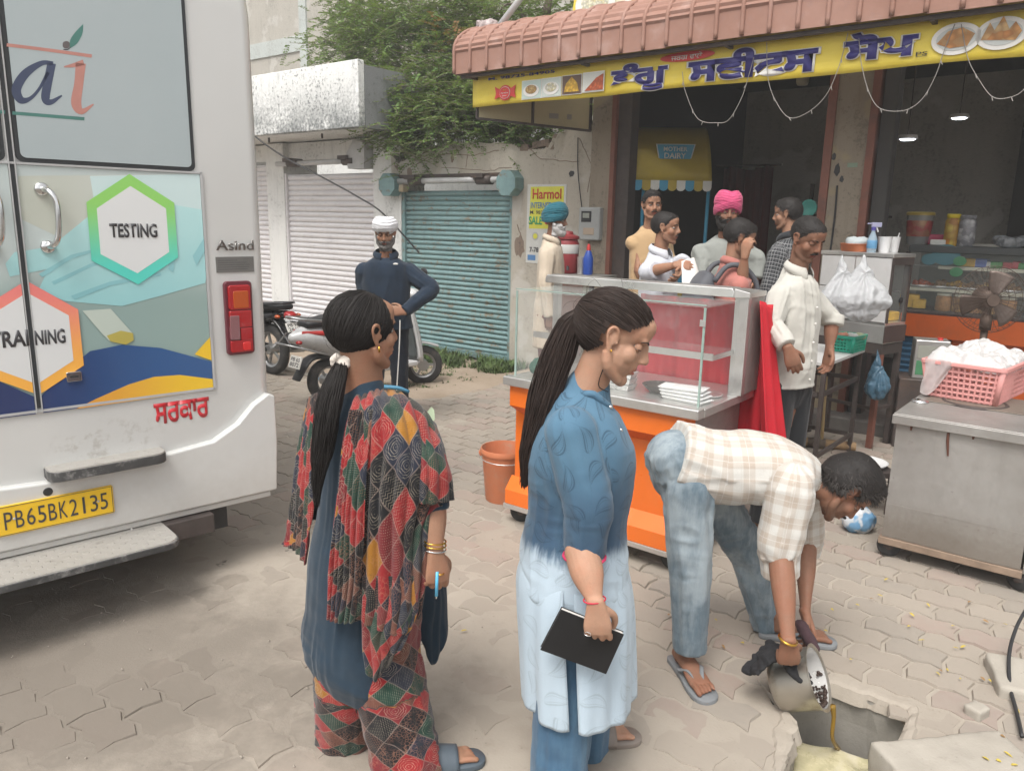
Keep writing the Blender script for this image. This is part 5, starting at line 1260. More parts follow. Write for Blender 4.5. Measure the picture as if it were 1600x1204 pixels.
for s,xx in((0,kx0),(1,kx1)):part('canopy_side',B().add([(xx,0.0,kz),(xx+(.02 if s==0 else-.02),.55,kzt),(xx,.55,kz)],[(0,1,2)]),M_KY,ki,solid=0.008)
nsc=9
for k in range(nsc):
    a=kx0+(kx1-kx0)*k/nsc;w=(kx1-kx0)/nsc
    P=[(a,kz)]+[(a+w*(0.5-0.5*math.cos(math.pi*q/6)),kz-0.07-0.035*math.sin(math.pi*q/6))for q in range(7)]+[(a+w,kz)]
    part('valance_scallop',B().prism(P,-0.01,-0.002),(M_KB,M_KY,M_KW)[k%3],ki)
sx,sz=KF.face(1053,240,.2);yk=0.93
lg=part('sign_badge',B().prism([(sx-.20,sz+.085),(sx-.16,sz-.085),(sx+.16,sz-.085),(sx+.20,sz+.085)],0,0.006),M_KW,ki);lg.location=(0,0.09,0.0);
lg2=part('sign_face',B().prism([(sx-.188,sz+.078),(sx-.152,sz-.078),(sx+.152,sz-.078),(sx+.188,sz+.078)],-0.004,-0.001),M_KB,ki);lg2.location=(0,0.09,0)
text('lettering','MOTHER',M_KW,ki,(sx,0.084,sz+.035),0.24,0.045,bold=0.02,depth=0.001);text('lettering','DAIRY',M_KW,ki,(sx,0.084,sz-.03),0.22,0.055,bold=0.02,depth=0.001)
for px in(1003,1104):xx=KF.face(px,340,.05)[0];part('post',B().tube([(xx,0.05,0.95),(xx,0.05,kz+0.02)],0.018,10),M_KB,ki,smooth=True)
BX('cart_body',(kx0+0.03,0.02,0.22),(kx1-0.03,.65,1.02),M_KW,ki,0.015)
BX('yellow_panel',(kx0+0.45,0.012,0.5),(kx1-0.1,0.0185,1.0),M_KY,ki);xx,zz=KF.face(1062,430,0.01);disc('blue_spot',xx,zz,.07,.08,M_KB,ki,0.008)
for q in(kx0+.15,kx1-.15):o=part('wheel',B().lathe([(0.03,-.02),(0.11,-.02),(0.12,0),(0.11,.02),(0.03,.02)],seg=24),M_RUBBER,ki,smooth=True);o.location=(q,0.1,0.22);o.rotation_euler=(R(90),0,0)
# dark red curtain folds and shelves in the depth of the shop
M_CURT=plain('dark_red_cloth',(0.10,0.014,0.014),0.8,var=0.25);x0_,z_=FA.face(1130,290,2.2);x1_=FA.face(1205,300,2.2)[0]
o=wall_thing('red_curtain','dark red folded curtain hanging deep inside the shop behind the pink turban','curtain')
part('cloth',B().grid(lambda u,v:(x0_+(x1_-x0_)*u,2.2+0.05*math.sin(u*34)+0.02*math.sin(u*61),0.25+2.1*v+.02*math.sin(u*9)),80,8),M_CURT,o,smooth=True,solid=0.006);part('curtain_rod',B().tube([(x0_-.1,2.2,2.38),(x1_+.1,2.2,2.38)],0.014,8),M_DARKSTEEL,o)
o=wall_thing('storage_shelf','dark metal shelf of boxes against the shop side wall','shelf',2.9,3.0)
for zz in(0.3,0.8,1.3,1.8):BX('shelf_board',(-0.5,0,zz),(0.4,0.4,zz+0.03),M_DARKSTEEL,o)
for xx in(-0.5,0.36):BX('shelf_post',(xx,-0.002,0.1),(xx+0.04,0.038,2.2),M_DARKSTEEL,o)
M_CARD=plain('cardboard',(0.24,0.16,0.09),0.8)
for k in range(7):zz=(0.33,0.83,1.33,1.83)[k%4];xx=-0.42+0.26*(k//4)+rnd.uniform(0,.1);BX('carton',(xx,0.06,zz+.001),(xx+0.22,0.34,zz+rnd.uniform(.16,.3)),M_CARD if k%2 else M_CURT,o,0.004)
x,z=FA.face(1264,325,0.3);o=wall_thing('teal_plate','round teal plastic plate hung on the dark side of the middle pillar','plate',x,0.3);part('plate',B().lathe([(0.0,0.0),(0.05,0.002),(0.075,0.014),(0.078,0.012),(0.05,-0.004),(0.0,-0.006)],c=(0,0,0),seg=26),plain('teal_plastic',(0.06,0.33,0.28),0.45),o,smooth=True).rotation_euler=(R(90),0,0);o.location.z=z

# ================================================================ glass counter of the shop on the right
gc=wall_thing('glass_display_counter','long glass sweet counter with orange base inside the right shop opening','counter')
GY=0.5;gx0=FA.face(1418,440,GY)[0]-0.02;gx1=gx0+2.3
def gz(px,py,yy=GY):return FA.face(px,py,yy)[1]
zt_,zb_=gz(1500,385),gz(1430,486)
M_ORG=plain('orange_laminate',(0.60,0.115,0.02),0.45,var=0.08,dirt=(0.3,0.1,0.04),dirt_amt=0.4)
BX('counter_top',(gx0,GY-0.01,zt_-0.06),(gx1,GY+0.55,zt_),plain('dark_counter_edge',(0.05,0.055,0.055),0.4),gc,0.006)
BX('front_glass',(gx0+.01,GY+0.0,zb_),(gx1,GY+0.006,zt_-0.061),M_GLASS,gc)
BX('deck',(gx0,GY+0.007,zb_-0.02),(gx1,GY+.55,zb_+0.012),M_DARKSTEEL,gc)
M_SHELFW=plain('cream_shelf_edge',(0.50,0.50,0.40),0.5)
shz=[gz(1500,418),gz(1500,455)]
for k,zz in enumerate(shz):
    BX('shelf',(gx0+.02,GY+0.05+.04*k,zz-0.004),(gx1,GY+.52,zz+0.004),m_glass('shelf_glass',alpha=.35),gc);BX('shelf_edge',(gx0+.02+(0.22 if k==0 else 0),GY+.04+.04*k,zz-0.022),(gx1,GY+.049+.04*k,zz+0.006),M_SHELFW,gc)
BX('back_panel',(gx0,GY+.54,zb_),(gx1,GY+.55,zt_-.061),plain('counter_back',(0.22,0.23,0.2),0.6),gc);BX('end_post',(gx0-.02,GY,zb_),(gx0+.01,GY+.03,zt_-.061),M_DARKSTEEL,gc)
zs=zb_-0.021
BX('orange_band',(gx0,GY-.02,zs-.20),(gx1,GY+.5,zs),M_ORG,gc,.004);BX('orange_panel',(gx0+.42,GY+.05,.10),(gx1,GY+.5,zs-.202),M_ORG,gc);BX('orange_skirt',(gx0,GY+.03,.10),(gx0+.42,GY+.5,.38),M_ORG,gc)
M_SLB=plain('blue_slats_paint',(0.05,0.14,0.24),0.5,var=.2)
for k in range(8):o=BX('louvre_slat',(gx0+.01,-.018,-.02),(gx0+.415,.018,.02),M_SLB,gc);o.location=(0,GY+.06,.42+k*.05);o.rotation_euler=(R(35),0,0)
x,z=FA.face(1490,412,GY-.004)
M_STK1=plain('faded_blue_sticker',(0.07,0.17,0.20),0.4);M_STK2=plain('faded_green_sticker',(0.07,0.22,0.11),0.4)
for(px,py,r,mm,d)in((1478,398,.11,M_STK1,0),(1452,405,.06,M_STK1,.0015),(1500,408,.05,M_STK2,.003),(1494,425,.05,M_STK2,.0015)):x,z=FA.face(px,py,GY);disc('sticker',x,z,r,r*.8,mm,gc,GY-.003-d,th=.0006)
# goods in the counter: each a thing of its own
goods=[('yellow_sweet',(0.62,0.38,0.04)),('brown_sweet',(0.30,0.14,0.05)),('green_packet',(0.06,0.30,0.07)),('red_packet',(0.45,0.03,0.04)),('blue_packet',(0.12,0.18,0.45)),('white_packet',(0.55,0.55,0.52))]
GM={n:plain(n,c_,.45,var=.2,scale=25)for n,c_ in goods}
def goodbox(name,lab,px,y,zz,w,h,mat,dep=.12,grp='goods inside the glass counter'):
    x=FA.face(px,400,y)[0];o=part(name,B().box((-w/2,0,0),(w/2,dep,h)),mat,bev=min(w,h)*.12);o.location=FA.w(x,y,zz+.0045);o.rotation_euler=(0,0,R(-38+rnd.uniform(-12,12)));tag(o,lab,'packet',grp);return o
names={'yellow_sweet':'yellow box of sweets','brown_sweet':'brown biscuit packet','green_packet':'shiny green snack packet','red_packet':'shiny red snack packet','blue_packet':'pale blue carton','white_packet':'white packet'}
for k,(px,nm,w,h)in enumerate([(1512,'yellow_sweet',.13,.07),(1530,'blue_packet',.13,.07),(1545,'white_packet',.05,.05),(1552,'green_packet',.07,.05),(1562,'green_packet',.06,.05),(1574,'red_packet',.09,.05),(1590,'red_packet',.06,.06),(1602,'green_packet',.08,.05)]):goodbox('snack_packet',names[nm]+[' at the left end',' beside the yellow box',' in the middle',' left of its twin',' right of its twin',' next to the green ones',' further right',' at the photo edge'][k]+' of the upper counter shelf',px,GY+.15,shz[0],w,h,GM[nm])
M_BISC=food_mat('biscuits',[(0.36,0.2,0.08),(0.5,0.32,0.12),(0.25,0.11,0.04)],24)
def mound(name,lab,x,y,zz,rx,ry,rz,mat,seed,n=26,r=.022,cat='sweets',grp=None):
    t=thing(name,lab,cat,FA.w(x,y,zz),-38,grp);q=random.Random(seed)
    me=B().ball((0,0,0),(r,r,r*.8),u=10,v=7).mesh('piece',True);me.materials.append(mat)
    part('tray',B().lathe([(rx*1.05,0.0),(rx*1.15,.018),(rx*1.12,.018),(rx,.004),(0,.004)],seg=24),M_STEEL,t,smooth=True)
    for k in range(n):
        a=q.uniform(0,6.28);d=math.sqrt(q.random());o=link('sweet',me,None,t);o.location=(rx*.85*d*math.cos(a),ry*.85*d*math.sin(a),.01+rz*(1-d*d)*q.uniform(.5,1));o.rotation_euler=(q.uniform(0,3),q.uniform(0,3),0)
    return t
for k,(px,m_,lb)in enumerate([(1440,FOODS[3],'dark red'),(1470,M_BISC,'brown'),(1496,FOODS[2],'yellow'),(1520,M_BISC,'crumbly brown'),(1548,FOODS[0],'pale brown'),(1580,M_BISC,'golden')]):mound('sweet_tray',lb+' sweets heaped on the '+['leftmost','second','third','fourth','fifth','rightmost'][k]+' tray of the middle counter shelf',FA.face(px,440,GY+.28)[0],GY+.28,shz[1]+.0045,.10,.10,.05,m_,30+k,18,grp='trays of sweets in the counter')
for k,px in enumerate((1430,1446)):goodbox('sweet_block',['large','small'][k]+' block of yellow sweets on the lower deck of the glass counter',px,GY+.12,zb_+.01,.16-.05*k,.12-.04*k,GM['yellow_sweet'])
M_JARP=plain('jar_contents',(0.38,0.2,0.08),.4,var=.4,scale=40)
def jar(lab,loc,r,h,body,lid,grp=None,nm='jar'):
    return lathe_thing(nm,lab,'jar',loc,[('jar_body',[(r*.92,0),(r,.01),(r,h*.78),(r*.8,h*.86),(r*.8,h*.88)],body),('lid',[(r*.86,h*.87),(r*.9,h*.88),(r*.9,h*.98),(r*.8,h),(0,h)],lid)],grp)
for k,px in enumerate((1474,1500,1520,1545,1575)):jar(['leftmost','second','third','fourth','rightmost'][k]+' squat jar of biscuits on the lower deck of the glass counter',FA.w(FA.face(px,475,GY+.14)[0],GY+.14,zb_+.013),.065,.15,M_BISC if k%2 else M_JARP,M_SHELFW,'biscuit jars in the counter')
# on the counter top
zc_=zt_
M_BUCK=m_glass('clear_bucket_plastic',(0.35,0.36,0.36),.55,.2)
bk=lathe_thing('clear_bucket','large clear plastic bucket with red label and yellow lid on the shop counter','bucket',FA.w(FA.face(1433,380,GY+.2)[0],GY+.2,zc_),[('bucket_body',[(.085,0),(.09,.01),(.11,.25),(.112,.26)],M_BUCK),('lid',[(.115,.255),(.118,.275),(.105,.285),(0,.287)],plain('dull_yellow_lid',(.35,.26,.05),.5)),('label_wrap',[(.093,.07),(.0965,.072),(.108,.205),(.106,.21)],food_mat('fruit_label',[(.4,.04,.05),(.5,.2,.12),(.12,.2,.08)],14))])
goodbox('pink_carton','low pink cardboard carton on the shop counter right of the clear bucket',1462,GY+.2,zc_,.20,.09,plain('pink_carton',(.42,.04,.10),.5));goodbox('white_carton','small white carton in front of the pink carton on the counter',1466,GY+.06,zc_,.15,.045,GM['white_packet'])
jar('tall jar with yellow lid and orange label on the shop counter',FA.w(FA.face(1485,380,GY+.12)[0],GY+.12,zc_),.06,.27,food_mat('orange_label',[(.55,.2,.03),(.6,.5,.1),(.3,.07,.03)],18),plain('bright_yellow_lid',(.62,.5,.03),.4))
jar('tall silver patterned jar next to the yellow lidded jar',FA.w(FA.face(1508,380,GY+.12)[0],GY+.12,zc_),.068,.26,food_mat('foil_pattern',[(.5,.5,.52),(.08,.08,.1),(.35,.35,.37)],26),food_mat('foil_pattern2',[(.5,.5,.52),(.08,.08,.1)],30))
b=B()
for k in range(5):z0_=.003+k*.004;b.box((-.17+.01*k,-.1,z0_),(.16,.11-.01*k,z0_+.003),Matrix.Rotation(.06*k,3,'Z'))
o=part('newspapers',b,plain('newsprint',(.42,.40,.36),.8),kind=None);o.location=FA.w(FA.face(1545,380,GY+.22)[0],GY+.22,zc_);o.rotation_euler=(0,0,R(-30));tag(o,'flat stack of newspapers lying on the shop counter','newspapers')
b=B().box((-.11,-.08,0),(.11,.08,.07));me=fuse(b,.012,5);P=co_of(me);P+=no_of(me)*(.025*fbm(P*14,3))[:,None];set_co(me,P);o=link('crumpled_bag',me,plain('grey_polythene',(.20,.21,.22),.25,var=.4,scale=18));o.location=FA.w(FA.face(1580,380,GY+.18)[0],GY+.18,zc_+.005);tag(o,'crumpled grey polythene bag at the right end of the shop counter','bag')

# ================================================================ steel samosa cabinet on a stand
CBF=Frame(2.81,5.80,34.4)
def cside(px,py): # on plane x=0 of CBF
    d=sight(px,py);t=(CBF.o-_C).dot(CBF.u)/d.dot(CBF.u);p=_C+d*t;return((p-CBF.o).dot(CBF.v),p.z)
cw=CBF.face(1430,385)[0];cd=cside(1286,393)[0];czt=CBF.face(1358,397)[1];czb=CBF.face(1358,508)[1]
cb=thing('snack_cabinet','steel and glass snack cabinet with white tiled side standing on a dark frame','cabinet',CBF.w(0,0),34.4)
M_TILEW=plain('white_tile',(.52,.51,.50),.35,var=.06,dirt=(.3,.28,.25),dirt_amt=.3)
BX('cabinet_top',(-.012,-.012,czt-.03),(cw+.01,cd+.01,czt),M_STEEL,cb,.004)
BX('top_band',(-.004,-.008,czt-.085),(cw,-.0,czt-.031),M_DARKSTEEL,cb)
nT=2;tz=(czt-.032-czb)/2
for i in range(2):
    for j in range(2):BX('tile',(-.006,.004+i*cd/2,czb+j*tz+.003),(.004,(i+1)*cd/2-.003,czb+(j+1)*tz-.003),M_TILEW,cb,.002)
BX('cabinet_back',(.006,cd-.01,czb),(cw,cd,czt-.031),plain('cabinet_inner_back',(.33,.33,.30),.4,.3),cb);BX('cabinet_deck',(.006,.002,czb-.02),(cw,cd-.012,czb),M_STEEL,cb)
BX('front_glass',(.03,.004,czb+.01),(cw-.03,.009,czt-.09),M_GLASS,cb)
for xx in(0.006,cw-.03):BX('cabinet_post',(xx,-.004,czb),(xx+.024,.02,czt-.0855),M_DARKSTEEL,cb)
BX('inner_shelf',(.03,.06,(czb+czt)/2-.04),(cw-.03,cd-.02,(czb+czt)/2-.028),M_DARKSTEEL,cb);o=part('knob',B().lathe([(.022,0),(.022,.012),(0,.014)],seg=18),M_BLACK,cb);o.location=(cw*.6,.0,(czb+czt)/2-.09);o.rotation_euler=(R(90),0,0)
BX('lower_box',(0,0,czb-.16),(cw,cd,czb-.021),M_STEEL,cb,.004);BX('burner_skirt',(-.003,-.010,czb-.15),(cw+.003,-.0005,czb-.022),plain('burnt_dark_metal',(.06,.035,.03),.7,var=.4),cb)
BX('frame_rail',(0,.0,czb-.24),(cw,cd,czb-.162),M_DARKSTEEL,cb)
for(xx,yy)in((0,0),(cw-.04,0),(0,cd-.04),(cw-.04,cd-.04)):BX('leg',(xx,yy,0),(xx+.04,yy+.04,czb-.241),M_REDBROWN if xx==0 and yy==0 else M_DARKSTEEL,cb)
for yy in(0.012,cd-.03):BX('cross_bar',(.041,yy,.30),(cw-.041,yy+.02,.325),M_DARKSTEEL,cb)
BX('cross_bar',(.01,.041,.30),(.03,cd-.041,.325),M_DARKSTEEL,cb)
o=part('snack_block',B().box((.0,0,0),(.22,.14,.07)),GM['yellow_sweet'],bev=.012);o.location=CBF.w(.08,.06,czb+.001);o.rotation_euler=(0,0,R(34));tag(o,'block of yellow snacks on the floor of the steel cabinet','snacks')
# on the cabinet top
def topat(px,py=392): # point on cabinet top plane under the pixel
    d=sight(px,py);t=(czt-CAMH)/d.z;return None
lx=lambda f,g_:CBF.w(cw*f,cd*g_,czt)
def onTop(px,g_): # position along the sight column with given depth fraction across the cabinet
    best=None
    for k in range(60):
        f=k/59;w=CBF.w(cw*f,cd*g_);q=CM.to_3x3().inverted()@(w+Vector((0,0,czt))-_C);x=800+FPX*q.x/-q.z
        if best is None or abs(x-px)<best[0]:best=(abs(x-px),w+Vector((0,0,czt)))
    return best[1]
lathe_thing('orange_tub','shallow orange plastic tub on top of the steel cabinet','tub',onTop(1337,.62),[('tub',[(.10,0),(.112,.01),(.118,.055),(.124,.06),(.118,.062),(.108,.012),(0,.01)],plain('dusty_orange_plastic',(.55,.17,.07),.5))])
b=B().ball((0,0,.03),(.08,.07,.04));me=b.mesh('c',True);P=co_of(me);P+=no_of(me)*(.02*fbm(P*22,3))[:,None];set_co(me,P);o=link('folded_cloth',me,plain('pale_cloth',(.5,.55,.56),.9));o.location=onTop(1337,.62)+Vector((0,0,.035));tag(o,'pale cloth bundled in the orange tub on the cabinet','cloth')
sb_=lathe_thing('spray_bottle','clear spray bottle with purple trigger head standing on the steel cabinet','spray bottle',onTop(1361,.35),[('bottle',[(.032,0),(.035,.02),(.035,.10),(.015,.15),(.013,.17)],m_glass('bottle_plastic',(.5,.65,.75),.5)),('label_wrap',[(.0355,.03),(.0365,.032),(.0365,.09),(.0355,.092)],plain('blue_label',(.12,.3,.5),.5)),('collar',[(.017,.165),(.017,.19),(0,.19)],plain('purple_plastic',(.08,.07,.3),.4))])
part('trigger_head',B().box((-.02,-.012,.19),(.055,.012,.225)).box((-.05,-.010,.21),(-.02,.010,.22)),plain('lilac_plastic',(.35,.35,.5),.4),sb_,bev=.004);part('trigger',B().bar((.02,0,.19),(.035,0,.155),.012,.008),M_WHITEP,sb_)
for k,px in enumerate((1381,1402)):
    t=lathe_thing('white_mug',['left white plastic mug beside the spray bottle on the steel cabinet','right white plastic mug with a spoon standing in it on the steel cabinet'][k],'mug',onTop(px,.3),[('cup',[(.038,0),(.041,.01),(.05,.115),(.052,.12),(.048,.12),(.038,.012),(0,.01)],M_WHITEP)],'white mugs')
    if k:part('spoon_handle',B().tube([(.01,0,.02),(.035,-.01,.15)],.004,6),M_WHITEP,t)
# hanging carrier bags
M_POLY=Mat('thin_white_polythene');_m=M_POLY;o=_m.obj();n=_m.noise(o,9,5,.6);M_POLY=_m.out(_m.mix(n,(.62,.63,.64),(.72,.73,.74)),.4,0,_m.bump(_m.noise(o,34,5,.7,2.2),.8,.01),spec=.4,trans=0.35)
def carrier(label,top,bot,w,seed,mat=M_POLY,nm='carrier_bag'):
    top,bot=Vector(top),Vector(bot);H=(top-bot).length;me=fuse(B().loft([(bot+Vector((0,0,.02)),w*.34,w*.24),(bot.lerp(top,.16),w*.52,w*.34),(bot.lerp(top,.36),w*.44,w*.30),(bot.lerp(top,.62),w*.22,w*.14),(bot.lerp(top,.85),w*.08,w*.05),(top,w*.025,w*.02)],side=(.9,-.3,0),seg=28,sub=6),.007,3)
    P=co_of(me);N=no_of(me);Q=P-np.array(bot);a=np.arctan2(Q[:,1],Q[:,0]);r_=np.clip(Q[:,2]/H,0,1)
    P+=N*(.012*np.sin(a*7+seed+3*vn(P*9))*(0.3+r_)*(1-r_)*2.0+.014*(1-np.abs(fbm(P*16+seed,3)))*(1-r_))[:,None]*min(1,w*5);set_co(me,P)
    o=link(nm,me,mat);return tag(o,label,'bag')
P1=AT(1316,398,5.45);P1b=AT(1314,484,5.40);carrier('left of two full white carrier bags hanging from the steel cabinet',P1,P1b,.26,1)
P1=AT(1350,398,5.40);P1b=AT(1345,489,5.34);carrier('right and fuller of two white carrier bags hanging from the steel cabinet',P1,P1b,.34,5)
b=B()
P1=AT(1362,425,5.36);
carrier('crumpled blue polythene bag hanging from the cabinet leg',AT(1371,545,5.72),AT(1371,620,5.68),.16,9,plain('blue_polythene',(.06,.13,.19),.3,var=.3,scale=15))
# low side table with green crate, bamboo, log
TF=Frame(AT(1360,700,5.75).x-.0,5.70,124.4)
t0=AT(1297,566,5.2);tzp=.80
q1=GR(1297,566,tzp);q2=GR(1352,545,tzp);ang=math.degrees(math.atan2(q2.y-q1.y,q2.x-q1.x));TF=Frame(q1.x,q1.y,ang);tl_=(q2-q1).length
st_=legtable('side_table','low white topped table with thin dark legs beside the man in the white shirt',TF,-.05,tl_,0.0,.42,tzp,M_TILEW,M_DARKSTEEL,.025,.028,(.12,.56))
M_GRN=plain('green_crate_plastic',(.02,.33,.22),.45)
def basket(name,label,cat,loc,rz,W,D,H,taper,mat,nx,ny,nz,rim=.012,bar=.35):
    t=thing(name,label,cat,loc,rz);k=lambda z:1-taper*(1-z/H)
    def side(n,f,nm):
        b=B();zs_=[.012+(H-.03)*i/nz for i in range(nz+1)]
        for i in range(n+1):
            u=i/n;p=f(u,.0);q=f(u,H-.015);b.bar(p,q,.9*(W if n==nx else D)/n*bar,.004,up=(f(.5,0)-Vector((0,0,0))).normalized()if False else(0,0,1))
        for zz in zs_[0:]:
            b.bar(f(0,zz),f(1,zz),.004,(H/nz)*bar)
        return part(nm,b,mat,t)
    side(nx,lambda u,z:Vector(((u-.5)*W*k(z),-D/2*k(z),z)),'side_lattice');side(nx,lambda u,z:Vector(((u-.5)*W*k(z),D/2*k(z),z)),'side_lattice')
    side(ny,lambda u,z:Vector((W/2*k(z),(u-.5)*D*k(z),z)),'end_lattice');side(ny,lambda u,z:Vector((-W/2*k(z),(u-.5)*D*k(z),z)),'end_lattice')
    kb=k(0);part('base',B().box((-W/2*kb,-D/2*kb,0),(W/2*kb,D/2*kb,.006)),mat,t,bev=.002)
    for(sx,sy)in((1,1),(1,-1),(-1,1),(-1,-1)):part('corner',B().tube([(sx*(W/2*k(0)-.008),sy*(D/2*k(0)-.008),.004),(sx*(W/2-.008),sy*(D/2-.008),H)],.016,10),mat,t,smooth=True)
    P=rrect(-W/2-rim,W/2+rim,-D/2-rim,D/2+rim,.03);Pi=rrect(-W/2+.002,W/2-.002,-D/2+.002,D/2-.002,.02)
    b=B();b.ring_surface([[(x,y,H-.016)for x,y in P],[(x,y,H)for x,y in P],[(x,y,H+.003)for x,y in Pi],[(x,y,H-.014)for x,y in Pi]],cap0=False,cap1=False);part('rim',b,mat,t,auto=50)
    return t
g=GR(1322,551,tzp);basket('green_crate','small green plastic crate of odds and ends on the low white topped table','crate',(g.x+.05,g.y+.10,tzp+.001),ang-4,.24,.17,.12,.06,M_GRN,9,7,4)
for k,(dx,c_)in enumerate(((-.05,(.55,.25,.18)),(.03,(.5,.5,.48)),(.08,(.3,.32,.2)))):
    b=B().ball((0,0,0),(.045,.035,.03));me=b.mesh('bits',True);P=co_of(me);P+=no_of(me)*(.012*fbm(P*30+k,2))[:,None];set_co(me,P);o=link('crumpled_paper',me,plain('paper_%d'%k,c_,.8));o.location=(g.x+.05+dx,g.y+.10,tzp+.105);tag(o,['pinkish','white','olive'][k]+' crumpled wrapper in the green crate','wrapper')
g=GR(1290,715,0);g2=AT(1300,570,4.75);t=thing('bamboo_stick','thin yellow bamboo stick leaning against the low table beside the standing man','stick',GR(1283,700));part('stick',B().tube([(0,0,0),AT(1293,560,GR(1283,700).y+.15)-GR(1283,700)],.013,8),plain('bamboo',(.40,.29,.14),.6),t,smooth=True)
g=GR(1300,694,.035);t=thing('wooden_log','short weathered round log lying on the ground under the low table','log',g,-18);part('log',B().tube([(-.22,0,0),(.17,0,0)],.036,14),plain('weathered_wood',(.26,.17,.09),.85,var=.4,scale=16),t,smooth=False);part('log_bark',B().tube([(-.18,0,.0005),(-.05,0,.0005)],.0385,14),M_BARK,t,smooth=True)
# floor-level clutter: grey step blocks, oil tin
g=GR(1443,592,.35)if False else AT(1425,590,5.9)
tn=thing('oil_tin','square silver oil tin with green label standing in front of the orange counter','tin',(g.x+.14,5.95,g.z),-20);BX('tin_body',(-.12,-.10,0),(.12,.10,.30),M_STEEL,tn,.008);BX('tin_label',(-.10,-.1025,.03),(.02,-.1005,.14),M_STK2,tn);BX('tin_front_print',(-.10,-.1025,.16),(.09,-.1005,.26),plain('tin_print',(.3,.3,.26),.5),tn);part('tin_cap',B().lathe([(.02,.30),(.02,.315),(0,.316)],c=(.06,0,0),seg=14),M_REDP,tn)
bx_=thing('tin_stand','dark low crate holding up the oil tin','crate',(g.x+.14,5.97,0),-20);BX('crate_body',(-.2,-.16,0),(.25,.16,g.z-.002),M_DARKSTEEL,bx_,.01)
# pedestal fan
fp=AT(1547,468,5.0);fn_=thing('pedestal_fan','rusty pedestal fan with wire guard before the glass counter','fan',(fp.x,fp.y,0),-12);fzc=fp.z
M_FANM=plain('rusty_fan_metal',(.10,.07,.055),.6,.3,var=.35,scale=14)
part('base',B().lathe([(.20,0),(.20,.02),(.05,.05),(.02,.06),(0,.06)],seg=28),M_FANM,fn_,smooth=True);part('pole',B().tube([(0,0,.05),(0,.02,fzc-.05)],.022,12),M_FANM,fn_,smooth=True);part('height_clamp',B().tube([(0,.01,fzc-.20),(0,.01,fzc-.10)],.034,12),M_FANM,fn_,smooth=True)
part('motor',B().loft([((0,.03,fzc),.065,.065),((0,.10,fzc),.08,.08),((0,.17,fzc),.05,.05)],side=(1,0,0),seg=18),M_FANM,fn_,smooth=True)
b=B();FR_=.215
for k in range(36):
    a=2*math.pi*k/36;c_,s_=math.cos(a),math.sin(a);b.tube([(.035*c_,-.055,fzc+.035*s_),(.13*c_,-.05,fzc+.13*s_),(FR_*c_,0.0,fzc+FR_*s_),(.13*c_,.05,fzc+.13*s_),(.05*c_,.055,fzc+.05*s_)],.0014,4,3)
for r_,y_ in((.05,-.054),(.13,-.050),(.175,-.035),(FR_,0),(.13,.05),(.09,-.053),(.20,-.018)):b.tube([(r_*math.cos(6.2832*k/40),y_,fzc+r_*math.sin(6.2832*k/40))for k in range(41)],.0026 if r_==FR_ else .0016,4)
part('wire_guard',b,M_FANM,fn_,smooth=True);part('guard_hub',B().cyl((0,-.06,fzc),(0,-.048,fzc),.038),M_FANM,fn_)
for k in range(3):
    a0=R(75+120*k);o=part('blade',B().grid(lambda u,v:((.03+.155*v)*math.cos(a0+(u-.5)*(1.0-.2*v)),-.012+.05*(u-.5)*(1-.3*v),fzc+(.03+.155*v)*math.sin(a0+(u-.5)*(1.0-.2*v))),8,8),plain('dull_blade_metal',(.13,.10,.085),.4,.5),fn_,smooth=True,solid=.002)
# ================================================================ steel burner cart on the right
qa,qb=GR(1374,868),GR(1588,925);adeg=math.degrees(math.atan2(qb.y-qa.y,qb.x-qa.x));BC=Frame(qa.x,qa.y,adeg);bw_=(qb-qa).length
bzt=BC.face(1370,642,-.02)[1]
bc=thing('steel_burner_cart','dented grey steel burner cart on small wheels under the pink basket','cart',BC.w(0,0),adeg)
M_GALV=Mat('dull_galvanised_steel');_m=M_GALV;o=_m.obj();x,y,z=_m.sep(o);n=_m.noise(_m.vec(x*6,y*6,z*.8),3,6,.7);n2=_m.noise(o,2,5);n3=_m.noise(o,20,6,.7)
c=_m.mix(_m.sm(n2,.3,.7),(.33,.315,.295),(.42,.405,.385));c=_m.mix(_m.sm(n,.5,.75)*.3,c,(.24,.22,.2));c=_m.mix(_m.sm(z*-1+n3*.3,-.22,.02)*.6,c,(.2,.165,.13));c=_m.mix(_m.sm(n3,.64,.7)*.4,c,(.14,.11,.09));M_GALV=_m.out(c,_m.sm(n3,.3,.8)*.25+.38,.55,_m.bump(n2*1.0,.35,.02))
b=B().grid(lambda u,v:(0+bw_*u,0.004*math.sin(u*7+v*3)-.004*math.sin(v*6),.115+(bzt-.16)*v),24,16);part('front_panel',b,M_GALV,bc,smooth=True)
BX('cart_body',(.004,.012,.118),(bw_-.004,.62,bzt-.045),M_GALV,bc)
BX('top_lip',(-.02,-.022,bzt-.05),(bw_+.9,.002,bzt-.003),M_GALV,bc,.004);BX('top_plate',(-.02,.003,bzt-.045),(bw_+.9,.66,bzt),M_GALV,bc,.004)
BX('bottom_rail',(-.015,-.012,.075),(bw_+.01,.03,.112),plain('rusty_rail',(.25,.18,.13),.7,var=.3,scale=12),bc,.003);BX('bottom_rail',(-.015,.59,.075),(bw_+.01,.62,.112),M_DARKSTEEL,bc);BX('side_leg',(bw_+.01,.0,.1),(bw_+.05,.03,bzt-.052),M_GALV,bc);BX('side_body',(bw_+.012,.05,.118),(bw_+.88,.62,bzt-.046),M_GALV,bc)
part('rust_run',B().bar((.0,-.012,.30),(bw_,-.012,.30),.001,.0012),M_GALV,bc)
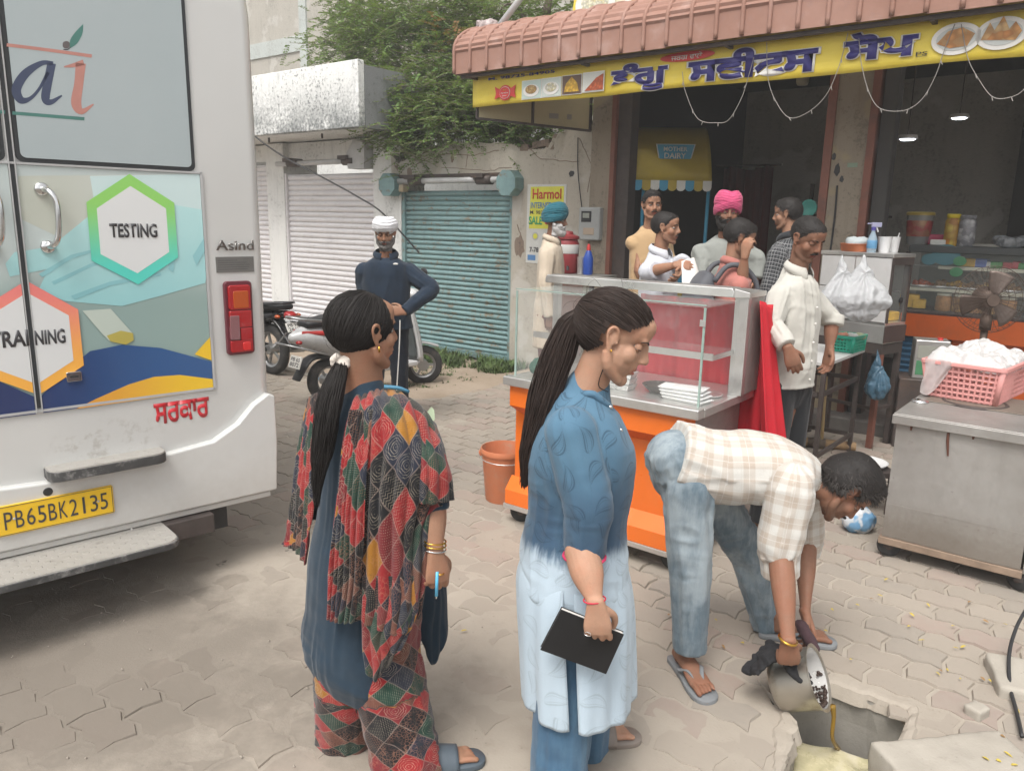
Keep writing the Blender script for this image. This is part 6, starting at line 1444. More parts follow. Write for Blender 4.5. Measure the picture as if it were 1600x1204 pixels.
for px,y0_,y1_ in((1425,655,672),(1483,665,712),(1522,672,686)):
    x1_,z1_=BC.face(px,y0_,-.006);x2_,z2_=BC.face(px-2,y1_,-.006);part('rust_streak',B().tube([(x1_,-.0065,z1_),(x1_+.003,-.0065,(z1_+z2_)/2),(x2_,-.0065,z2_)],[.005,.007,.004],6),plain('rust',(.10,.035,.02),.8),bc)
for xx,yy in((.03,.04),(bw_+.0,.04),(.03,.56),(bw_+.8,.56)):
    o=part('wheel',B().lathe([(.02,-.018),(.052,-.018),(.058,-.01),(.058,.01),(.052,.018),(.02,.018)],seg=24),M_RUBBER,bc,smooth=True);o.location=(xx,yy,.058);o.rotation_euler=(R(90),0,R(rnd.uniform(-30,30)));part('wheel_hub',B().cyl((0,0,-.02),(0,0,.02),.02),M_DARKSTEEL,o);BX('caster_fork',(xx-.02,yy-.03,.05),(xx+.02,yy-.022,.075),M_DARKSTEEL,bc)
gg=GR(1475,632,bzt);q=BC.inv(gg)
o=part('burner_ring',B().lathe([(.13,0),(.15,.012),(.17,.0)],c=(q.x+.12,q.y+.16,bzt),seg=30),M_DARKSTEEL,bc,smooth=True);BX('burner_plate',(q.x-.10,q.y+.015,bzt+.001),(q.x+.55,q.y+.42,bzt+.006),plain('greasy_plate',(.2,.17,.14),.5,.3),bc,.002)
g=GR(1437,628,bzt);t=thing('steel_lid_knob','shiny small steel lid lying on the left of the burner cart top','lid',(g.x,g.y,bzt+.001));part('lid',B().lathe([(.045,0),(.045,.008),(.02,.016),(0,.017)],seg=22),M_CHROME,t,smooth=True)
# pink basket
M_PINK=plain('pink_basket_plastic',(.68,.31,.29),.45,var=.1)
g=GR(1556,634,bzt+.01);brz=-46
W_,D_,H_=.40,.62,.205;fr=Frame(g.x,g.y,brz);cpos=fr.w(-W_/2*.87,D_/2*.87,bzt+.008)
basket('pink_basket','pink plastic lattice basket heaped with plastic sheet on the steel burner cart','basket',cpos,brz,W_,D_,H_,.13,M_PINK,13,18,6)
b=B()
def sheetf(u,v):
    x=(u-.5)*(W_+.0);y=(v-.5)*(D_+.0);h_=.045+.05*(1-(2*u-1)**4)*(1-(2*v-1)**4)+.045*fbm(np.array([[u*3.1,v*4.1,.4]]),4)[0]+.02*(1-abs(vn(np.array([[u*9,v*9,2.]]))[0]))
    return(x,y,H_-.045+h_*(1 if .03<u<.97 and .03<v<.97 else .3))
b.grid(sheetf,60,70)
M_SHEET=Mat('cloudy_plastic_sheet');_m=M_SHEET;o=_m.obj();n=_m.noise(o,12,5,.6,1.2);M_SHEET=_m.out(_m.mix(n,(.58,.56,.55),(.72,.71,.70)),.35,0,_m.bump(_m.noise(o,30,5,.7,2),.7,.012),alpha=.88)
ps=part('plastic_sheet',b,M_SHEET,smooth=True);ps.location=cpos;ps.rotation_euler=(0,0,R(brz));tag(ps,'crumpled cloudy plastic sheet filling the pink basket','plastic sheet')
fl=B().grid(lambda u,v:(-W_/2+.015+.13*u+.01*math.sin(v*5),-D_/2-.018-.008*math.sin(u*9+v*4)+.02*v*(1-0),H_+.01-v*(.20+.04*math.sin(u*4)-.10*u)),24,24);m2_=Mat('thin_film_flap');o=m2_.obj();m2_.out((.66,.60,.59),.4,alpha=m2_.noise(o,14,4)*.4+.45,bump=m2_.bump(m2_.noise(o,30,4),.5,.01))
o=part('plastic_flap',fl,m2_.mat,smooth=True);o.location=cpos;o.rotation_euler=(0,0,R(brz));tag(o,'thin see-through plastic flap hanging over the near side of the pink basket','plastic sheet')
# white bundle beside the cart
g=GR(1345,820,.09);me=fuse(B().ball((0,0,0),(.085,.07,.075),u=24,v=16),.007,2);P=co_of(me);P+=no_of(me)*(.014*(1-np.abs(fbm(P*17,3))))[:,None];set_co(me,P)
m_=Mat('white_blue_packet');o=m_.obj();x,y,z=m_.sep(o);m_.out(m_.mix(m_.sm(m_.noise(o,8,3),.5,.56),(.60,.63,.66),(.16,.33,.52)),.35)
g=GR(1345,833,0);o=link('bundled_bag',me,m_.mat);o.location=(g.x,g.y+.05,.068);tag(o,'knotted white and blue bag on the ground beside the burner cart','bag')
g=AT(1352,722,4.5);o=link('white_tray',B().lathe([(.10,0),(.13,.03),(.125,.03),(.09,.008),(0,.008)],seg=26).mesh('t',True),M_WHITEP);o.location=(g.x,g.y,g.z-.02);tag(o,'pale round basin just behind the bending man at the cart corner','basin')
o=thing('basin_stool','low dark stool carrying the pale basin behind the burner cart','stool',(g.x,g.y,0));BX('stool_top',(-.14,-.14,g.z-.055),(.14,.14,g.z-.022),M_DARKSTEEL,o,.004)
for sx in(-.12,.1):
    for sy in(-.12,.1):BX('leg',(sx,sy,0),(sx+.02,sy+.02,g.z-.056),M_DARKSTEEL,o)
# ================================================================ orange bucket
g=GR(785,790);M_OB=plain('dusty_orange_bucket',(.56,.19,.09),.55,var=.1,dirt=(.42,.30,.22),dirt_amt=.6,dirt_scale=6)
bkt=lathe_thing('orange_bucket','dusty orange plastic bucket standing left of the food cart','bucket',(g.x+.01,g.y+.12,0),[('bucket',[(.112,0),(.118,.01),(.142,.29),(.145,.30),(.152,.302),(.156,.315),(.15,.335),(.146,.335),(.14,.30),(.112,.012),(0,.01)],M_OB)])
for s in(-1,1):part('handle_lug',B().box((s*.150-.012,-.015,.28),(s*.150+.012,.015,.31)),M_OB,bkt,bev=.004)
part('handle',B().tube([(.16*math.cos(R(a)),-.02-.16*math.sin(R(a)),.296-.02*math.sin(R(a)))for a in range(0,181,15)],.003,6),M_STEEL,bkt,smooth=True)

# ================================================================ glass food cart
CT=Frame(.83,3.56,-38)
fc=thing('glass_food_cart','orange and steel street food cart with a glass display case','food cart',CT.w(0,0),-38)
M_ORC=plain('orange_cart_panel',(.75,.155,.015),.32,var=.05,dirt=(.5,.2,.08),dirt_amt=.25,coat=.3)
BX('front_panel',(-1.02,0.0,.14),(.0,.012,.70),M_ORC,fc);b=B().prism([(-1.0,.80),(-1.0,.72),(-.97,.70),(.02,.70),(.02,.80)][::-1],-.085,.0);part('front_fascia',B().hexa([(-.97,-.0,.64),(.0,-.0,.64),(.0,.02,.64),(-.97,.02,.64),(-1.0,-.085,.70),(.045,-.085,.70),(.045,.02,.70),(-1.0,.02,.70)]),plain('orange_cart_shade',(.62,.10,.012),.35),fc);BX('front_band',(-1.0,-.085,.7015),(.045,.02,.814),M_ORC,fc)
part('foot_band',B().hexa([(-1.04,-.06,.12),(.02,-.06,.12),(.02,.0,.12),(-1.04,.0,.12),(-1.04,-.06,.20),(.02,-.06,.20),(.02,-.001,.27),(-1.04,-.001,.27)]),M_ORC,fc);BX('base_rail',(-1.05,-.065,.09),(.03,.60,.118),M_STEEL,fc,.003)
BX('side_panel',(-.012,.013,.12),(.045,.56,.8145),M_GALV,fc,.003);BX('side_panel',(-1.02,.013,.12),(-.97,.56,.8145),M_GALV,fc);BX('back_panel',(-.968,.52,.12),(-.014,.56,.8145),M_GALV,fc)
BX('ledge',(-1.03,-.115,.816),(.115,-.045,.866),M_STEEL,fc,.008);BX('deck',(-1.03,-.044,.816),(.115,.56,.858),M_STEEL,fc,.004)
gz0,gz1=.859,1.325
BX('front_glass',(-1.0,-.05+.006,gz0),(.085,-.038,gz1),M_GLASS,fc);BX('top_glass',(-1.0,-.0495,gz1+.0005),(.085,.36,gz1+.008),m_glass('top_glass',(.75,.85,.82),.16),fc);BX('end_glass',(.08,-.037,gz0),(.086,.34,gz1),M_GLASS,fc);BX('end_glass',(-1.0,-.037,gz0),(-.994,.34,gz1),M_GLASS,fc)
M_GEDGE=plain('green_glass_edge',(.30,.40,.36),.3)
for xx in(-.999,.077):BX('glass_edge',(xx,-.051,gz0),(xx+.010,-.0445,gz1),M_GEDGE,fc)
BX('glass_edge',(-1.0,-.052,gz1+.0085),(.086,-.042,gz1+.013),M_GEDGE,fc);BX('centre_strip',(-.44,-.0375,gz0),(-.425,-.03,gz1),M_STEEL,fc)
BX('corner_clip',(.062,-.054,1.24),(.09,-.052,1.27),M_STEEL,fc,.001)
BX('end_post',(.06,.341,.8585),(.13,.38,1.345),M_STEEL,fc,.002);BX('end_column',(.062,.381,.8585),(.128,.56,1.345),M_GALV,fc,.003);BX('end_post',(-1.03,.341,.8585),(-.97,.56,1.345),M_STEEL,fc)
part('top_rail',B().prism([(-1.07,1.346),(.065,1.346),(.065,1.375),(.055,1.392),(-1.06,1.392),(-1.07,1.375)],.31,.42),M_STEEL,fc,bev=.006);part('rail_end_cap',B().hexa([(.066,.31,1.346),(.135,.34,1.346),(.135,.56,1.346),(.066,.42,1.346),(.066,.31,1.39),(.135,.34,1.372),(.135,.56,1.372),(.066,.42,1.39)]),M_STEEL,fc,bev=.003)
part('rail_back',B().box((-1.06,.4215,1.346),(.065,.56,1.372)),M_STEEL,fc)
shz_=1.085;BX('shelf',(-.98,.10,shz_),(.075,.34,shz_+.006),M_GLASS,fc);BX('shelf_edge',(-.98,.088,shz_-.022),(.075,.0995,shz_+.010),M_STEEL,fc);BX('shelf_edge',(.064,.10,shz_-.022),(.076,.338,shz_-.0005),M_STEEL,fc)
BX('shelf_bracket',(-.75,.30,gz0),(-.735,.335,gz1),M_STEEL,fc)
for xx,yy in((-.98,.02),(-.02,.02),(-.98,.52),(-.02,.52)):
    o=part('wheel',B().lathe([(.02,-.02),(.058,-.02),(.064,-.012),(.064,.012),(.058,.02),(.02,.02)],seg=26),M_RUBBER,fc,smooth=True);o.location=(xx,yy,.064);o.rotation_euler=(R(90),0,R(rnd.uniform(-40,40)));part('wheel_hub',B().cyl((0,0,-.022),(0,0,.022),.024),M_DARKSTEEL,o)
# red cloth behind and beside the cart
M_REDC=plain('bright_red_cloth',(.52,.012,.025),.75,var=.15,scale=4,bump=.25)
t=thing('red_cloth','bright red cloth draped over the back and right end of the food cart','cloth',CT.w(0,0),-38)
part('back_drape',B().grid(lambda u,v:(-.60+.76*u,.585+.012*math.sin(u*24+v*2)+.008*math.sin(u*51),.50+.80*v),60,20),M_REDC,t,smooth=True,solid=.004)
part('side_drape',B().grid(lambda u,v:(.150+.030*math.sin(u*14+1)*(1.2-v)+(1-v)*.10,.42+(.17+.16*(1-v))*u,.40+(.93-.06*u*u)*v),40,30),M_REDC,t,smooth=True,solid=.004)
# what lies in the case
for k in range(3):o=part('foil_box',B().hexa([(-.055,-.04,0),(.055,-.04,0),(.055,.04,0),(-.055,.04,0),(-.065,-.05,.03),(.065,-.05,.03),(.065,.05,.03),(-.065,.05,.03)]),plain('foil',(.62,.62,.60),.3,.6,var=.15,scale=30),bev=.003);o.location=CT.w(-.40+.003*k,.08,.8585+.0315*k);o.rotation_euler=(0,0,R(-38+3*k));tag(o,['lowest','middle','topmost'][k]+' foil box of the stack on the left inside the glass cart','foil box','foil boxes in the cart')
lathe_thing('steel_bowl','dark steel bowl in the middle of the glass food cart','bowl',CT.w(-.22,.15,.8585),[('bowl',[(.05,0),(.085,.035),(.09,.04),(.08,.034),(.045,.006),(0,.005)],M_DARKSTEEL)])
mm=plain('white_thermocol',(.66,.66,.65),.6,var=.05)
for k in range(4):o=part('paper_tray',B().hexa([(-.10,-.05,0),(.10,-.05,0),(.10,.05,0),(-.10,.05,0),(-.115,-.062,.014),(.115,-.062,.014),(.115,.062,.014),(-.115,.062,.014)]),mm,bev=.003);o.location=CT.w(-.03-.012*k,.07+.01*k,.8585+.0145*k);o.rotation_euler=(0,0,R(-45+5*k));tag(o,['lowest','second lowest','second highest','topmost'][k]+' white tray of the stack at the right inside the glass cart','tray','white trays in the cart')
o=part('flat_tray',B().lathe([(.08,0),(.095,.012),(.09,.012),(.075,.004),(0,.004)],seg=24),M_STEEL,smooth=True);o.location=CT.w(-.02,.24,.8585);tag(o,'round steel tray behind the white trays in the cart','tray')
b=B().ball((0,0,0),(.10,.08,.055),u=24,v=14);me=b.mesh('cl',True);P=co_of(me);P+=no_of(me)*(.02*fbm(P*16,3))[:,None];set_co(me,P);o=link('green_cloth',me,plain('dark_green_cloth',(.02,.075,.05),.9));o.location=CT.w(-.88,.08,.905);tag(o,'crumpled dark green cloth in the left end of the glass cart','cloth')
# cable at lower right
t=thing('ground_cable','black cable curving down the right edge of the photo over the paving','cable',GR(1590,1050));p0=GR(1590,1050)
part('cable',B().tube([AT(1604,950,2.95)-p0,AT(1588,980,2.85)-p0,AT(1577,1020,2.72)-p0,AT(1578,1070,2.58)-p0,GR(1588,1110,.02)-p0,GR(1597,1150,.02)-p0],.007,8,6),M_BLACK,t,smooth=True)
# ================================================================ people: shared anatomy and clothing tools
V3=Vector
def m_skin(name,col):
    m=Mat(name);o=m.geo();n=m.noise(o,35,4);t=m.attr('tint',0)
    c=m.mix(m.sm(n,.3,.7)*.35,col,tuple(v*.78 for v in col));c=m.mix(m.sm(m.noise(o,11,4,.6),.42,.68)*.45,c,(col[0]*1.12,col[1]*.86,col[2]*.78));c=m.mix(m.sm(m.noise(o,190,2),.55,.7)*.25,c,tuple(v*.7 for v in col));sp=m.sep(t)
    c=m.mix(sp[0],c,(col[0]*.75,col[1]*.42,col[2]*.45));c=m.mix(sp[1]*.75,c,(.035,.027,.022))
    return m.out(c,m.sm(n,.2,.8)*.15+.52,0,m.bump(m.noise(o,260,4,.7),.3,.0015),sss=.10,spec=.3)
SK_A=m_skin('skin_brown',(.33,.180,.115));SK_B=m_skin('skin_fair_brown',(.42,.245,.165));SK_C=m_skin('skin_dark_brown',(.245,.125,.080))
def m_hair(name,c0,c1):
    m=Mat(name);o=m.geo();n=m.noise(o,60,3,.6);return m.out(m.mix(n,c0,c1),.62,0,m.bump(n,.4,.002),spec=.25)
M_HAIR=m_hair('black_hair',(.010,.009,.009),(.022,.018,.016));M_TUFT=m_hair('hair_strand_sheen',(.022,.019,.017),(.060,.052,.048));M_GREYH=m_hair('grey_beard_hair',(.10,.09,.085),(.28,.27,.26));M_WHITEH=m_hair('white_beard_hair',(.42,.41,.40),(.55,.54,.53));M_BRH=m_hair('dark_brown_hair',(.012,.009,.008),(.045,.028,.022))  # tufts lighter than the hair: strand highlights put into the colour
M_EYE=plain('eye_white',(.40,.37,.34),.2,var=0.02,bump=0);M_IRIS=plain('iris',(.012,.008,.006),.1,bump=0)
def m_cloth(name,fn,rough=.85,bump=.25,sheen=.15):
    m=Mat(name);a=m.attr('cl',1);x,y,z=m.sep(a);o=m.geo();w=m.noise(o,7,4)
    c=fn(m,x,y,z);weave=m.noise(m.scale(o,1.0),420,2)
    return m.out(m.mix(m.sm(w,.3,.7)*.18,c,(.02,.02,.025),'MIX')if False else c,rough,0,m.bump(weave*.5+m.noise(o,26,5)*.8,bump,.004),sheen=sheen,spec=.2)
def solidc(col,v=.12):
    def fn(m,x,y,z):
        n=m.noise(m.geo(),6,5,.6);return m.mix(m.sm(n,.25,.75),tuple(q*(1-v)for q in col),tuple(min(1,q*(1+v))for q in col))
    return fn
class Joiner:
    def __init__(s):s.V,s.F,s.T,s.n=[],[],[],0
    def add(s,me,tint=None,M=None):
        P=co_of(me)
        if M is not None:A=np.array(M);P=P@A[:3,:3].T+A[:3,3]
        s.V.append(P);s.T.append(tint if tint is not None else np.zeros((len(P),3)))
        lt=np.empty(len(me.loops),np.int32);me.loops.foreach_get('vertex_index',lt);ls=np.empty(len(me.polygons),np.int32);me.polygons.foreach_get('loop_start',ls);ln=np.empty(len(me.polygons),np.int32);me.polygons.foreach_get('loop_total',ln)
        s.F+=[tuple((lt[a:a+b_]+s.n).tolist())for a,b_ in zip(ls,ln)];s.n+=len(P);bpy.data.meshes.remove(me)
    def mesh(s,name,org):
        V_=np.concatenate(s.V)-np.array(org);me=bpy.data.meshes.new(name);me.from_pydata(V_.tolist(),[],s.F);me.update();me.polygons.foreach_set('use_smooth',[True]*len(me.polygons))
        at=me.attributes.new('tint','FLOAT_COLOR','POINT');T=np.concatenate(s.T);at.data.foreach_set('color',np.concatenate([T,np.ones((len(T),1))],1).astype(np.float32).ravel());return me
def shift(me,org):P=co_of(me);set_co(me,P-np.array(org));return me
def smooth01(v,a,b_):t=np.clip((v-a)/(b_-a),0,1);return t*t*(3-2*t)
def headmat(C,f,u,s):
    f=V3(f).normalized();u=V3(u);u=(u-f*u.dot(f)).normalized();r=f.cross(u)
    return Matrix(((r.x*s,f.x*s,u.x*s,C[0]),(r.y*s,f.y*s,u.y*s,C[1]),(r.z*s,f.z*s,u.z*s,C[2]),(0,0,0,1)))
def head_mesh(neck_local,vox,fem=False,nr=.052,fat=1.0):
    b=B();b.ball((0,-.018,.030),(.072,.090,.082),u=28,v=18);b.ball((0,.028,.045),(.060,.056,.056));b.ball((0,.022,-.030),(.056*fat,.058,.070))
    b.ball((0,.060,-.090),(.022,.018,.018));
    for s in(-1,1):
        b.tube([(s*.055*fat,-.005,-.030),(s*.050*fat,.012,-.066),(s*.020,.055,-.093)],[.014,.016,.014],10,3);b.ball((s*.037,.045,-.020),(.024*fat,.025,.028));b.ball((s*.024,.066,.030),(.020,.014,.012))
        b.ball((s*.0105,.087,-.024),(.0075,.009,.007),u=10,v=8)
        b.tube([(s*.070,.006,.004),(s*.078,-.002,.026),(s*.083,-.016,.030),(s*.084,-.024,.016),(s*.079,-.016,-.008),(s*.074,-.004,-.026),(s*.070,.004,-.024)],[.004,.005,.0055,.005,.0045,.006,.004],8,4)
        b.ball((s*.0735,-.007,.002),(.004,.014,.024),u=10,v=8);b.ball((s*.072,.008,-.004),(.004,.004,.008),u=8,v=6)
    b.tube([(0,.080,.022),(0,.089,-.002),(0,.0965,-.018)],[.0065,.0075,.0095],10,3);b.tube([(0,.066,.026),(0,.077,-.004),(0,.084,-.022)],[.010,.0125,.015],12,3);b.ball((0,.0965,-.0205),(.0095,.009,.0078),u=12,v=8);b.ball((0,.068,-.040),(.028,.016,.020));b.ball((0,.050,.058),(.046,.036,.034))
    b.ball((0,.0765,-.0505),(.023,.010,.0052),u=18,v=8);b.ball((0,.075,-.0605),(.0195,.0105,.0064),u=18,v=8);b.ball((0,.066,-.055),(.029,.014,.017))
    nl=V3(neck_local);st=V3((0,-.015,-.035));d=(nl-st)
    b.loft([(st,nr*.95,nr*1.0),(st.lerp(nl,.5),nr*.95,nr*.98),(nl,nr*1.08,nr*1.05)],side=(1,0,0),seg=24,sub=5)
    me=fuse(b,vox,int(.026/vox));P=co_of(me)
    for s in(-1,1):
        g=np.exp(-(((P[:,0]-s*.0295)/.0150)**2+((P[:,2]-.0085)/.0105)**2))*(P[:,1]>.03);P[:,1]-=.0100*g
    g=np.exp(-(((P[:,0])/.02)**2+((P[:,2]+.0555)/.0022)**2))*(P[:,1]>.06);P[:,1]-=.004*g
    set_co(me,P);t=np.zeros((len(P),3));lip=np.exp(-(((P[:,0])/.021)**4+((P[:,2]+.0555)/.011)**4))*(P[:,1]>.070);t[:,0]=np.clip(lip*1.2,0,1);t[:,1]=0
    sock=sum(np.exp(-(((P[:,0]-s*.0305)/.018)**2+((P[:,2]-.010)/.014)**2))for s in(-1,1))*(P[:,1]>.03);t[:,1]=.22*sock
    return me,t,P
def shell(me,fn_off,thresh=-.0015,fibre=None):
    """a copy of the head surface raised where fn_off(P) is positive: hair, beard"""
    P=co_of(me);N=no_of(me);off=fn_off(P);keep=off>thresh
    Q=P+N*np.maximum(off,-.002)[:,None]
    if fibre is not None:Q=Q+N*fibre(P,off)[:,None]
    idx=-np.ones(len(P),int);idx[keep]=np.arange(keep.sum());fs=[]
    for p in me.polygons:
        vs=p.vertices
        if all(keep[v]for v in vs):fs.append(tuple(int(idx[v])for v in vs))
    r=bpy.data.meshes.new('shell');r.from_pydata(Q[keep].tolist(),[],fs);r.update();r.polygons.foreach_set('use_smooth',[True]*len(r.polygons));return r
def scalp(P,front=.062,low=-.045,slope=.55):
    """positive inside the hair area: above a line from forehead to nape, in front cut at the hairline"""
    x,y,z=P[:,0],P[:,1],P[:,2]
    line=np.interp(y,[-.12,-.05,.0,.025,.045,.075],[low,low+.005,.002,.028,.056,front+.012])
    return np.where((np.abs(x)>.0745)&(z<.034)&(y>-.03),-.02,z-line)
def tufts(b,me,off,n,L,flow,seed,w=.0012,jit=.35,up=.10):
    P=co_of(me);N=no_of(me);idx=np.where(off>.0)[0];r=np.random.RandomState(seed)
    if len(idx)==0:return
    for k in r.choice(idx,n):
        p=P[k];nrm=N[k];f=flow(p,nrm)+r.normal(0,jit,3)*.7;f=f-nrm*f.dot(nrm)*.8;f/=np.linalg.norm(f)+1e-9;sd=np.cross(f,nrm);sd/=np.linalg.norm(sd)+1e-9;l=L*r.uniform(.6,1.3)
        a=p+nrm*max(0,off[k])*.7;m_=a+(f*.6+nrm*(up+.06))*l*.7;e=a+(f+nrm*up)*l;ww=w*r.uniform(.7,1.5)
        o=len(b.v);b.v+=[tuple(a-sd*ww),tuple(a+sd*ww),tuple(m_+sd*ww*.8),tuple(m_-sd*ww*.8),tuple(e)];b.f+=[(o,o+1,o+2,o+3),(o+3,o+2,o+4)];b.m+=[0,0]
class Fig:
    def __init__(s,label,root,skin=SK_A,cat='person',group=None):
        s.o=V3(root);s.t=thing('person',label,cat,s.o,0,group);s.skin=skin;s.J=Joiner();s.k=0
    def part(s,name,me,mat,**kw):shift(me,s.o);return link(name,me,mat,s.t,**kw)
    def bpart(s,name,b,mat,smooth=True):return s.part(name,b.mesh(name,smooth),mat)
    def head(s,C,f,u=(0,0,1),sc=1.0,neck=None,vox=.004,lid=.45,hair='short',beard=None,hairmat=None,brow=1.0,fem=False,seed=1,fat=1.0,nr=.052,moustache=True,hl=.016,stubble=0.0,ntuft=500,gaze=0):
        M=headmat(C,f,u,sc);s.M=M;nl=M.inverted()@V3(neck if neck is not None else V3(C)+V3((0,0,-.2)));hairmat=hairmat or M_HAIR
        me,t,P=head_mesh(nl,vox,fem,nr,fat);x,y,z=P.T
        jaw=smooth01(-z,.020,.045)*smooth01(y,-.02,.02)*(1-smooth01(np.abs(x)*0-z,.12,.14))
        mouthgap=np.exp(-((x/.021)**4+((z+.056)/.011)**4))*(y>.06)
        if beard or stubble:t[:,1]=np.maximum(t[:,1],(.55 if beard else stubble*.8)*jaw*(1-mouthgap)*smooth01(-z+np.abs(x)*.6,.035,.05))
        M4=np.array(M);sub=[]
        def place(bm_or_me,name,mat):
            m_=bm_or_me if not isinstance(bm_or_me,B)else bm_or_me.mesh(name,True)
            Q=co_of(m_);set_co(m_,Q@M4[:3,:3].T+M4[:3,3]);return s.part(name,m_,mat)
        if hair in('short','full','quiff'):
            def off(Pq):return np.clip((scalp(Pq)*.9),-.01,1)*.6
            tp={'short':.007,'full':.016,'quiff':.018}[hair]*hl/.016
            def off2(Pq):o_=scalp(Pq);return np.where(o_>0,tp*smooth01(o_,0,.03)*(1+.5*smooth01(Pq[:,2],.05,.10)*(hair!='short')),-.01)
            sh=shell(me,off2,-.005,lambda q,o_:np.where(o_>.001,.0010*vn(q*[320,50,320])+.0008*vn(q*60),0));o_=off2(co_of(sh))if False else None
            b=B();offv=off2(P);tufts(b,me,np.where(offv>0,offv,0),ntuft*2,{'short':.010,'full':.021,'quiff':.027}[hair],lambda p,n:np.array([p[0]*3,.35 if hair!='short' else-.1,-.25 if p[2]<.05 else .05]),seed,w=.0011 if hair=='short' else .0016,up=.10 if hair!='quiff' else .26)
            place(sh,'hair',hairmat);place(b,'hair_tufts',M_TUFT if hairmat is M_HAIR else hairmat)
        if beard:
            bl={'short':.004,'full':.016,'long':.028}[beard];bm_=M_HAIR if beard=='short' else(hairmat if hairmat not in(M_HAIR,)else M_HAIR);bm_=s.beardmat if hasattr(s,'beardmat')else bm_
            def offb(Pq):
                x,y,z=Pq.T;zone=smooth01(-z+np.abs(x)*.35,.030,.055)*smooth01(y,-.035,.005)*smooth01(z,-.135,-.118);mg=np.exp(-((x/.020)**4+((z+.057)/.010)**4))*(y>.06);zone=zone*(1-np.clip(mg*1.3,0,1))*(1-smooth01(z,-.045,-.034)*(np.abs(x)<.05))
                return np.where(zone>.15,bl*zone*(1+.6*smooth01(-z,.07,.11)),-.01)
            sh=shell(me,offb,-.005,lambda q,o_:np.where(o_>.001,.002*vn(q*150),0));b=B();ov=offb(P);tufts(b,me,np.where(ov>0,ov,0),420,bl*1.3+.004,lambda p,n:np.array([p[0]*2,.1,-1.0]),seed+3,w=.0013);place(sh,'beard',bm_);place(b,'beard_tufts',bm_)
        if moustache and(beard or stubble>=.3):
            b=B()
            for q in(-1,1):b.tube([(q*.002,.0895,-.041),(q*.014,.086,-.042),(q*.027,.077,-.050)],[.005,.0055,.002],8,4)
            place(b,'moustache',s.beardmat if hasattr(s,'beardmat')else M_HAIR)
        # eyes, lids, brows
        bl_=B()
        for q in(-1,1):
            b=B();bi=B();bb=B()
            c=V3((q*.0292,.0590,.0085));r=.0120;b.ball(c,r,u=14,v=10);g=V3((gaze,1,-.15)).normalized();bi.ball(c+g*.0068,(.0056,.0056,.0056),u=10,v=8)
            la=R(-12-0)+(1-lid)*0;top=R(78)
            lowa=R(38-60*lid)
            bl_.grid(lambda u_,v_:c+V3((math.sin((u_-.5)*4.3)*math.cos(lowa+(top-lowa)*v_)*(r+.0014),math.cos((u_-.5)*4.3)*math.cos(lowa+(top-lowa)*v_)*(r+.0014),math.sin(lowa+(top-lowa)*v_)*(r+.0014))),12,8)
            bl_.grid(lambda u_,v_:c+V3((math.sin((u_-.5)*4.3)*math.cos(R(-80+52*v_))*(r+.0010),math.cos((u_-.5)*4.3)*math.cos(R(-80+52*v_))*(r+.0010),math.sin(R(-80+52*v_))*(r+.0010))),12,6)
            bb.tube([(q*.014,.0825,.0235),(q*.026,.0815,.0285),(q*.038,.073,.0285),(q*.047,.062,.0225)],[.0026*brow,.0030*brow,.0024*brow,.0008],6,4)
            bb.tube([c+V3((math.sin(a)*(r+.0022)*math.cos(lowa),math.cos(a)*(r+.0022)*math.cos(lowa),math.sin(lowa)*(r+.0022)))for a in(-1.15,-.6,0,.6,1.15)],.0009,5,2)
            place(b,'eye',M_EYE);place(bi,'iris',M_IRIS);place(bb,'eyebrow',M_HAIR)
        lm_=bl_.mesh('lids',True);s.J.add(lm_,None,M);s.hm=(co_of(me),None);s.headP=P;s.J.add(me,t,M)
    def limb(s,b,pts,rad,seg=18,sub=6,ex=2):b.loft([(p,r[0],r[1])if isinstance(r,tuple)else(p,r,r)for p,r in zip(pts,rad)],side=s.side if hasattr(s,'side')else(1,0,0),seg=seg,sub=sub,ex=ex)
    def hand(s,W,d,n,th,curl=(.35,.4,.3),sc=1.0,vox=.0032,fore=None,rf=.036,thumb=.3,spread=1.0,curls=None):
        """W wrist, d towards the fingers, n out of the back of the hand, th the thumb's side"""
        d=V3(d).normalized();n=V3(n);n=(n-d*n.dot(d)).normalized();x=d.cross(n);x=x if x.dot(V3(th))>0 else-x;W=V3(W)
        pt=lambda a,c_,e=0:W+x*a*sc+d*c_*sc+n*e*sc;b=B()
        b.loft([(pt(0,-.012),.0255*sc,.0185*sc),(pt(.001,.025),.033*sc,.0165*sc),(pt(.001,.060),.0405*sc,.0150*sc),(pt(0,.086,-.002),.0395*sc,.0115*sc)],side=x,seg=20,sub=4,ex=2.4)
        b.ball(pt(.022,.030,-.010),(.016*sc,)*3)
        for i,(bx_,by,L,r)in enumerate(((.0295,.084,.072,.0088),(.0100,.089,.080,.0090),(-.0100,.086,.074,.0085),(-.0285,.077,.060,.0076))):
            c_=(curls[i]if curls else curl);q=pt(bx_,by,-.002);pts=[pt(bx_*.9,by-.03,-.001),q];ang=0.0;sp=x*((bx_/.03)*.10*spread)
            for j,fr in enumerate((.44,.31,.25)):ang+=c_[j];q=q+(d*math.cos(ang)-n*math.sin(ang)+sp*math.cos(ang)).normalized()*L*fr*sc;pts.append(q)
            b.tube(pts,[r*sc,r*sc*1.06,r*sc*1.0,r*sc*.95,r*sc*.78],10,4)
            b.ball(pts[-1],r*sc*.78,u=8,v=6)
        q=pt(.026,.022,-.010);pts=[pt(.012,.008,-.006),q];dv=(x*(1-thumb*.6)*.9+d*.75-n*(.15+thumb*.8)).normalized()
        for j,L in enumerate((.036,.030,.024)):q=q+dv*L*sc;pts.append(q);dv=(dv+d*.30-x*(.25+.3*thumb)).normalized()
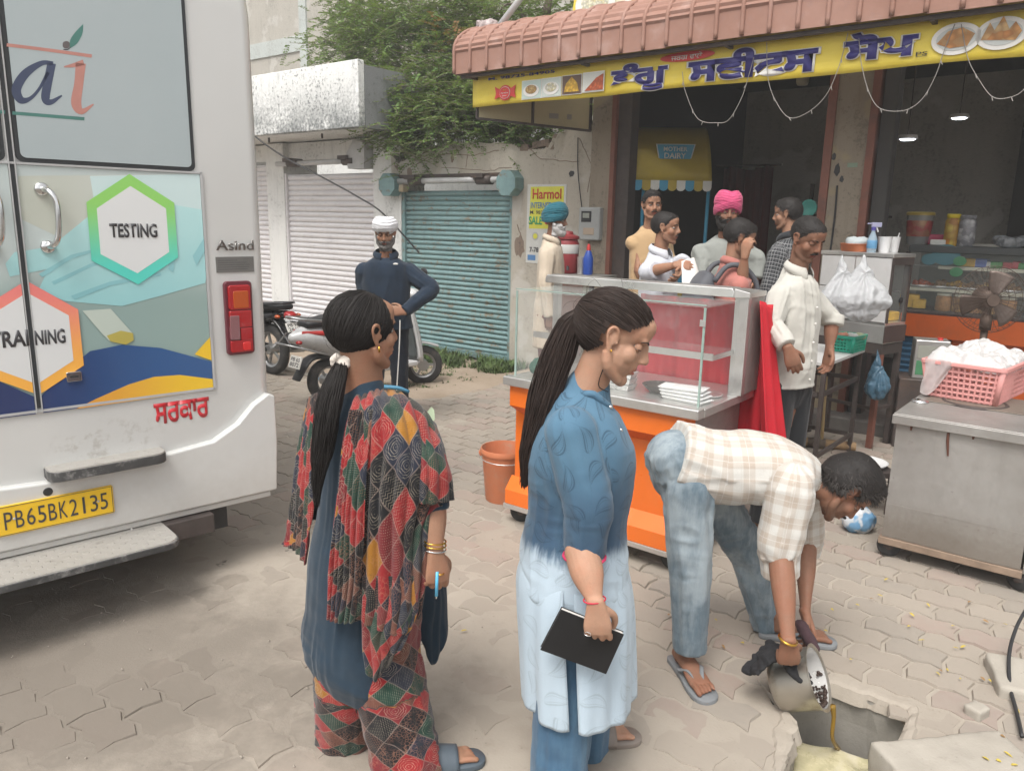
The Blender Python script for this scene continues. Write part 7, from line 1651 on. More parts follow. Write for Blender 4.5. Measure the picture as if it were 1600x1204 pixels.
        b.tube(pts,[.013*sc,.0135*sc,.0115*sc,.0105*sc,.0085*sc],10,4);b.ball(pts[-1],.0085*sc,u=8,v=6)
        if fore is not None:
            F_=V3(fore);b.loft([(F_,rf,rf),(F_.lerp(W,.45),rf*.95,rf*.88),(F_.lerp(W,.85),.027*sc,.021*sc),(pt(0,.002),.0258*sc,.0188*sc)],side=x,seg=20,sub=5)
        me=fuse(b,vox,2);s.J.add(me);return dict(W=W,d=d,n=n,x=x)
    def foot(s,A,d,sc=1.0,vox=.004,leg=None,rl=.045,z=0.02):
        d=V3(d);d.z=0;d.normalize();x=V3((d.y,-d.x,0));A=V3(A);b=B();g=lambda a,c_,h:V3((A.x,A.y,z))+x*a*sc+d*c_*sc+V3((0,0,h*sc))
        b.loft([(g(0,-.055,.026),.026*sc,.024*sc),(g(0,-.02,.034),.032*sc,.032*sc),(g(0,.05,.032),.036*sc,.028*sc),(g(0,.11,.020),.043*sc,.018*sc),(g(0,.15,.014),.044*sc,.012*sc)],side=x,seg=20,sub=4)
        for i in range(5):tx=(-.036,-.019,-.004,.010,.028)[i]if True else 0;L=(.030,.036,.040,.043,.050)[i];r=(.0075,.008,.0085,.009,.0125)[i];b.tube([g(tx,.135,.012),g(tx*1.05,.15+L*.5,.014),g(tx*1.05,.15+L,.009)],[r*sc,r*sc,r*sc*.85],8,3);b.ball(g(tx*1.05,.15+L,.009),r*sc*.85,u=8,v=6)
        b.loft([(g(0,-.012,.03),.034*sc,.036*sc),(g(0,-.012,.08),.031*sc,.034*sc)]+([(V3(leg),rl,rl)]if leg is not None else[]),side=x,seg=18,sub=4)
        s.J.add(fuse(b,vox,2))
    def cloth(s,name,b,mat,vox=.008,smooth=3,segs=None,amp=.006,seed=0,ring=1.0,keep=None,post=None,raw=None):
        me=raw if raw is not None else fuse(b,vox,smooth);P=co_of(me);N=no_of(me)
        cl=np.zeros((len(P),3));axv=np.zeros((len(P),3));best=np.full(len(P),1e9);acc=0.0
        for i,sg in enumerate(segs):
            a,c_=np.array(sg[0],float),np.array(sg[1],float);ref=np.array(sg[2],float)if len(sg)>2 else np.array([1.,0,0]);sid=sg[3]if len(sg)>3 else 0;rr=sg[4]if len(sg)>4 else .12
            ab=c_-a;L=np.linalg.norm(ab);t=np.clip(((P-a)@ab)/(L*L),0,1);D=P-(a+t[:,None]*ab);dist=np.linalg.norm(D,axis=1)/(rr/.12);ax=ab/L;e1=ref-ax*ref.dot(ax);e1/=np.linalg.norm(e1)+1e-9;e2=np.cross(ax,e1);ang=np.arctan2(D@e2,D@e1)
            off=sg[5]if len(sg)>5 else 0.0;m_=dist<best;best[m_]=dist[m_];tt=((P-a)@ab)/L;cl[m_,0]=tt[m_]+off;cl[m_,1]=ang[m_]*rr;cl[m_,2]=sid+i*.01;axv[m_]=ax
        an=cl[:,1]/.12;ca,sa=np.cos(an),np.sin(an);al=cl[:,0]+np.floor(cl[:,2])*3.3
        wob=.5*vn(np.stack([P[:,0]*5+seed,P[:,1]*5,P[:,2]*5],1))
        f1=vn(np.stack([al*16*ring+wob*2,ca*1.1+seed,sa*1.1],1));f2=vn(np.stack([al*3.0+seed,ca*3.2+wob,sa*3.2],1));f3=fbm(P*24+seed,2)
        rid=lambda q:1-2*np.abs(q)
        d=amp*(.45*rid(f1)*(.35+.65*smooth01(vn(P*3.1+seed),-.3,.5))+.75*rid(f2)*.8+.12*f3)
        d=d*(1-np.clip(np.abs((N*axv).sum(1))*1.25-.15,0,1)**1.5)
        if keep is not None:d=d*keep(P)
        P2=P+N*d[:,None]
        if post is not None:P2=post(P2,N,cl)
        set_co(me,P2);at=me.attributes.new('cl','FLOAT_VECTOR','POINT');at.data.foreach_set('vector',cl.astype(np.float32).ravel())
        return s.part(name,me,mat)
    def finish(s):s.part('body',s.J.mesh('body',(0,0,0)),s.skin)
def sheet(fig,name,rows,mat,pleat=.006,kp=9,thick=.003,nu=60,nv=70,scale=(1,1),seed=0,org=None,parent=None,flut=1.0,post=None):
    """cloth hanging through rows of control points (px, py, Y): real positions, interpolated both ways"""
    G=[crom([AT(*p)if not isinstance(p,Vector)else p for p in r],max(2,nu//(len(r)-1)))for r in rows];K=len(G[0]);cols=[]
    for j in range(K):cols.append(crom([g[j]for g in G],max(2,nv//(len(G)-1))))
    A=np.array([[np.array(c)for c in col]for col in cols]) # K x L x 3
    du=np.gradient(A,axis=0);dv=np.gradient(A,axis=1);N=np.cross(du,dv);N/=np.linalg.norm(N,axis=2,keepdims=True)+1e-9
    U=np.linspace(0,1,A.shape[0])[:,None]*np.ones((1,A.shape[1]));Vv=np.ones((A.shape[0],1))*np.linspace(0,1,A.shape[1])[None]
    wob=vn(np.stack([U.ravel()*2+seed,Vv.ravel()*2.2,0*U.ravel()],1)).reshape(U.shape)
    ph=U*kp*6.2832*.5+wob*2.2+Vv*1.1*math.sin(seed+1);d=pleat*((1-np.abs(np.sin(ph)))*2-1)*(.35+.65*Vv**.6)*flut+pleat*.5*vn(np.stack([U.ravel()*9,Vv.ravel()*6,0*U.ravel()+seed],1)).reshape(U.shape)
    A=A+N*d[:,:,None]
    L_,n=A.shape[1],A.shape[0];V_=A.reshape(-1,3)-np.array(fig.o if fig else org)
    fs=[(i*L_+j,i*L_+j+1,(i+1)*L_+j+1,(i+1)*L_+j)for i in range(n-1)for j in range(L_-1)]
    me=bpy.data.meshes.new(name);me.from_pydata(V_.tolist(),[],fs);me.update();me.polygons.foreach_set('use_smooth',[True]*len(me.polygons))
    at=me.attributes.new('cl','FLOAT_VECTOR','POINT');W=np.stack([U.ravel()*scale[0],Vv.ravel()*scale[1],0*U.ravel()],1);at.data.foreach_set('vector',W.astype(np.float32).ravel())
    o=link(name,me,mat,fig.t if fig else parent);md=o.modifiers.new('solid','SOLIDIFY');md.thickness=thick;md.offset=0;return o
def turban(fig,mat,style='full',sc=1.0,seed=1):
    """wrapped bands over the skull, laid at crossing slants that meet above the forehead"""
    M=fig.M;b=B();n=7 if style=='full' else 5;H=.150 if style=='full' else .130
    b.ball((0,-.016,.055),(.083*sc,.102*sc,.075*sc+(.010 if style=='full' else 0)),u=28,v=18)
    for q in(-1,1):
        for k in range(n):
            t=k/(n-1);rr=(.088+.012*math.sin(t*2.6))*sc*(1-.28*t*t);cz=(.030 if style=='full' else .044)+t*(H-.055);tilt=q*R(16+7*t)if style=='full' else q*R(6)
            pts=[]
            for a in range(0,361,15):
                A_=R(a);x=rr*math.sin(A_);y=-.016+rr*1.17*math.cos(A_);z=cz+math.sin(tilt)*x*.95+(.022*math.cos(A_)if style=='full' else .012*math.cos(A_))*(1 if q else 1)+.002*q;pts.append((x,y,z))
            b.tube(pts,.0115*sc,8,1)
    me=fuse(b,.004,1);P=co_of(me);N=no_of(me);P+=N*(.0022*vn(np.stack([P[:,0]*20,P[:,1]*14,(P[:,2]-np.abs(P[:,0])*.45)*150],1)))[:,None];A4=np.array(M);set_co(me,P@A4[:3,:3].T+A4[:3,3]);return fig.part('turban',me,mat)
def collar(fig,nb,f,mat,r=.062,h=.042,tilt=0.0,open_=.35,w=1.15):
    """shirt collar: a stand and two turned-down leaves, open at the front"""
    f=V3(f);f.z=0;f.normalize();x=f.cross(V3((0,0,1)));nb=V3(nb)
    def fn(u,v):
        a=open_+(2*math.pi-2*open_)*u;rr=r*(1+(.10+.30*v)*(.6));z=h*(1-v*1.25)+.012*(1-math.cos(a));rr+=(.012*math.sin(v*3.1));drop=.030*v*max(0,math.cos(a))**2
        return nb+f*(rr*1.05*math.cos(a)+.008)+x*(rr*w*math.sin(a))+V3((0,0,z-drop+.010*math.cos(a)*-1))
    me=B().grid(fn,40,8).mesh('collar',True);at=me.attributes.new('cl','FLOAT_VECTOR','POINT');o=fig.part('collar',me,mat);md=o.modifiers.new('s','SOLIDIFY');md.thickness=.003;return o
def trousers(fig,hips,legs,mat,r=(.10,.075,.062),waist=None,amp=.006,vox=.009,segs_off=0,seed=0,hem=None,pelvis_r=(.165,.115),side=(1,0,0),name='trousers'):
    b=B();top=V3(waist if waist is not None else V3(hips)+V3((0,0,.14)));b.loft([(top,pelvis_r[0]*.92,pelvis_r[1]*.95),(V3(hips),pelvis_r[0],pelvis_r[1]),(V3(hips)-(top-V3(hips)).normalized()*.06,pelvis_r[0]*.8,pelvis_r[1]*.85)],side=side,seg=28,sub=4);segs=[]
    for i,(hp,kn,an)in enumerate(legs):
        hp,kn,an=V3(hp),V3(kn),V3(an);b.ball(hp,r[0]*1.07);b.loft([(hp,r[0]*1.05,r[0]*1.08),(hp.lerp(kn,.5),r[0]*.92,r[0]*.95),(kn,r[1],r[1]*1.05),(kn.lerp(an,.5),(r[1]+r[2])/2*1.0,(r[1]+r[2])/2),(an,r[2],r[2]*1.05)],side=side,seg=24,sub=5,round_=False)
        segs+=[(hp,kn,(1,0,0),i+1,.10),(kn,an,(1,0,0),i+1,.10,.42)]
    segs.append((top,hips,(1,0,0),0,.14));return fig.cloth(name,b,mat,vox,9,segs,amp,seed,ring=1.3)
def shirt(fig,secs,arms,mat,side,vox=.008,amp=.006,seed=0,name='shirt',smooth=3,keep=None,ex=2.2):
    """secs: torso rings (point, across, depth); arms: (shoulder, elbow, cuff, r0, r1, r2)"""
    b=B();b.loft(secs,side=side,seg=32,sub=5,ex=ex,round_=False);segs=[(secs[i][0],secs[i+1][0],V3(side),0,.15,sum((V3(secs[j+1][0])-V3(secs[j][0])).length for j in range(i)))for i in range(len(secs)-1)]
    for i,(s_,e,w,r0,r1,r2)in enumerate(arms):
        s_,e,w=V3(s_),V3(e),V3(w);b.ball(s_,r0*.97);b.ball(e,r1*1.0);b.loft([(s_,r0,r0*1.05),(s_.lerp(e,.5),(r0+r1)/2,(r0+r1)/2),(e,r1,r1),(e.lerp(w,.55),(r1+r2)/2,(r1+r2)/2),(w,r2,r2)],side=side,seg=22,sub=5,round_=False);dd_=(w-e).normalized();b.loft([(w-dd_*.045,r2*1.02,r2*1.02),(w-dd_*.04,r2*1.10,r2*1.10),(w+dd_*.014,r2*1.10,r2*1.10)],side=side,seg=22,sub=2,round_=False);segs+=[(s_,e,(.3,.9,.1),1+i,.085),(e,w,(.3,.9,.1),1+i,.08,.3)]
    def kp(P):
        r=keep(P)if keep else np.ones(len(P))
        for _,e,w,*_r in arms:d=np.array((V3(w)-V3(e)).normalized());q=P-np.array(w);al=-(q@d);nr_=np.linalg.norm(q,axis=1)<.14;r=r*np.where(nr_,smooth01(al,-.005,.07),1)
        return r
    return fig.cloth(name,b,mat,vox,smooth,segs,amp,seed,keep=kp)
def buttons(fig,pts,mat,r=.006):
    for p in pts:fig.bpart('button',B().ball(p,(r,r*.6,r),u=10,v=6),mat)
# ---------------------------------------------------------------- cloth patterns
def patch(m,x,y,z):
    k=1/.078;wob=m.noise(m.geo(),4,2)*.55
    p=(x+y*.8)*k+wob;q=(x*.95-y*.75)*k+wob;cp,cq=p.floor(),q.floor();w=m.white(m.vec(cp,cq,z.floor()));w2=m.white(m.vec(cq,cp,7.7));fp,fq=p.fract()-.5,q.fract()-.5
    base=m.ramp(w,[(0,(.26,.018,.020)),(.20,(.014,.042,.030)),(.34,(.018,.022,.036)),(.54,(.010,.010,.012)),(.72,(.30,.13,.016)),(.79,(.16,.018,.022)),(.92,(.13,.05,.035))],'CONSTANT')
    d=(fp*fp+fq*fq).sqrt();ring=m.sm((d*62+(fp.abs()*40).sin()*.9).sin(),.5,.85)*m.sm(d,.5,.42);dots=m.sm((p*58).sin()*(q*58).sin(),.4,.65);zig=m.sm(((p*52)+(q*34).sin()*2.2).sin(),.55,.85)
    vo=m.sm(m.vor(m.vec(p,q,0),7.5,'DISTANCE_TO_EDGE'),.10,.03)
    fig_=m.mix(w2.gt(.25),dots,m.mix(w2.gt(.5),ring,m.mix(w2.gt(.75),zig,vo)))
    fc_=m.mix(w2.gt(.6),(.50,.43,.33),(.42,.20,.13));c=m.mix(m.sep(fig_)[0]*m.sm(m.noise(m.geo(),30,3),.3,.6)*.36,base,fc_)
    edge=fp.abs().mx(fq.abs()).gt(.475);c=m.mix(edge*.28,c,(.40,.30,.25));n=m.noise(m.geo(),90,3);return m.mix(m.sm(n,.55,.7)*.3,c,(.02,.02,.025))
M_PATCHC=m_cloth('patchwork_print',patch,.85,.3)
M_SLATE=m_cloth('slate_blue_cotton',solidc((.017,.034,.054),.2),.8,.3)
def paisley(m,x,y,k):
    P,Q=x*k,y*k;cp,cq=P.floor(),Q.floor();a=m.white(m.vec(cp,cq,1.1))*6.28;fp,fq=P.fract()-.5,Q.fract()-.5;ca,sa=a.cos(),a.sin();X=fp*ca-fq*sa;Y=fp*sa+fq*ca
    X=X-Y*Y*.95+.05;t=(Y+.02)/.40;w=(1-t*t).mx(.0001).sqrt()*(.19-Y*.30);d=X.abs()/w.mx(.01)
    out_=m.sm(d,.72,.78)*m.sm(d,1.04,.98);mid=m.sm(d,.38,.44)*m.sm(d,.56,.50)*.8;spk=m.sm((X*95).sin()*(Y*95).sin(),.2,.5)*.45*m.sm(d,1.3,1.2)
    return(out_+mid+spk).mn(1)
def ombre(m,x,y,z):
    g=m.geo();gx_,gy_,gz_=m.sep(g);streak=m.noise(m.vec(gx_*60,gy_*60,gz_*5),1,4,.7);n=m.noise(g,5,5)
    t=m.sm(gz_+(streak-.5)*.075+(n-.5)*.08,.742,.802)
    up=m.mix(m.sm(gz_+(n-.5)*.3,.8,1.15),(.040,.078,.130),(.080,.165,.245));up=m.mix(m.sm(n,.45,.75)*.35,up,(.115,.215,.30));lo=m.mix(n,(.37,.46,.54),(.46,.545,.61));c=m.mix(t,lo,up)
    pz=paisley(m,x*1.0+.03,y,10.5);dk=m.mix(t,(.24,.29,.33),(.022,.045,.075));fr=m.sm(m.noise(g,2.2,2),.40,.5)
    return m.mix(pz*(.42+t*.18)*m.sm(y.abs()*0+gx_,-.2,.12),c,dk)
M_OMBRE=m_cloth('ombre_blue_paisley_cotton',ombre,.8,.35)
def denim(c0,c1,fade=.5):
    def fn(m,x,y,z):
        g=m.geo();n=m.noise(g,4,5,.6);s_=m.noise(m.vec(m.sep(g)[0]*30,m.sep(g)[1]*30,m.sep(g)[2]*6),1.2,4,.7);c=m.mix(m.sm(n*.7+s_*.3,.38,.64),c0,c1);seam=m.sm((y+.02).abs(),.005,.003)*z.gt(.5);return m.mix(seam*.6,c,tuple(v*.3 for v in c0))
    return fn
M_JEANL=m_cloth('washed_light_denim',denim((.115,.16,.195),(.31,.36,.39)),.85,.5);M_JEAND=m_cloth('mid_blue_denim',denim((.045,.10,.17),(.085,.165,.245)),.85,.5)
def plaid(m,x,y,z):
    w=m.noise(m.geo(),9,3)*.006;a=((x+w)/.075).fract();b_=((y+w)/.075).fract();A=m.sm((a-.5).abs(),.30,.24);Bv=m.sm((b_-.5).abs(),.30,.24);c=m.mix((A+Bv)*.5,(.56,.545,.51),(.44,.375,.315));ln=(m.sm((a-.5).abs(),.02,.008)+m.sm((b_-.5).abs(),.02,.008)).mn(1);c=m.mix(ln*.4,c,(.70,.70,.69));l2=(m.sm((a-.14).abs(),.014,.006)+m.sm((b_-.14).abs(),.014,.006)).mn(1);return m.mix(l2*.3,c,(.42,.36,.31))
M_PLAID=m_cloth('cream_plaid_cotton',plaid,.85,.35)
M_WSHIRT=m_cloth('off_white_cotton',solidc((.50,.485,.44),.06),.85,.35);M_NAVYS=m_cloth('navy_fleece',solidc((.018,.030,.050),.2),.9,.35);M_NAVYT=m_cloth('dark_navy_trousers',solidc((.010,.014,.024)),.85);M_GREYT=m_cloth('charcoal_trousers',solidc((.022,.023,.026)),.85,.4)
M_TWHITE=m_cloth('white_turban_cloth',solidc((.70,.70,.72),.03),.85,.2);M_TPINK=m_cloth('pink_turban_cloth',solidc((.52,.075,.17),.08));M_TTEAL=m_cloth('teal_turban_cloth',solidc((.022,.115,.15),.1))
M_CREAM=m_cloth('cream_kurta_cotton',solidc((.52,.44,.345),.06));M_GREYK=m_cloth('grey_kurta_cotton',solidc((.26,.27,.25),.08));M_PINKS=m_cloth('dusty_pink_cotton',solidc((.40,.155,.13),.08));M_BEIGE=m_cloth('beige_tee',solidc((.46,.31,.17),.06));M_MAR=m_cloth('maroon_trousers',solidc((.13,.04,.035)))
def stripes(m,x,y,z):s_=m.sm(((y/.011).fract()-.5).abs(),.16,.08);return m.mix(s_*.4,(.56,.57,.61),(.25,.27,.36))
M_STRIPE=m_cloth('thin_striped_cotton',stripes)
def checks(m,x,y,z):a=m.sm(((x/.028).fract()-.5).abs(),.10,.05);b_=m.sm(((y/.028).fract()-.5).abs(),.10,.05);return m.mix((a+b_).mn(1)*.8,(.03,.032,.036),(.34,.34,.34))
M_CHECK=m_cloth('black_white_check_cotton',checks)
M_FLIP=plain('grey_rubber_sandal',(.20,.21,.22),.7,var=.15);M_GOLD=plain('gold',(.62,.36,.07),.25,1.0,var=.05,bump=0);M_TAUPE=plain('taupe_sandal',(.21,.175,.15),.6,var=.1)
UP=V3((0,0,1))
def flipflop(f,A,d,z=.0,sc=1.0,mat=M_FLIP,slide=False):
    d=V3(d);d.z=0;d.normalize();x=V3((d.y,-d.x,0));g=lambda a,c_,h:V3((A[0],A[1],z))+x*a*sc+d*c_*sc+V3((0,0,h))
    P=[(-.030,-.075),(.030,-.075),(.036,-.02),(.038,.05),(.048,.12),(.044,.185),(.02,.212),(-.015,.212),(-.044,.185),(-.048,.12),(-.038,.05),(-.036,-.02)];P=[tuple(p[:2])for p in crom([(a,c_,0)for a,c_ in P+[P[0]]],3)][:-1]
    b=B();b.ring_surface([[g(a*.97,c_,.0)for a,c_ in P],[g(a,c_,.004)for a,c_ in P],[g(a,c_,.017)for a,c_ in P],[g(a*.97,c_*.99,.020)for a,c_ in P]]);f.bpart('sandal_sole',b,mat)
    if slide:f.bpart('sandal_strap',B().grid(lambda u,v:g(.050*math.cos(math.pi*u),.045+.075*v+.0*u,.012+.058*math.sin(math.pi*u)*(1-.25*v)),18,6),mat).modifiers.new('s','SOLIDIFY').thickness=.005
    else:
        b=B()
        for q in(-1,1):b.grid(lambda u,v:g(q*(.044*u**.8+(v-.5)*.008),.155-.115*u**.8+(v-.5)*.016,.016+.040*math.sin(min(1,u*1.15)*2.6)+.006),12,2)
        f.bpart('sandal_strap',b,mat).modifiers.new('s','SOLIDIFY').thickness=.006
def bangle(f,c,ax,r,mat,rr=.0022,name='bangle',sq=1.0):
    x,y=frame_of(V3(ax),V3((.3,.2,.9)));f.bpart(name,B().tube([V3(c)+x*r*math.cos(R(a))+y*r*sq*math.sin(R(a))for a in range(0,361,20)],rr,6),mat)
# ================================================================ woman in the blue kurta
Y0=2.15;w=lambda px,py,y=Y0:AT(px,py,y)
f=Fig('woman in blue to pale ombre paisley kurta with long ponytail, holding a black notebook',GR(880,1195),SK_B)
f.side=(1,0,0)
H1=w(962,530,2.13);f.head(H1,(.93,-.20,-.42),(.36,.04,.92),1.06,neck=w(912,618),vox=.0028,lid=.96,hair=None,fem=True,fat=1.16,nr=.050,brow=.7)
def womanhair(f,tie,fall,widths,mat,seed,side_=0,n=420,vol=.013,back=False):
    n=int(n*1.7)
    """hair combed back over the skull to a tie, then a long tail of strands"""
    M=f.M;Mi=M.inverted();tl_=Mi@V3(tie);r=np.random.RandomState(seed)
    b=B();b.ball((0,-.022,.030),(.0765+vol*.5,.094+vol,.086+vol*.8),u=80,v=56);me=b.mesh('hc',True);P=co_of(me);line=scalp(P,low=-.07);keep=line>.001
    idx=-np.ones(len(P),int);idx[keep]=np.arange(keep.sum());fs=[tuple(int(idx[v])for v in p.vertices)for p in me.polygons if all(keep[v]for v in p.vertices)]
    cap=bpy.data.meshes.new('hair_cap');A4=np.array(M);cap.from_pydata((P[keep]@A4[:3,:3].T+A4[:3,3]).tolist(),[],fs);cap.update();cap.polygons.foreach_set('use_smooth',[True]*len(cap.polygons));f.part('hair_cap',cap,mat)
    E_=np.array([.0775+vol*.5,.095+vol,.087+vol*.8]);C_=np.array([0,-.022,.030]);te=(np.array(tl_)-C_)/E_;te/=np.linalg.norm(te);b=B();k=0
    while k<n:
        q=r.normal(0,1,3);q/=np.linalg.norm(q);p=C_+q*E_
        l_=float(scalp(np.array([p]),low=-.07)[0])
        if l_<-.002:continue
        if l_>.03 and r.rand()<.35:continue
        k+=1;dot=np.clip(q@te,-1,1);om=math.acos(dot)
        if om<.15:continue
        pts=[];lift=1+r.uniform(-.003,.022)
        for t in np.linspace(0,1,9):s_=(math.sin((1-t)*om)*q+math.sin(t*om)*te)/max(math.sin(om),.05);s_=s_/np.linalg.norm(s_);wv=.012*math.sin(t*3.14)*r.uniform(-1,1);pts.append(tuple(M@V3(C_+s_*E_*(lift+wv*.9)*(1-.0*t))))
        b.tube(pts,[.0006,.0013,.0014,.0014,.0014,.0013,.0012,.0012,.001],4,1,cap=False)
    for k in range(70):
        q=r.normal(0,1,3);q/=np.linalg.norm(q)
        if scalp(np.array([C_+q*E_]),low=-.07)[0]<.0:continue
        p=C_+q*E_*1.01;d=(te-q)*.6+r.normal(0,.5,3);d/=np.linalg.norm(d);b.tube([tuple(M@V3(p+d*L_*.05+q*.012*math.sin(L_*3)+q*.004))for L_ in(0,.4,.8,1.2)],[.0004,.0005,.0004,.0002],3,3,cap=False)
    f.bpart('hair_strands',b,mat)
    F_=[V3(p)for p in fall];b=B();L=B();L.loft([(p,wd*.78,wd*.5)for p,wd in zip(F_,widths)],side=(1,0,0),seg=18,sub=5);f.bpart('ponytail_core',L,mat)
    for k in range(int(n*.75)):
        a,rr=r.uniform(0,6.28),math.sqrt(r.rand());pts=[];dr=r.uniform(-.35,.35)
        for i,(p,wd)in enumerate(zip(F_,widths)):aa=a+dr*i*.5;x,y=rr*math.cos(aa),rr*math.sin(aa);pts.append(p+V3((x*wd*1.02+r.normal(0,.003)*(i>1),y*wd*.66+r.normal(0,.003)*(i>1),r.normal(0,.004)+(0 if i<len(F_)-1 else-.03*r.rand()))))
        b.tube(pts,[.0012]+[.0014]*(len(pts)-2)+[.0005],4,3,cap=False)
    f.bpart('ponytail',b,mat)
tie1=w(917,482,2.16)
womanhair(f,tie1,[w(915,484,2.16),w(892,505,2.15),w(872,555,2.14),w(851,615,2.12),w(836,665,2.11),w(824,710,2.11),w(819,745,2.12)],[.018,.036,.046,.042,.030,.018,.006],M_BRH,3,n=520)
b=B()
for k in range(8):a=k/8*6.28;b.ball(V3(tie1)+V3((.011*math.cos(a),.012*math.sin(a),.013*math.sin(a*2+1))),(.013,.013,.013),u=10,v=8)
f.cloth('hair_tie',b,m_cloth('lilac_scrunchie',solidc((.34,.31,.42),.1)),.004,1,[(tie1,V3(tie1)+V3((0,0,.05)))],.002)
# kurta: fused body and sleeve down to the hip
S=lambda px,py,hw,lat,y=Y0:(w(px-7,py,y),hw*.00182,lat*.95)
secs=[S(928,597,34,.052),S(923,614,40,.070),S(917,634,54,.120),S(914,672,74,.168),S(914,712,86,.172),S(914,755,84,.158),S(909,805,80,.150),S(904,850,86,.168),S(902,905,91,.185)]
sh,el,cf=w(892,674,2.02),w(919,790,1.985),w(913,868,1.975)
arms=[(sh,el,cf,.070,.068,.052),(w(918,672,2.29),w(915,790,2.33),w(915,850,2.32),.068,.062,.052)]
seen_z=w(900,884).z
f.cloth('kurta',(lambda b:(b.loft([(p,a,c_)for p,a,c_ in secs],side=(1,0,0),seg=36,sub=5,ex=2.15),[(b.ball(s_,r0*1.02),b.ball(e,r1*1.02))and b.loft([(s_,r0,r0),(s_.lerp(e,.5),r0*.98,r0*.95),(e,r1,r1),(e.lerp(c_,.5),r1*.88,r1*.88),(c_,r2,r2)],side=(1,0,0),seg=24,sub=5,round_=False)for s_,e,c_,r0,r1,r2 in arms],b.ball(w(948,708,2.08),(.058,.06,.07)),b.ball(w(948,708,2.22),(.058,.06,.07)))[0]and b or b)(B()),M_OMBRE,.006,8,
        [(w(920,610),w(905,900),(0,-1,0),0,.17),(sh,el,(0,-1,0),1,.085),(el,cf,(0,-1,0),1,.08,.27),(arms[1][0],arms[1][1],(0,-1,0),2,.085),(arms[1][1],arms[1][2],(0,-1,0),2,.085,.27)],.0052,4,ring=1.5,keep=lambda P:smooth01(w(915,622).z-P[:,2],-.03,.06))
def panel(a0,a1,name,hemadd=0.0):
    c0=w(902,898);ctrs=[(w(896,866),.150,.158),(w(896,900),.168,.180),(w(898,940),.174,.196),(w(900,1005),.174,.204),(w(902,1078),.170,.210)]
    C_=crom([c_[0]for c_ in ctrs],12);Ra=crom([(c_[1],c_[2],0)for c_ in ctrs],12);Nn=len(C_)-1;me_u=70
    def fn(u,v):
        k=v*Nn;i=min(int(k),Nn-1);t=k-i;c_=C_[i]*(1-t)+C_[i+1]*t;r_=Ra[i]*(1-t)+Ra[i+1]*t;op=.10*v;a=R((a0+op*100*(1 if a0>-91 and a0<0 else 0)*0)+(a1-a0)*u)
        fl=.007*v*math.sin(a*9+v*2)+.004*math.sin(a*17+3*v)*v;return V3((c_[0]+(r_[0]+fl)*math.cos(a),c_[1]+(r_[1]+fl)*math.sin(a),c_[2]+hemadd*v*math.cos(a)))
    me=B().grid(fn,me_u,60).mesh(name,True);P=co_of(me);cl=np.stack([-P[:,2]*1.0,np.arctan2(P[:,1]-Y0,P[:,0]-c0.x)*.18,0*P[:,0]],1);at=me.attributes.new('cl','FLOAT_VECTOR','POINT');at.data.foreach_set('vector',cl.astype(np.float32).ravel());P+=no_of(me)*(.004*fbm(P*[8,8,3],3))[:,None];set_co(me,P)
    o=f.part(name,me,M_OMBRE);md=o.modifiers.new('s','SOLIDIFY');md.thickness=.003;return o
panel(-94,86,'kurta_front_panel',.0);panel(94,256,'kurta_back_panel')
f.cloth('sleeve_piping',B().tube([V3(cf)+V3((.0575*math.cos(R(a)),.0575*math.sin(R(a)),-.001))for a in range(0,361,20)],.0045,8),plain('pink_piping',(.50,.03,.10),.7),.002,1,[(cf,V3(cf)+UP*.1)],0)
trousers(f,w(903,905),[(w(897,905,2.08),w(885,1030,2.07),w(872,1215,2.04)),(w(915,905,2.24),w(915,1030,2.24),w(908,1200,2.24))],M_JEAND,(.090,.088,.084),pelvis_r=(.115,.13),amp=.008,seed=2,name='jeans')
nb=w(925,606)
f.cloth('collar',B().tube([V3(nb)+V3((.058*math.cos(R(a)),.060*math.sin(R(a)),-.004-.050*max(0,math.cos(R(a)))))for a in range(28,333,16)],[.011]*20,8,2),M_OMBRE,.004,1,[(nb,V3(nb)+UP*.1)],0)
buttons(f,[w(954,636,2.075),w(970,672,2.07)],M_CHROME,.006)
f.bpart('earring',B().ball(f.M@V3((.079,.004,-.027)),.0035,u=10,v=8),M_GOLD);f.bpart('hair_loop',B().tube([f.M@V3((.052,.004,-.045)),w(935,600,2.09),w(950,612,2.09)],.0015,5,4),M_HAIR)
wr=w(931,944,1.865);f.hand(wr,(.10,-.05,-.98),(-.15,-1,.05),(1,.1,0),sc=.93,fore=w(908,860,1.965),rf=.047,thumb=.55,curls=[(.55,1.0,.8),(.7,1.1,.8),(.75,1.1,.8),(.75,1.0,.8)],vox=.0028)
f.bpart('wrist_thread',B().tube([V3(w(929,936,1.872))+V3((.029*math.cos(R(a)),.023*math.sin(R(a)),.004*math.cos(R(a))))for a in range(0,361,20)],.0022,6),plain('red_thread',(.5,.03,.06),.7));bangle(f,w(918,990,1.84),(.2,0,1),.0095,M_CHROME,.0016,'ring')
f.hand(w(918,900,2.31),(.05,0,-1),(0,1,0),(1,0,0),sc=.92,fore=w(915,842,2.32),rf=.042,vox=.005)
A1=w(905,1192,2.02);f.foot((A1.x,A1.y,0),(.97,-.1,0),.88,leg=w(872,1120,2.05),vox=.0032,z=.02);flipflop(f,(A1.x,A1.y),(.97,-.1,0),0,.98,M_TAUPE,True)
A2=w(905,1150,2.26);f.foot((A2.x,A2.y,0),(.97,.1,0),.88,leg=w(905,1080,2.24),vox=.006,z=.02);flipflop(f,(A2.x,A2.y),(.97,.1,0),0,.98,M_TAUPE,True)
bb_=B();bb_.loft([(w(922,640),.05,.10),(w(912,740),.10,.12),(w(905,900),.11,.13)],side=(1,0,0),seg=16);f.J.add(fuse(bb_,.015,2));f.finish()
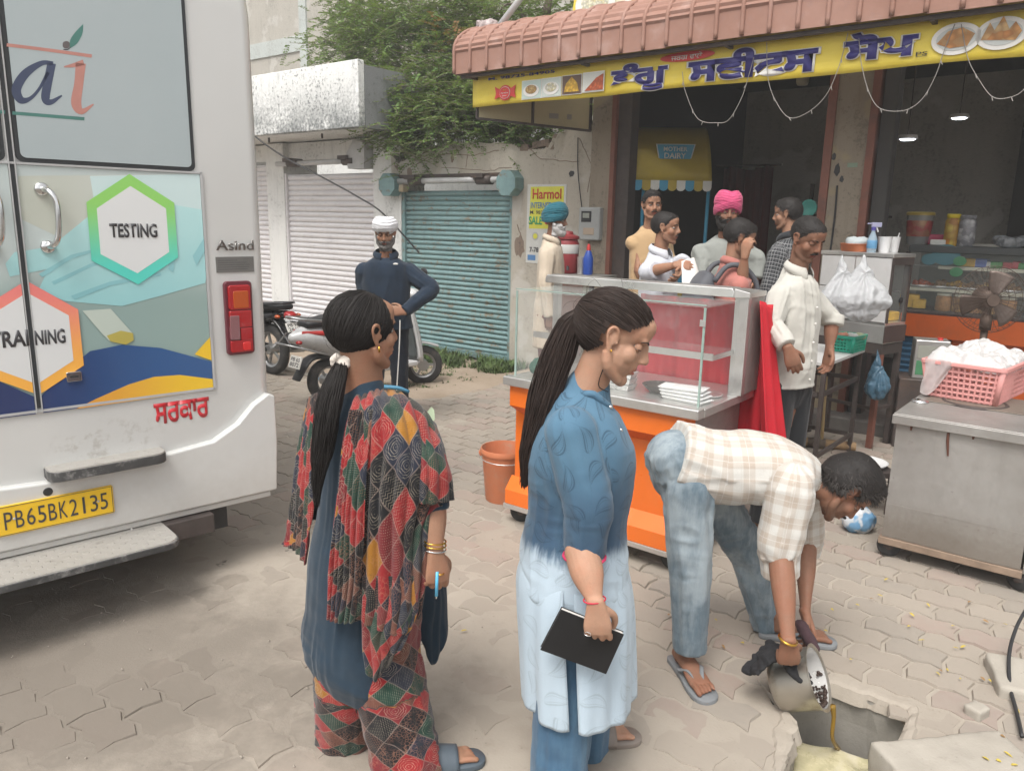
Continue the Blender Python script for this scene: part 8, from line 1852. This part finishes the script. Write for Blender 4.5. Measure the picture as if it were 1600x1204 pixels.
q=[w(877,951,1.905),w(975,990,1.890),w(947,1052,1.890),w(844,1014,1.905)]
nv=(q[1]-q[0]).cross(q[3]-q[0]).normalized();nv=nv if nv.y<0 else-nv
t=thing('notebook','black hardcover notebook held at the side of the woman in the blue kurta','notebook',q[0])
def slab(p,off,th,ins=0.0):c_=sum((v for v in p),V3())/4;P=[v+(c_-v)*ins for v in p];return B().hexa([v-q[0]+nv*off for v in P]+[v-q[0]+nv*(off+th)for v in P])
part('cover',slab(q,.0,.003),plain('black_cover',(.010,.010,.011),.35),t,bev=.001);part('pages',slab(q,-.0135,.0132,.03),M_SIGNW,t);part('cover',slab(q,-.017,.003),plain('black_cover_back',(.010,.010,.011),.35),t,bev=.001)

# ================================================================ woman with the patchwork dupatta, seen from behind
Y0=2.22;w=lambda px,py,y=2.22:AT(px,py,y)
f=Fig('woman in a dark blue kurta and patchwork red, black and mustard dupatta, seen from behind',GR(600,1185),SK_A);f.side=(.75,-.65,0)
f.head(w(571,520),(.77,.64,-.03),(-.03,.0,1),1.03,neck=w(566,612,2.24),vox=.0032,lid=.5,hair=None,fem=True,fat=1.12,nr=.060)
tie0=w(534,562,2.18)
womanhair(f,tie0,[w(534,566,2.17),w(526,590,2.13),w(514,630,2.10),w(508,675,2.085),w(502,715,2.08),w(497,750,2.085),w(494,775,2.09)],[.017,.028,.034,.032,.024,.013,.004],M_HAIR,5,n=560,vol=.004)
b=B()
for k in range(9):a=k/9*6.28;b.ball(V3(tie0)+V3((.020*math.cos(a),.006*math.sin(a)-.012,.009*math.sin(a*2)+.004*math.cos(a*3))),(.0115,.012,.0115),u=10,v=8)
f.cloth('hair_tie',b,m_cloth('cream_scrunchie',solidc((.62,.56,.50),.1)),.0035,1,[(tie0,V3(tie0)+V3((0,0,.05)))],.003)
sd=(.80,-.60,0);xs=V3(sd);SC_=lambda px,py,a,c_,y=2.22:(w(px,py,y),a,c_)
secs=[SC_(570,606,.062,.055),SC_(572,628,.115,.075),SC_(574,655,.165,.095),SC_(572,700,.172,.105),SC_(568,760,.155,.105),SC_(565,815,.150,.110),SC_(562,880,.175,.128),SC_(560,960,.182,.136),SC_(556,1015,.188,.140),SC_(560,1045,.190,.142)]
shR=w(640,690,2.14);elR=w(672,768,2.07);shL=w(512,685,2.32);elL=w(496,770,2.37)
def slant(P,N,cl):
    zc_=AT(560,1070,2.2).z;wgt=smooth01(-P[:,2],-(zc_+.30),-zc_);P[:,2]-=wgt*(.06*((P[:,0]+.42)/.2))*1.0;return P
bq=B();[bq.ball(q,.052)for q in(shR,shL)];bq.loft(secs,side=sd,seg=40,sub=5,ex=2.15)
for s_,e,c_ in((shR,elR,elR.lerp(AT(678,802,2.05),.9)),(shL,elL,AT(487,800,2.38))):bq.loft([(s_,.052,.052),(s_.lerp(e,.5),.052,.050),(e,.050,.048),(c_,.048,.046)],side=sd,seg=22,sub=5,round_=False)
f.cloth('kurta',bq,M_SLATE,.007,4,[(w(570,610),w(560,1080),sd,0,.17),(shR,elR,sd,1,.08),(shL,elL,sd,2,.08)],.008,8,post=slant,keep=lambda P:smooth01(w(570,615).z-P[:,2],-.02,.08))
# loose front corner of the kurta at the right
sheet(f,'kurta_corner',[[(630,850,2.25),(672,860,2.30),(688,880,2.36)],[(632,930,2.25),(676,930,2.28),(698,930,2.35)],[(640,975,2.26),(672,985,2.28),(700,985,2.33)],[(655,985,2.27),(675,1038,2.29),(697,1000,2.32)]],M_SLATE,.005,4,nu=20,nv=30)
trousers(f,w(565,1000),[(w(545,960,2.22),w(545,1060,2.22),w(541,1182,2.30)),(w(600,960,2.18),w(612,1080,2.15),w(640,1215,2.08))],M_PATCHC,(.105,.105,.102),pelvis_r=(.15,.12),amp=.012,seed=6,side=sd)
# dupatta: near shoulder fall, inner fold, pointed tail, far strip
Sx=lambda n_,rows,sc_,kp=7,pl=.007,seed=0,nu=64,nv=70:sheet(f,n_,rows,M_PATCHC,pl,kp,.0035,nu,nv,sc_,seed)
Sx('dupatta',[[(560,612,2.20),(590,603,2.22),(622,612,2.22),(648,632,2.24)],
               [(547,640,2.09),(585,632,2.05),(632,630,2.07),(672,655,2.16)],
               [(537,700,2.055),(580,700,2.01),(645,695,1.99),(690,715,2.08)],
               [(530,770,2.045),(575,775,2.00),(640,770,1.965),(700,775,2.04)],
               [(520,850,2.045),(570,860,2.0),(630,860,1.98),(672,800,2.0)],
               [(516,920,2.05),(566,935,2.01),(625,940,1.99),(668,880,2.0)],
               [(512,965,2.06),(560,970,2.02),(622,990,2.0),(655,960,2.02)]],(.40,.72),9,.009,1,80,90)
Sx('dupatta_inner_fold',[[(548,640,2.06),(566,640,2.045),(585,640,2.03)],[(533,740,2.02),(552,740,2.0),(572,745,1.99)],[(522,830,2.01),(545,835,1.99),(568,840,1.98)],[(515,900,2.02),(540,905,2.0),(562,905,1.99)],[(510,966,2.03),(530,972,2.01),(552,972,2.0)]],(.12,.62),5,.008,3,36,60)
Sx('dupatta_tail',[[(566,900,2.0),(600,900,1.99),(640,900,1.985),(656,900,2.0)],[(566,960,2.01),(600,965,2.0),(630,965,1.99),(654,950,2.0)],[(567,1010,2.02),(588,1015,2.01),(612,1010,2.01),(640,985,2.01)],[(572,1045,2.03),(584,1062,2.02),(596,1052,2.02),(626,1010,2.02)]],(.26,.36),5,.006,5,44,44)
Sx('dupatta_arm_fall',[[(630,632,2.13),(655,642,2.15),(672,652,2.20),(680,664,2.26)],[(642,690,2.02),(668,690,2.03),(688,695,2.09),(692,702,2.18)],[(650,740,1.975),(676,740,1.985),(698,738,2.04),(700,745,2.14)],[(655,785,1.975),(676,787,1.985),(702,782,2.03),(704,780,2.12)]],(.20,.36),4,.007,7,30,40)
Sx('dupatta_far_strip',[[(497,612,2.32),(486,618,2.38),(480,628,2.42)],[(492,680,2.26),(478,680,2.33),(468,690,2.40)],[(490,760,2.24),(470,765,2.31),(456,775,2.38)],[(484,830,2.24),(464,835,2.31),(445,840,2.37)],[(478,882,2.25),(462,862,2.31),(441,850,2.36)]],(.24,.62),6,.007,9,36,60)
wr=w(681,866,1.99);f.hand(wr,(.08,-.02,-1),(.45,-.85,0),(.6,.5,0),sc=.90,fore=elR,rf=.042,thumb=.45,curls=[(.5,.55,.4),(.6,.7,.5),(.7,.8,.5),(.75,.8,.5)],vox=.003)
for k,m_ in enumerate((M_GOLD,M_GOLD,M_CHROME)):bangle(f,w(680,845+6*k,2.0),(.1,.05,1),.031,m_,.0024,sq=.9)
bangle(f,w(688,895,1.985),(0,0,1),.010,M_GOLD,.002,'ring')
f.bpart('earring',B().tube([f.M@V3((.083,-.004,-.028)),f.M@V3((.084,-.004,-.045))],.0028,8),M_GOLD)
f.bpart('neck_trim',B().tube([w(600,604,2.17),w(622,606,2.18),w(638,612,2.2)],.006,8,4),plain('blue_trim',(.07,.22,.34),.7))
for A_,d_ in((w(668,1192,2.12),(.95,.2,0)),(w(545,1180,2.3),(.9,.4,0))):f.foot((A_.x-.02,A_.y,0),d_,.86,leg=(A_.x-.05,A_.y,.2),vox=.004,z=.02);flipflop(f,(A_.x-.02,A_.y),d_,0,.95,plain('slate_sandal',(.07,.09,.11),.6),True)
bb_=B();bb_.loft([(w(570,640),.10,.07),(w(568,760),.12,.09),(w(562,1000),.13,.1)],side=sd,seg=16);f.J.add(fuse(bb_,.015,2));f.finish()
g=w(683,916,1.975);t=thing('pen','light blue pen pointing down from the hand of the woman in the dupatta','pen',g);part('barrel',B().tube([(0,0,.045),(-.002,0,-.028)],.0045,10),plain('light_blue_plastic',(.10,.42,.65),.35),t,smooth=True);part('tip',B().tube([(-.002,0,-.028),(-.0025,0,-.037)],[.0035,.001],8),M_CHROME,t)
p=[w(668,672,2.30),w(680,655,2.30),w(679,640,2.34),w(666,655,2.34)];t=thing('mobile_phone','pale green edged mobile phone just showing past the shoulder of the woman in the dupatta','phone',p[0])
part('phone_body',B().hexa([v-p[0]for v in p]+[v-p[0]+V3((-.012,.02,.006))for v in p]),plain('pale_green_phone',(.42,.50,.34),.3),t,bev=.003)

# ================================================================ man bending over the drain
w=AT;Yb=2.78
f=Fig('man in cream plaid shirt and light jeans bending to empty a steel pot',GR(1100,1040),SK_C);f.side=(0,1,0)
f.head(w(1318,768,2.70),(.50,-.16,-.86),(.86,-.04,.46),.99,neck=w(1258,745,2.78),vox=.0035,lid=.9,hair='quiff',stubble=.62,ntuft=1500,hl=.026,seed=4)
spine=[(w(1050,712,2.80),.168,.134),(w(1066,717,2.80),.170,.136),(w(1092,724,2.79),.172,.134),(w(1125,729,2.78),.165,.130),(w(1170,729,2.77),.175,.130),(w(1212,733,2.77),.190,.118),(w(1246,741,2.77),.170,.095),(w(1272,748,2.76),.085,.070)]
shN,elN,cfN=w(1236,762,2.62),w(1218,850,2.60),w(1219,893,2.60);shF,elF,cfF=w(1256,768,2.93),w(1260,835,2.95),w(1256,860,2.95)
shirt(f,spine,[(shN,elN,cfN,.082,.074,.062),(shF,elF,cfF,.08,.07,.06)],M_PLAID,(0,1,0),.0065,.009,11)
collar(f,w(1264,742,2.77),(0,0,-1),M_PLAID,r=.001,h=.001)
f.cloth('collar',B().tube([w(1268,746,2.77)+V3((.10,0,.28)).normalized()*.0+V3((-.020*math.cos(R(a))*.5,.066*math.sin(R(a)),.074*math.cos(R(a))))for a in range(0,361,20)],.014,10),M_PLAID,.004,2,[(w(1262,745,2.77),w(1285,755,2.77))],.002)
hip=w(1066,742,2.79)
trousers(f,hip,[(w(1076,765,2.70),w(1078,895,2.66),w(1078,1016,2.655)),(w(1108,770,2.90),w(1170,865,2.98),w(1201,978,3.0))],M_JEANL,(.088,.071,.058),waist=w(1050,708,2.79),amp=.010,seed=13,vox=.0075,pelvis_r=(.152,.108),side=(0,1,0),name='jeans')
wrN=w(1232,1003,2.38);f.hand(wrN,(.14,.12,-1),(-.15,-1,.1),(1,.1,0),sc=.98,fore=elN,rf=.044,thumb=.7,curls=[(.9,1.1,.7),(.95,1.1,.7),(1.0,1.1,.7),(1.0,1.1,.7)],vox=.003)
wrF=w(1258,958,2.72);f.hand(wrF,(.25,-.35,-.9),(.9,.1,.2),(.2,-.9,0),sc=1.0,fore=elF,rf=.042,thumb=.5,curls=[(.6,.7,.5),(.6,.8,.5),(.6,.8,.5),(.6,.8,.5)],vox=.0035)
bangle(f,w(1231,998,2.385),(.25,-.05,1),.037,M_GOLD,.0048,'bangle',.82)
for(px,py,y_,dd,lg)in((1068,1036,2.66,(.22,-.95,0),w(1078,1010,2.655)),(1218,985,3.0,(.9,-.25,0),w(1201,975,3.0))):
    g=GR(px,py,.03);f.foot((g.x,g.y,0),dd,.98,leg=lg,vox=.0035,z=.022,rl=.042);flipflop(f,(g.x,g.y),dd,0,1.06)
bb_=B();bb_.loft([(w(1075,740,2.79),.10,.08),(w(1125,730,2.78),.10,.08),(w(1180,732,2.77),.11,.08),(w(1250,745,2.77),.07,.06)],side=(0,1,0),seg=16);f.J.add(fuse(bb_,.015,2));f.finish()
# steel pot, tilted towards the drain
rc=w(1277,1058,2.46);ax=V3((.78,-.42,.42)).normalized();pot=thing('steel_pot','steel cooking pot tipped over the drain in the hands of the bending man','pot',rc)
q_=ax.to_track_quat('Z','Y');
def potpart(nm,prof,mat,par=pot):o=part(nm,B().lathe(prof,seg=36,cap=False),mat,par,auto=50);o.rotation_euler=q_.to_euler();return o
M_POTS=plain('used_steel_pot',(.42,.39,.34),.32,.85,var=.15,scale=4,dirt=(.12,.08,.05),dirt_amt=.6,dirt_scale=7)
potpart('pot_body',[(0,-.150),(.085,-.150),(.098,-.142),(.104,-.11),(.108,0),(.116,.004),(.116,.007),(.104,.003),(.100,-.11),(.09,-.14),(0,-.143)],M_POTS)
m_=plain('bright_pot_inside',(.78,.77,.75),.25,.45,var=.05);potpart('pot_inside',[(.1035,.001),(.099,-.11),(.089,-.138),(0,-.1405)],m_)
b=B()
for k in range(190):a=rnd.gauss(0,.5);zz=-.004-.10*rnd.random()**1.6;rr=.0985-rnd.random()*.006;b.ball((rr*math.sin(a),-rr*math.cos(a),zz),rnd.uniform(.003,.008),u=5,v=4)
o=part('burnt_dregs',b,plain('burnt_dregs',(.035,.018,.012),.5),pot,smooth=True);lowd=q_.inverted()@V3((0,0,-1));o.rotation_euler=(q_@Matrix.Rotation(math.atan2(lowd.x,-lowd.y),3,'Z').to_quaternion()).to_euler();o['kind']='stuff'
lip=w(1303,1103,2.44);t=thing('pouring_liquid','thin brown stream of liquid pouring from the pot into the drain','liquid',lip)
m_=Mat('oily_brown_liquid');m_.out((.33,.20,.035),.12,trans=.35,ior=1.33);e=GR(1310,1170,-.19);part('stream',B().tube([(-.006,0,.004),(.002,-.004,-.04),(.005,-.006,-.12),(e-lip)],[.012,.0075,.007,.010],10,6),m_.mat,t,smooth=True)
rag=B();rag.loft([(w(1180,1050,2.44),.030,.010),(w(1200,1024,2.46),.045,.012),(w(1222,1024,2.46),.045,.014),(w(1244,1048,2.43),.036,.010),(w(1264,1062,2.42),.030,.010)],side=(.3,.9,.2),seg=18,sub=6);rag.loft([(w(1166,1050,2.49),.018,.008),(w(1188,1030,2.52),.030,.010),(w(1212,1010,2.55),.035,.012)],side=(.3,.8,.5),seg=14,sub=5)
me=fuse(rag,.004,2);P=co_of(me);P+=no_of(me)*(.007*(1-2*np.abs(fbm(P*26,3))))[:,None];set_co(me,P);o=link('black_rag',me,plain('black_rag_cloth',(.014,.014,.016),.9,var=.3));tag(o,'crumpled black rag used to grip the hot steel pot','rag')

me=fuse(B().loft([(w(1250,972,2.66),.02,.02),(w(1262,995,2.62),.035,.02),(w(1274,1015,2.58),.02,.015)],side=(0,1,0),seg=14,sub=5),.004,2);P=co_of(me);P+=no_of(me)*(.006*fbm(P*30,3))[:,None];set_co(me,P);tag(link('dark_rag',me,plain('maroon_rag_cloth',(.05,.025,.03),.9)),'dark maroon rag under the far hand on the pot rim','rag')

# ================================================================ standing people
def stander(label,px,py,Y_,hd,skin,top,bottom,fh=None,u=(0,0,1),k=1.0,z0=0.0,arms=None,sleeve=1.0,fat=1.0,headopt=None,turb=None,hem=.93,vox=.009,seed=1,lean=0.0,cuffs=True,collar_=True,hvox=.005,short=False,kurta=False,beardmat=None,sc=1.0,rscale=1.0,group=None,root=None,amp=.008,btn=None):
    """hd: heading in degrees of the chest (world); px, py, Y_: where the middle of the head is"""
    Hc=AT(px,py,Y_);a=R(hd);F_=V3((math.cos(a),math.sin(a),0));Rr=F_.cross(UP);base=V3((Hc.x,Hc.y,0))-F_*(.045+lean)
    f=Fig(label,V3((base.x,base.y,z0)),skin);f.side=Rr
    if beardmat is not None:f.beardmat=beardmat
    hz=Hc.z;S_=(hz-z0)/1.62*1.0;P_=lambda r_,fw,z:base+Rr*r_+F_*fw+V3((0,0,z));sz=hz-.205*k;z_=lambda t:z0+(sz-z0)*t
    opt=dict(vox=hvox,sc=sc,seed=seed);opt.update(headopt or{});f.head(Hc,fh or tuple(F_),u,neck=P_(0,0,sz-.01),**opt)
    if turb:turban(f,turb[0],turb[1],sc=turb[2]if len(turb)>2 else 1.0)
    W_=.185*rscale*k;l=lean
    secs=[(P_(0,-.0,hz-.165*k),.060,.055),(P_(0,-.005,hz-.182*k),.085*rscale,.066),(P_(0,0,sz-.012),W_*.68,.082*fat),(P_(0,.005,sz-.055),W_*.90,.100*fat),(P_(0,.01,z_(.86)),W_*.93,.116*fat),(P_(0,.01,z_(.76)),W_*.88,.118*fat),(P_(0,.01,z_(.68)),W_*.90,.122*fat),(P_(0,0,z_(.61)),W_*.98,.128*fat),(P_(0,0,hz-(hz-z0)*(1-hem*.60)if not kurta else z_(.30)),W_*(1.02 if not kurta else 1.15),.132*fat)]
    if not kurta:secs[-1]=(P_(0,0,z_(hem*.62)),W_*1.02,.134*fat)
    AR=[]
    dflt={'R':(P_(W_+.045,.0,z_(.78)),P_(W_+.06,.05,z_(.585))),'L':(P_(-W_-.045,.0,z_(.78)),P_(-W_-.06,.05,z_(.585)))}
    for sdn,sg in(('R',1),('L',-1)):
        sh=P_(sg*W_*.82,0,sz-.088*k);ar=(arms or{}).get(sdn);el,wr=(dflt[sdn]if not ar or ar[0]is None else(AT(*ar[0]),AT(*ar[1])));sl=(ar[2]if ar and len(ar)>2 else sleeve);cf=sh.lerp(el,min(1,sl*2))if sl<.5 else el.lerp(wr,min(.96,(sl-.5)*2));e2=el if sl>=.5 else sh.lerp(el,sl)
        AR.append((sh,e2,cf,.066*rscale,.056*rscale,.046 if sl>.8 else .058));d=(wr-el).normalized();hd_=(ar[3]if ar and len(ar)>3 else None)or dict(d=d*.8+V3((0,0,-.3)),n=Rr*sg*.9+F_*.2,th=F_)
        f.hand(wr,hd_.get('d',d),hd_.get('n',Rr*sg),hd_.get('th',F_),curl=hd_.get('curl',(.45,.5,.35)),sc=1.0*k,fore=el if sl>=.5 else sh.lerp(el,.8),rf=.040,vox=hvox*.9,thumb=.4)
        if sl<.5:bb=B();bb.loft([(sh.lerp(el,.5),.042,.042),(el,.038,.038),(el.lerp(wr,.5),.034,.034)],side=Rr,seg=14,sub=4);f.J.add(fuse(bb,.008,2))
    shirt(f,secs,AR,top,Rr,vox,amp,seed,'kurta' if kurta else 'shirt')
    hp=[(P_(s*.085,0,z_(.58)),P_(s*.10,.015,z_(.30)),P_(s*.11,-.01,z0+.07))for s in(1,-1)];trousers(f,P_(0,0,z_(.585)),hp,bottom,(.092,.072,.062),waist=P_(0,0,z_(.66)),vox=.011,seed=seed+2,pelvis_r=(.155*rscale,.11),side=Rr)
    for s in(1,-1):q=P_(s*.11,.0,0);f.foot((q.x,q.y,0),F_,.95,leg=P_(s*.11,0,z0+.2),vox=.008,z=z0+.022);flipflop(f,(q.x,q.y),F_,z0,1.03)
    if collar_:collar(f,P_(0,.004,hz-.178*k),F_,top,r=.060*rscale,h=.040)
    if not collar_:f.cloth('neckband',B().tube([P_(0,.006,hz-.192*k)+Rr*(.072*rscale*math.cos(R(a)))+F_*(.070*math.sin(R(a)))+UP*(-.018*math.sin(R(a)))for a in range(0,361,20)],.010,8),top,.004,1,[(P_(0,0,sz),P_(0,0,sz+.1))],0)
    if btn:buttons(f,[P_(.0,.125*fat+.012,z_(t))for t in(.90,.84,.77,.70,.63)],btn,.006)
    bb=B();bb.loft([(P_(0,0,sz-.01),.10,.05),(P_(0,0,z_(.7)),.10,.06),(P_(0,0,z_(.5)),.10,.07)],side=Rr,seg=14);[bb.loft([(q[0],.035,.035),(q[1],.034,.034),(q[2],.03,.03)],side=Rr,seg=12)for q in AR];[bb.loft([(P_(0,0,z_(.55)),.06,.06),(q[1],.045,.045),(q[2]+UP*.05,.038,.038)],side=Rr,seg=12)for q in hp];f.J.add(fuse(bb,.014,1));f.finish();return f,P_,F_,Rr
stander('man in an untucked off white shirt standing beside the food cart, head lowered',1262,374,4.10,-50,SK_C,M_WSHIRT,M_GREYT,fh=(.42,-.80,-.42),u=(.1,-.25,1),arms={'R':((1207,505,3.98),(1232,545,3.86),.90,dict(d=V3((.35,-.1,-.9)),n=V3((-.3,-1,.2)),th=V3((1,0,0)))),'L':((1300,500,4.25),(1296,545,4.2),.55)},headopt=dict(stubble=.5,hair='short',lid=.85,vox=.0042,ntuft=900,hl=.012),vox=.0075,seed=3,hem=.955,btn=M_SIGNW,rscale=.88,amp=.012,hvox=.0045)
fT,P_,F_,Rr=stander('stout bearded man in white turban and navy pullover, one hand on his hip',602,366,6.30,-84,SK_A,M_NAVYS,M_NAVYT,fh=(.03,-.95,-.22),arms={'L':((675,452,6.30),(632,487,6.12),.98,dict(d=V3((-.8,-.2,.1)),n=V3((0,-1,.2)),th=V3((0,0,1)))),'R':((568,440,6.34),(571,492,6.25),.98)},headopt=dict(beard='short',hair=None,lid=.7,moustache=True,fat=1.1),turb=(M_TWHITE,'flat'),beardmat=M_GREYH,fat=1.28,rscale=1.14,seed=6,vox=.010,hem=.95,k=1.02)
fT.bpart('chest_logo',B().ball(P_(-.085,.165,1.33),(.022,.006,.008),u=10,v=6),M_SIGNW)
t=thing('white_cable','thin white cable hanging down in front of the turbaned man','cable',AT(624,520,6.0));part('cable',B().tube([AT(625,500,6.02)-AT(624,520,6.0),AT(624,540,6.0)-AT(624,520,6.0),AT(620,605,6.0)-AT(624,520,6.0),AT(617,640,6.0)-AT(624,520,6.0)],.0045,6,4),M_SIGNW,t)
ff,P_,F_,Rr=stander('man in a thin striped shirt looking right and holding a white paper',1041,357,5.50,-38,SK_A,M_STRIPE,M_GREYT,fh=(.90,-.42,-.02),arms={'R':((1013,425,5.42),(1056,414,5.22),.62,dict(d=V3((1,-.1,0)),n=V3((0,-.8,.6)),th=V3((0,0,1)))),'L':((1066,410,5.45),(1060,424,5.20),.6)},headopt=dict(stubble=.6,hair='short',hl=.014),seed=9,hem=.93)
p=[AT(1065,408,5.2),AT(1084,402,5.25),AT(1100,448,5.2),AT(1066,446,5.1)];t=thing('paper_sheet','white paper sheet hanging from the hands of the man in the striped shirt','paper',p[0]);part('sheet',B().grid(lambda u,v:(p[0].lerp(p[1],u)).lerp(p[3].lerp(p[2],u),v)-p[0]+V3((0,.01*math.sin(u*4+v*3),0)),10,12),M_SIGNW,t,smooth=True,solid=.001)
stander('man in a beige tee shirt behind the striped shirt, in the doorway of the shop',1019,322,6.35,-85,SK_A,M_BEIGE,M_NAVYT,arms={'R':((1000,385,6.35),(996,408,6.3),.30)},sleeve=.30,headopt=dict(stubble=.35,hair='full',hl=.012),rscale=.9,seed=12,collar_=False,z0=.0,vox=.011)
stander('bearded man in a pink turban and grey kurta facing out of the shop',1137,334,5.85,-95,SK_C,M_GREYK,M_GREYK,arms={'R':((1098,405,5.85),(1094,440,5.75),.98),'L':((1183,405,5.85),(1181,438,5.8),.92)},headopt=dict(beard='full',hair=None,lid=.6),turb=(M_TPINK,'full'),fat=1.1,rscale=1.12,seed=15,kurta=True,collar_=False,vox=.011)
fb,P_,F_,Rr=stander('young man in a dusty pink shirt with backpack, hand at his mouth',1156,374,5.15,8,SK_A,M_PINKS,M_GREYT,fh=(.95,-.15,-.35),arms={'R':((1158,443,5.05),(1164,400,4.98),.55,dict(d=V3((.1,0,1)),n=V3((-.8,-.6,0)),th=V3((0,1,0)),curl=(.8,.9,.6)))},headopt=dict(stubble=.45,hair='full',hl=.016,ntuft=700),seed=18,collar_=True,vox=.0095)
bk=thing('backpack','grey backpack worn on the back of the young man in pink','backpack',P_(0,-.17,1.18));M_BP=plain('grey_nylon',(.085,.088,.10),.7,var=.15);q0=P_(0,-.17,1.18);cvx=lambda r_,fw,z:P_(r_,fw,z)-q0
part('bag_body',B().loft([(cvx(0,-.20,.92),.13,.07),(cvx(0,-.23,1.05),.15,.09),(cvx(0,-.21,1.25),.14,.08),(cvx(0,-.17,1.36),.10,.04)],side=Rr,seg=22,ex=3),M_BP,bk,smooth=True);part('front_pocket',B().loft([(cvx(0,-.29,.95),.10,.03),(cvx(0,-.31,1.05),.11,.035),(cvx(0,-.29,1.14),.09,.02)],side=Rr,seg=18,ex=3),M_BP,bk,smooth=True)
for s in(-1,1):part('shoulder_strap',B().tube([cvx(s*.10,-.15,1.33),cvx(s*.11,-.07,1.43),cvx(s*.12,.04,1.42),cvx(s*.12,.135,1.30),cvx(s*.13,.10,1.12),cvx(s*.13,-.10,1.00)],.018,8,5),M_BP,bk,smooth=True)
stander('man in a black and white checked shirt with his back to the street',1229,336,5.95,130,SK_A,M_CHECK,M_NAVYT,fh=(-.85,.45,-.1),headopt=dict(stubble=.4,hair='full',hl=.014),seed=21,vox=.011,z0=.0)
stander('old man with a teal turban, white beard and cream kurta standing by the cracked wall',869,346,6.95,-12,SK_C,M_CREAM,M_MAR,fh=(.97,-.2,-.05),headopt=dict(beard='full',hair=None,hairmat=M_WHITEH),beardmat=M_WHITEH,turb=(M_TTEAL,'full',1.0),kurta=False,hem=.62,seed=24,vox=.011,k=.98)
# ---------------------------------------------------------------- thin haze
hb=B().box((-24,-3,-1.0),(24,30,12.0));hz_=Mat('haze_air');vv=hz_.nt.nodes.new('ShaderNodeVolumePrincipled');vv.inputs['Color'].default_value=(.98,.97,.95,1);vv.inputs['Density'].default_value=0.0065;vv.inputs['Anisotropy'].default_value=.2
hz_.nt.links.new(vv.outputs[0],hz_.outn.inputs['Volume']);hz_.nt.nodes.remove(hz_.bsdf);part('haze',hb,hz_.mat,kind='stuff')
# ---------------------------------------------------------------- tidy
bpy.data.scenes.remove(TMP)
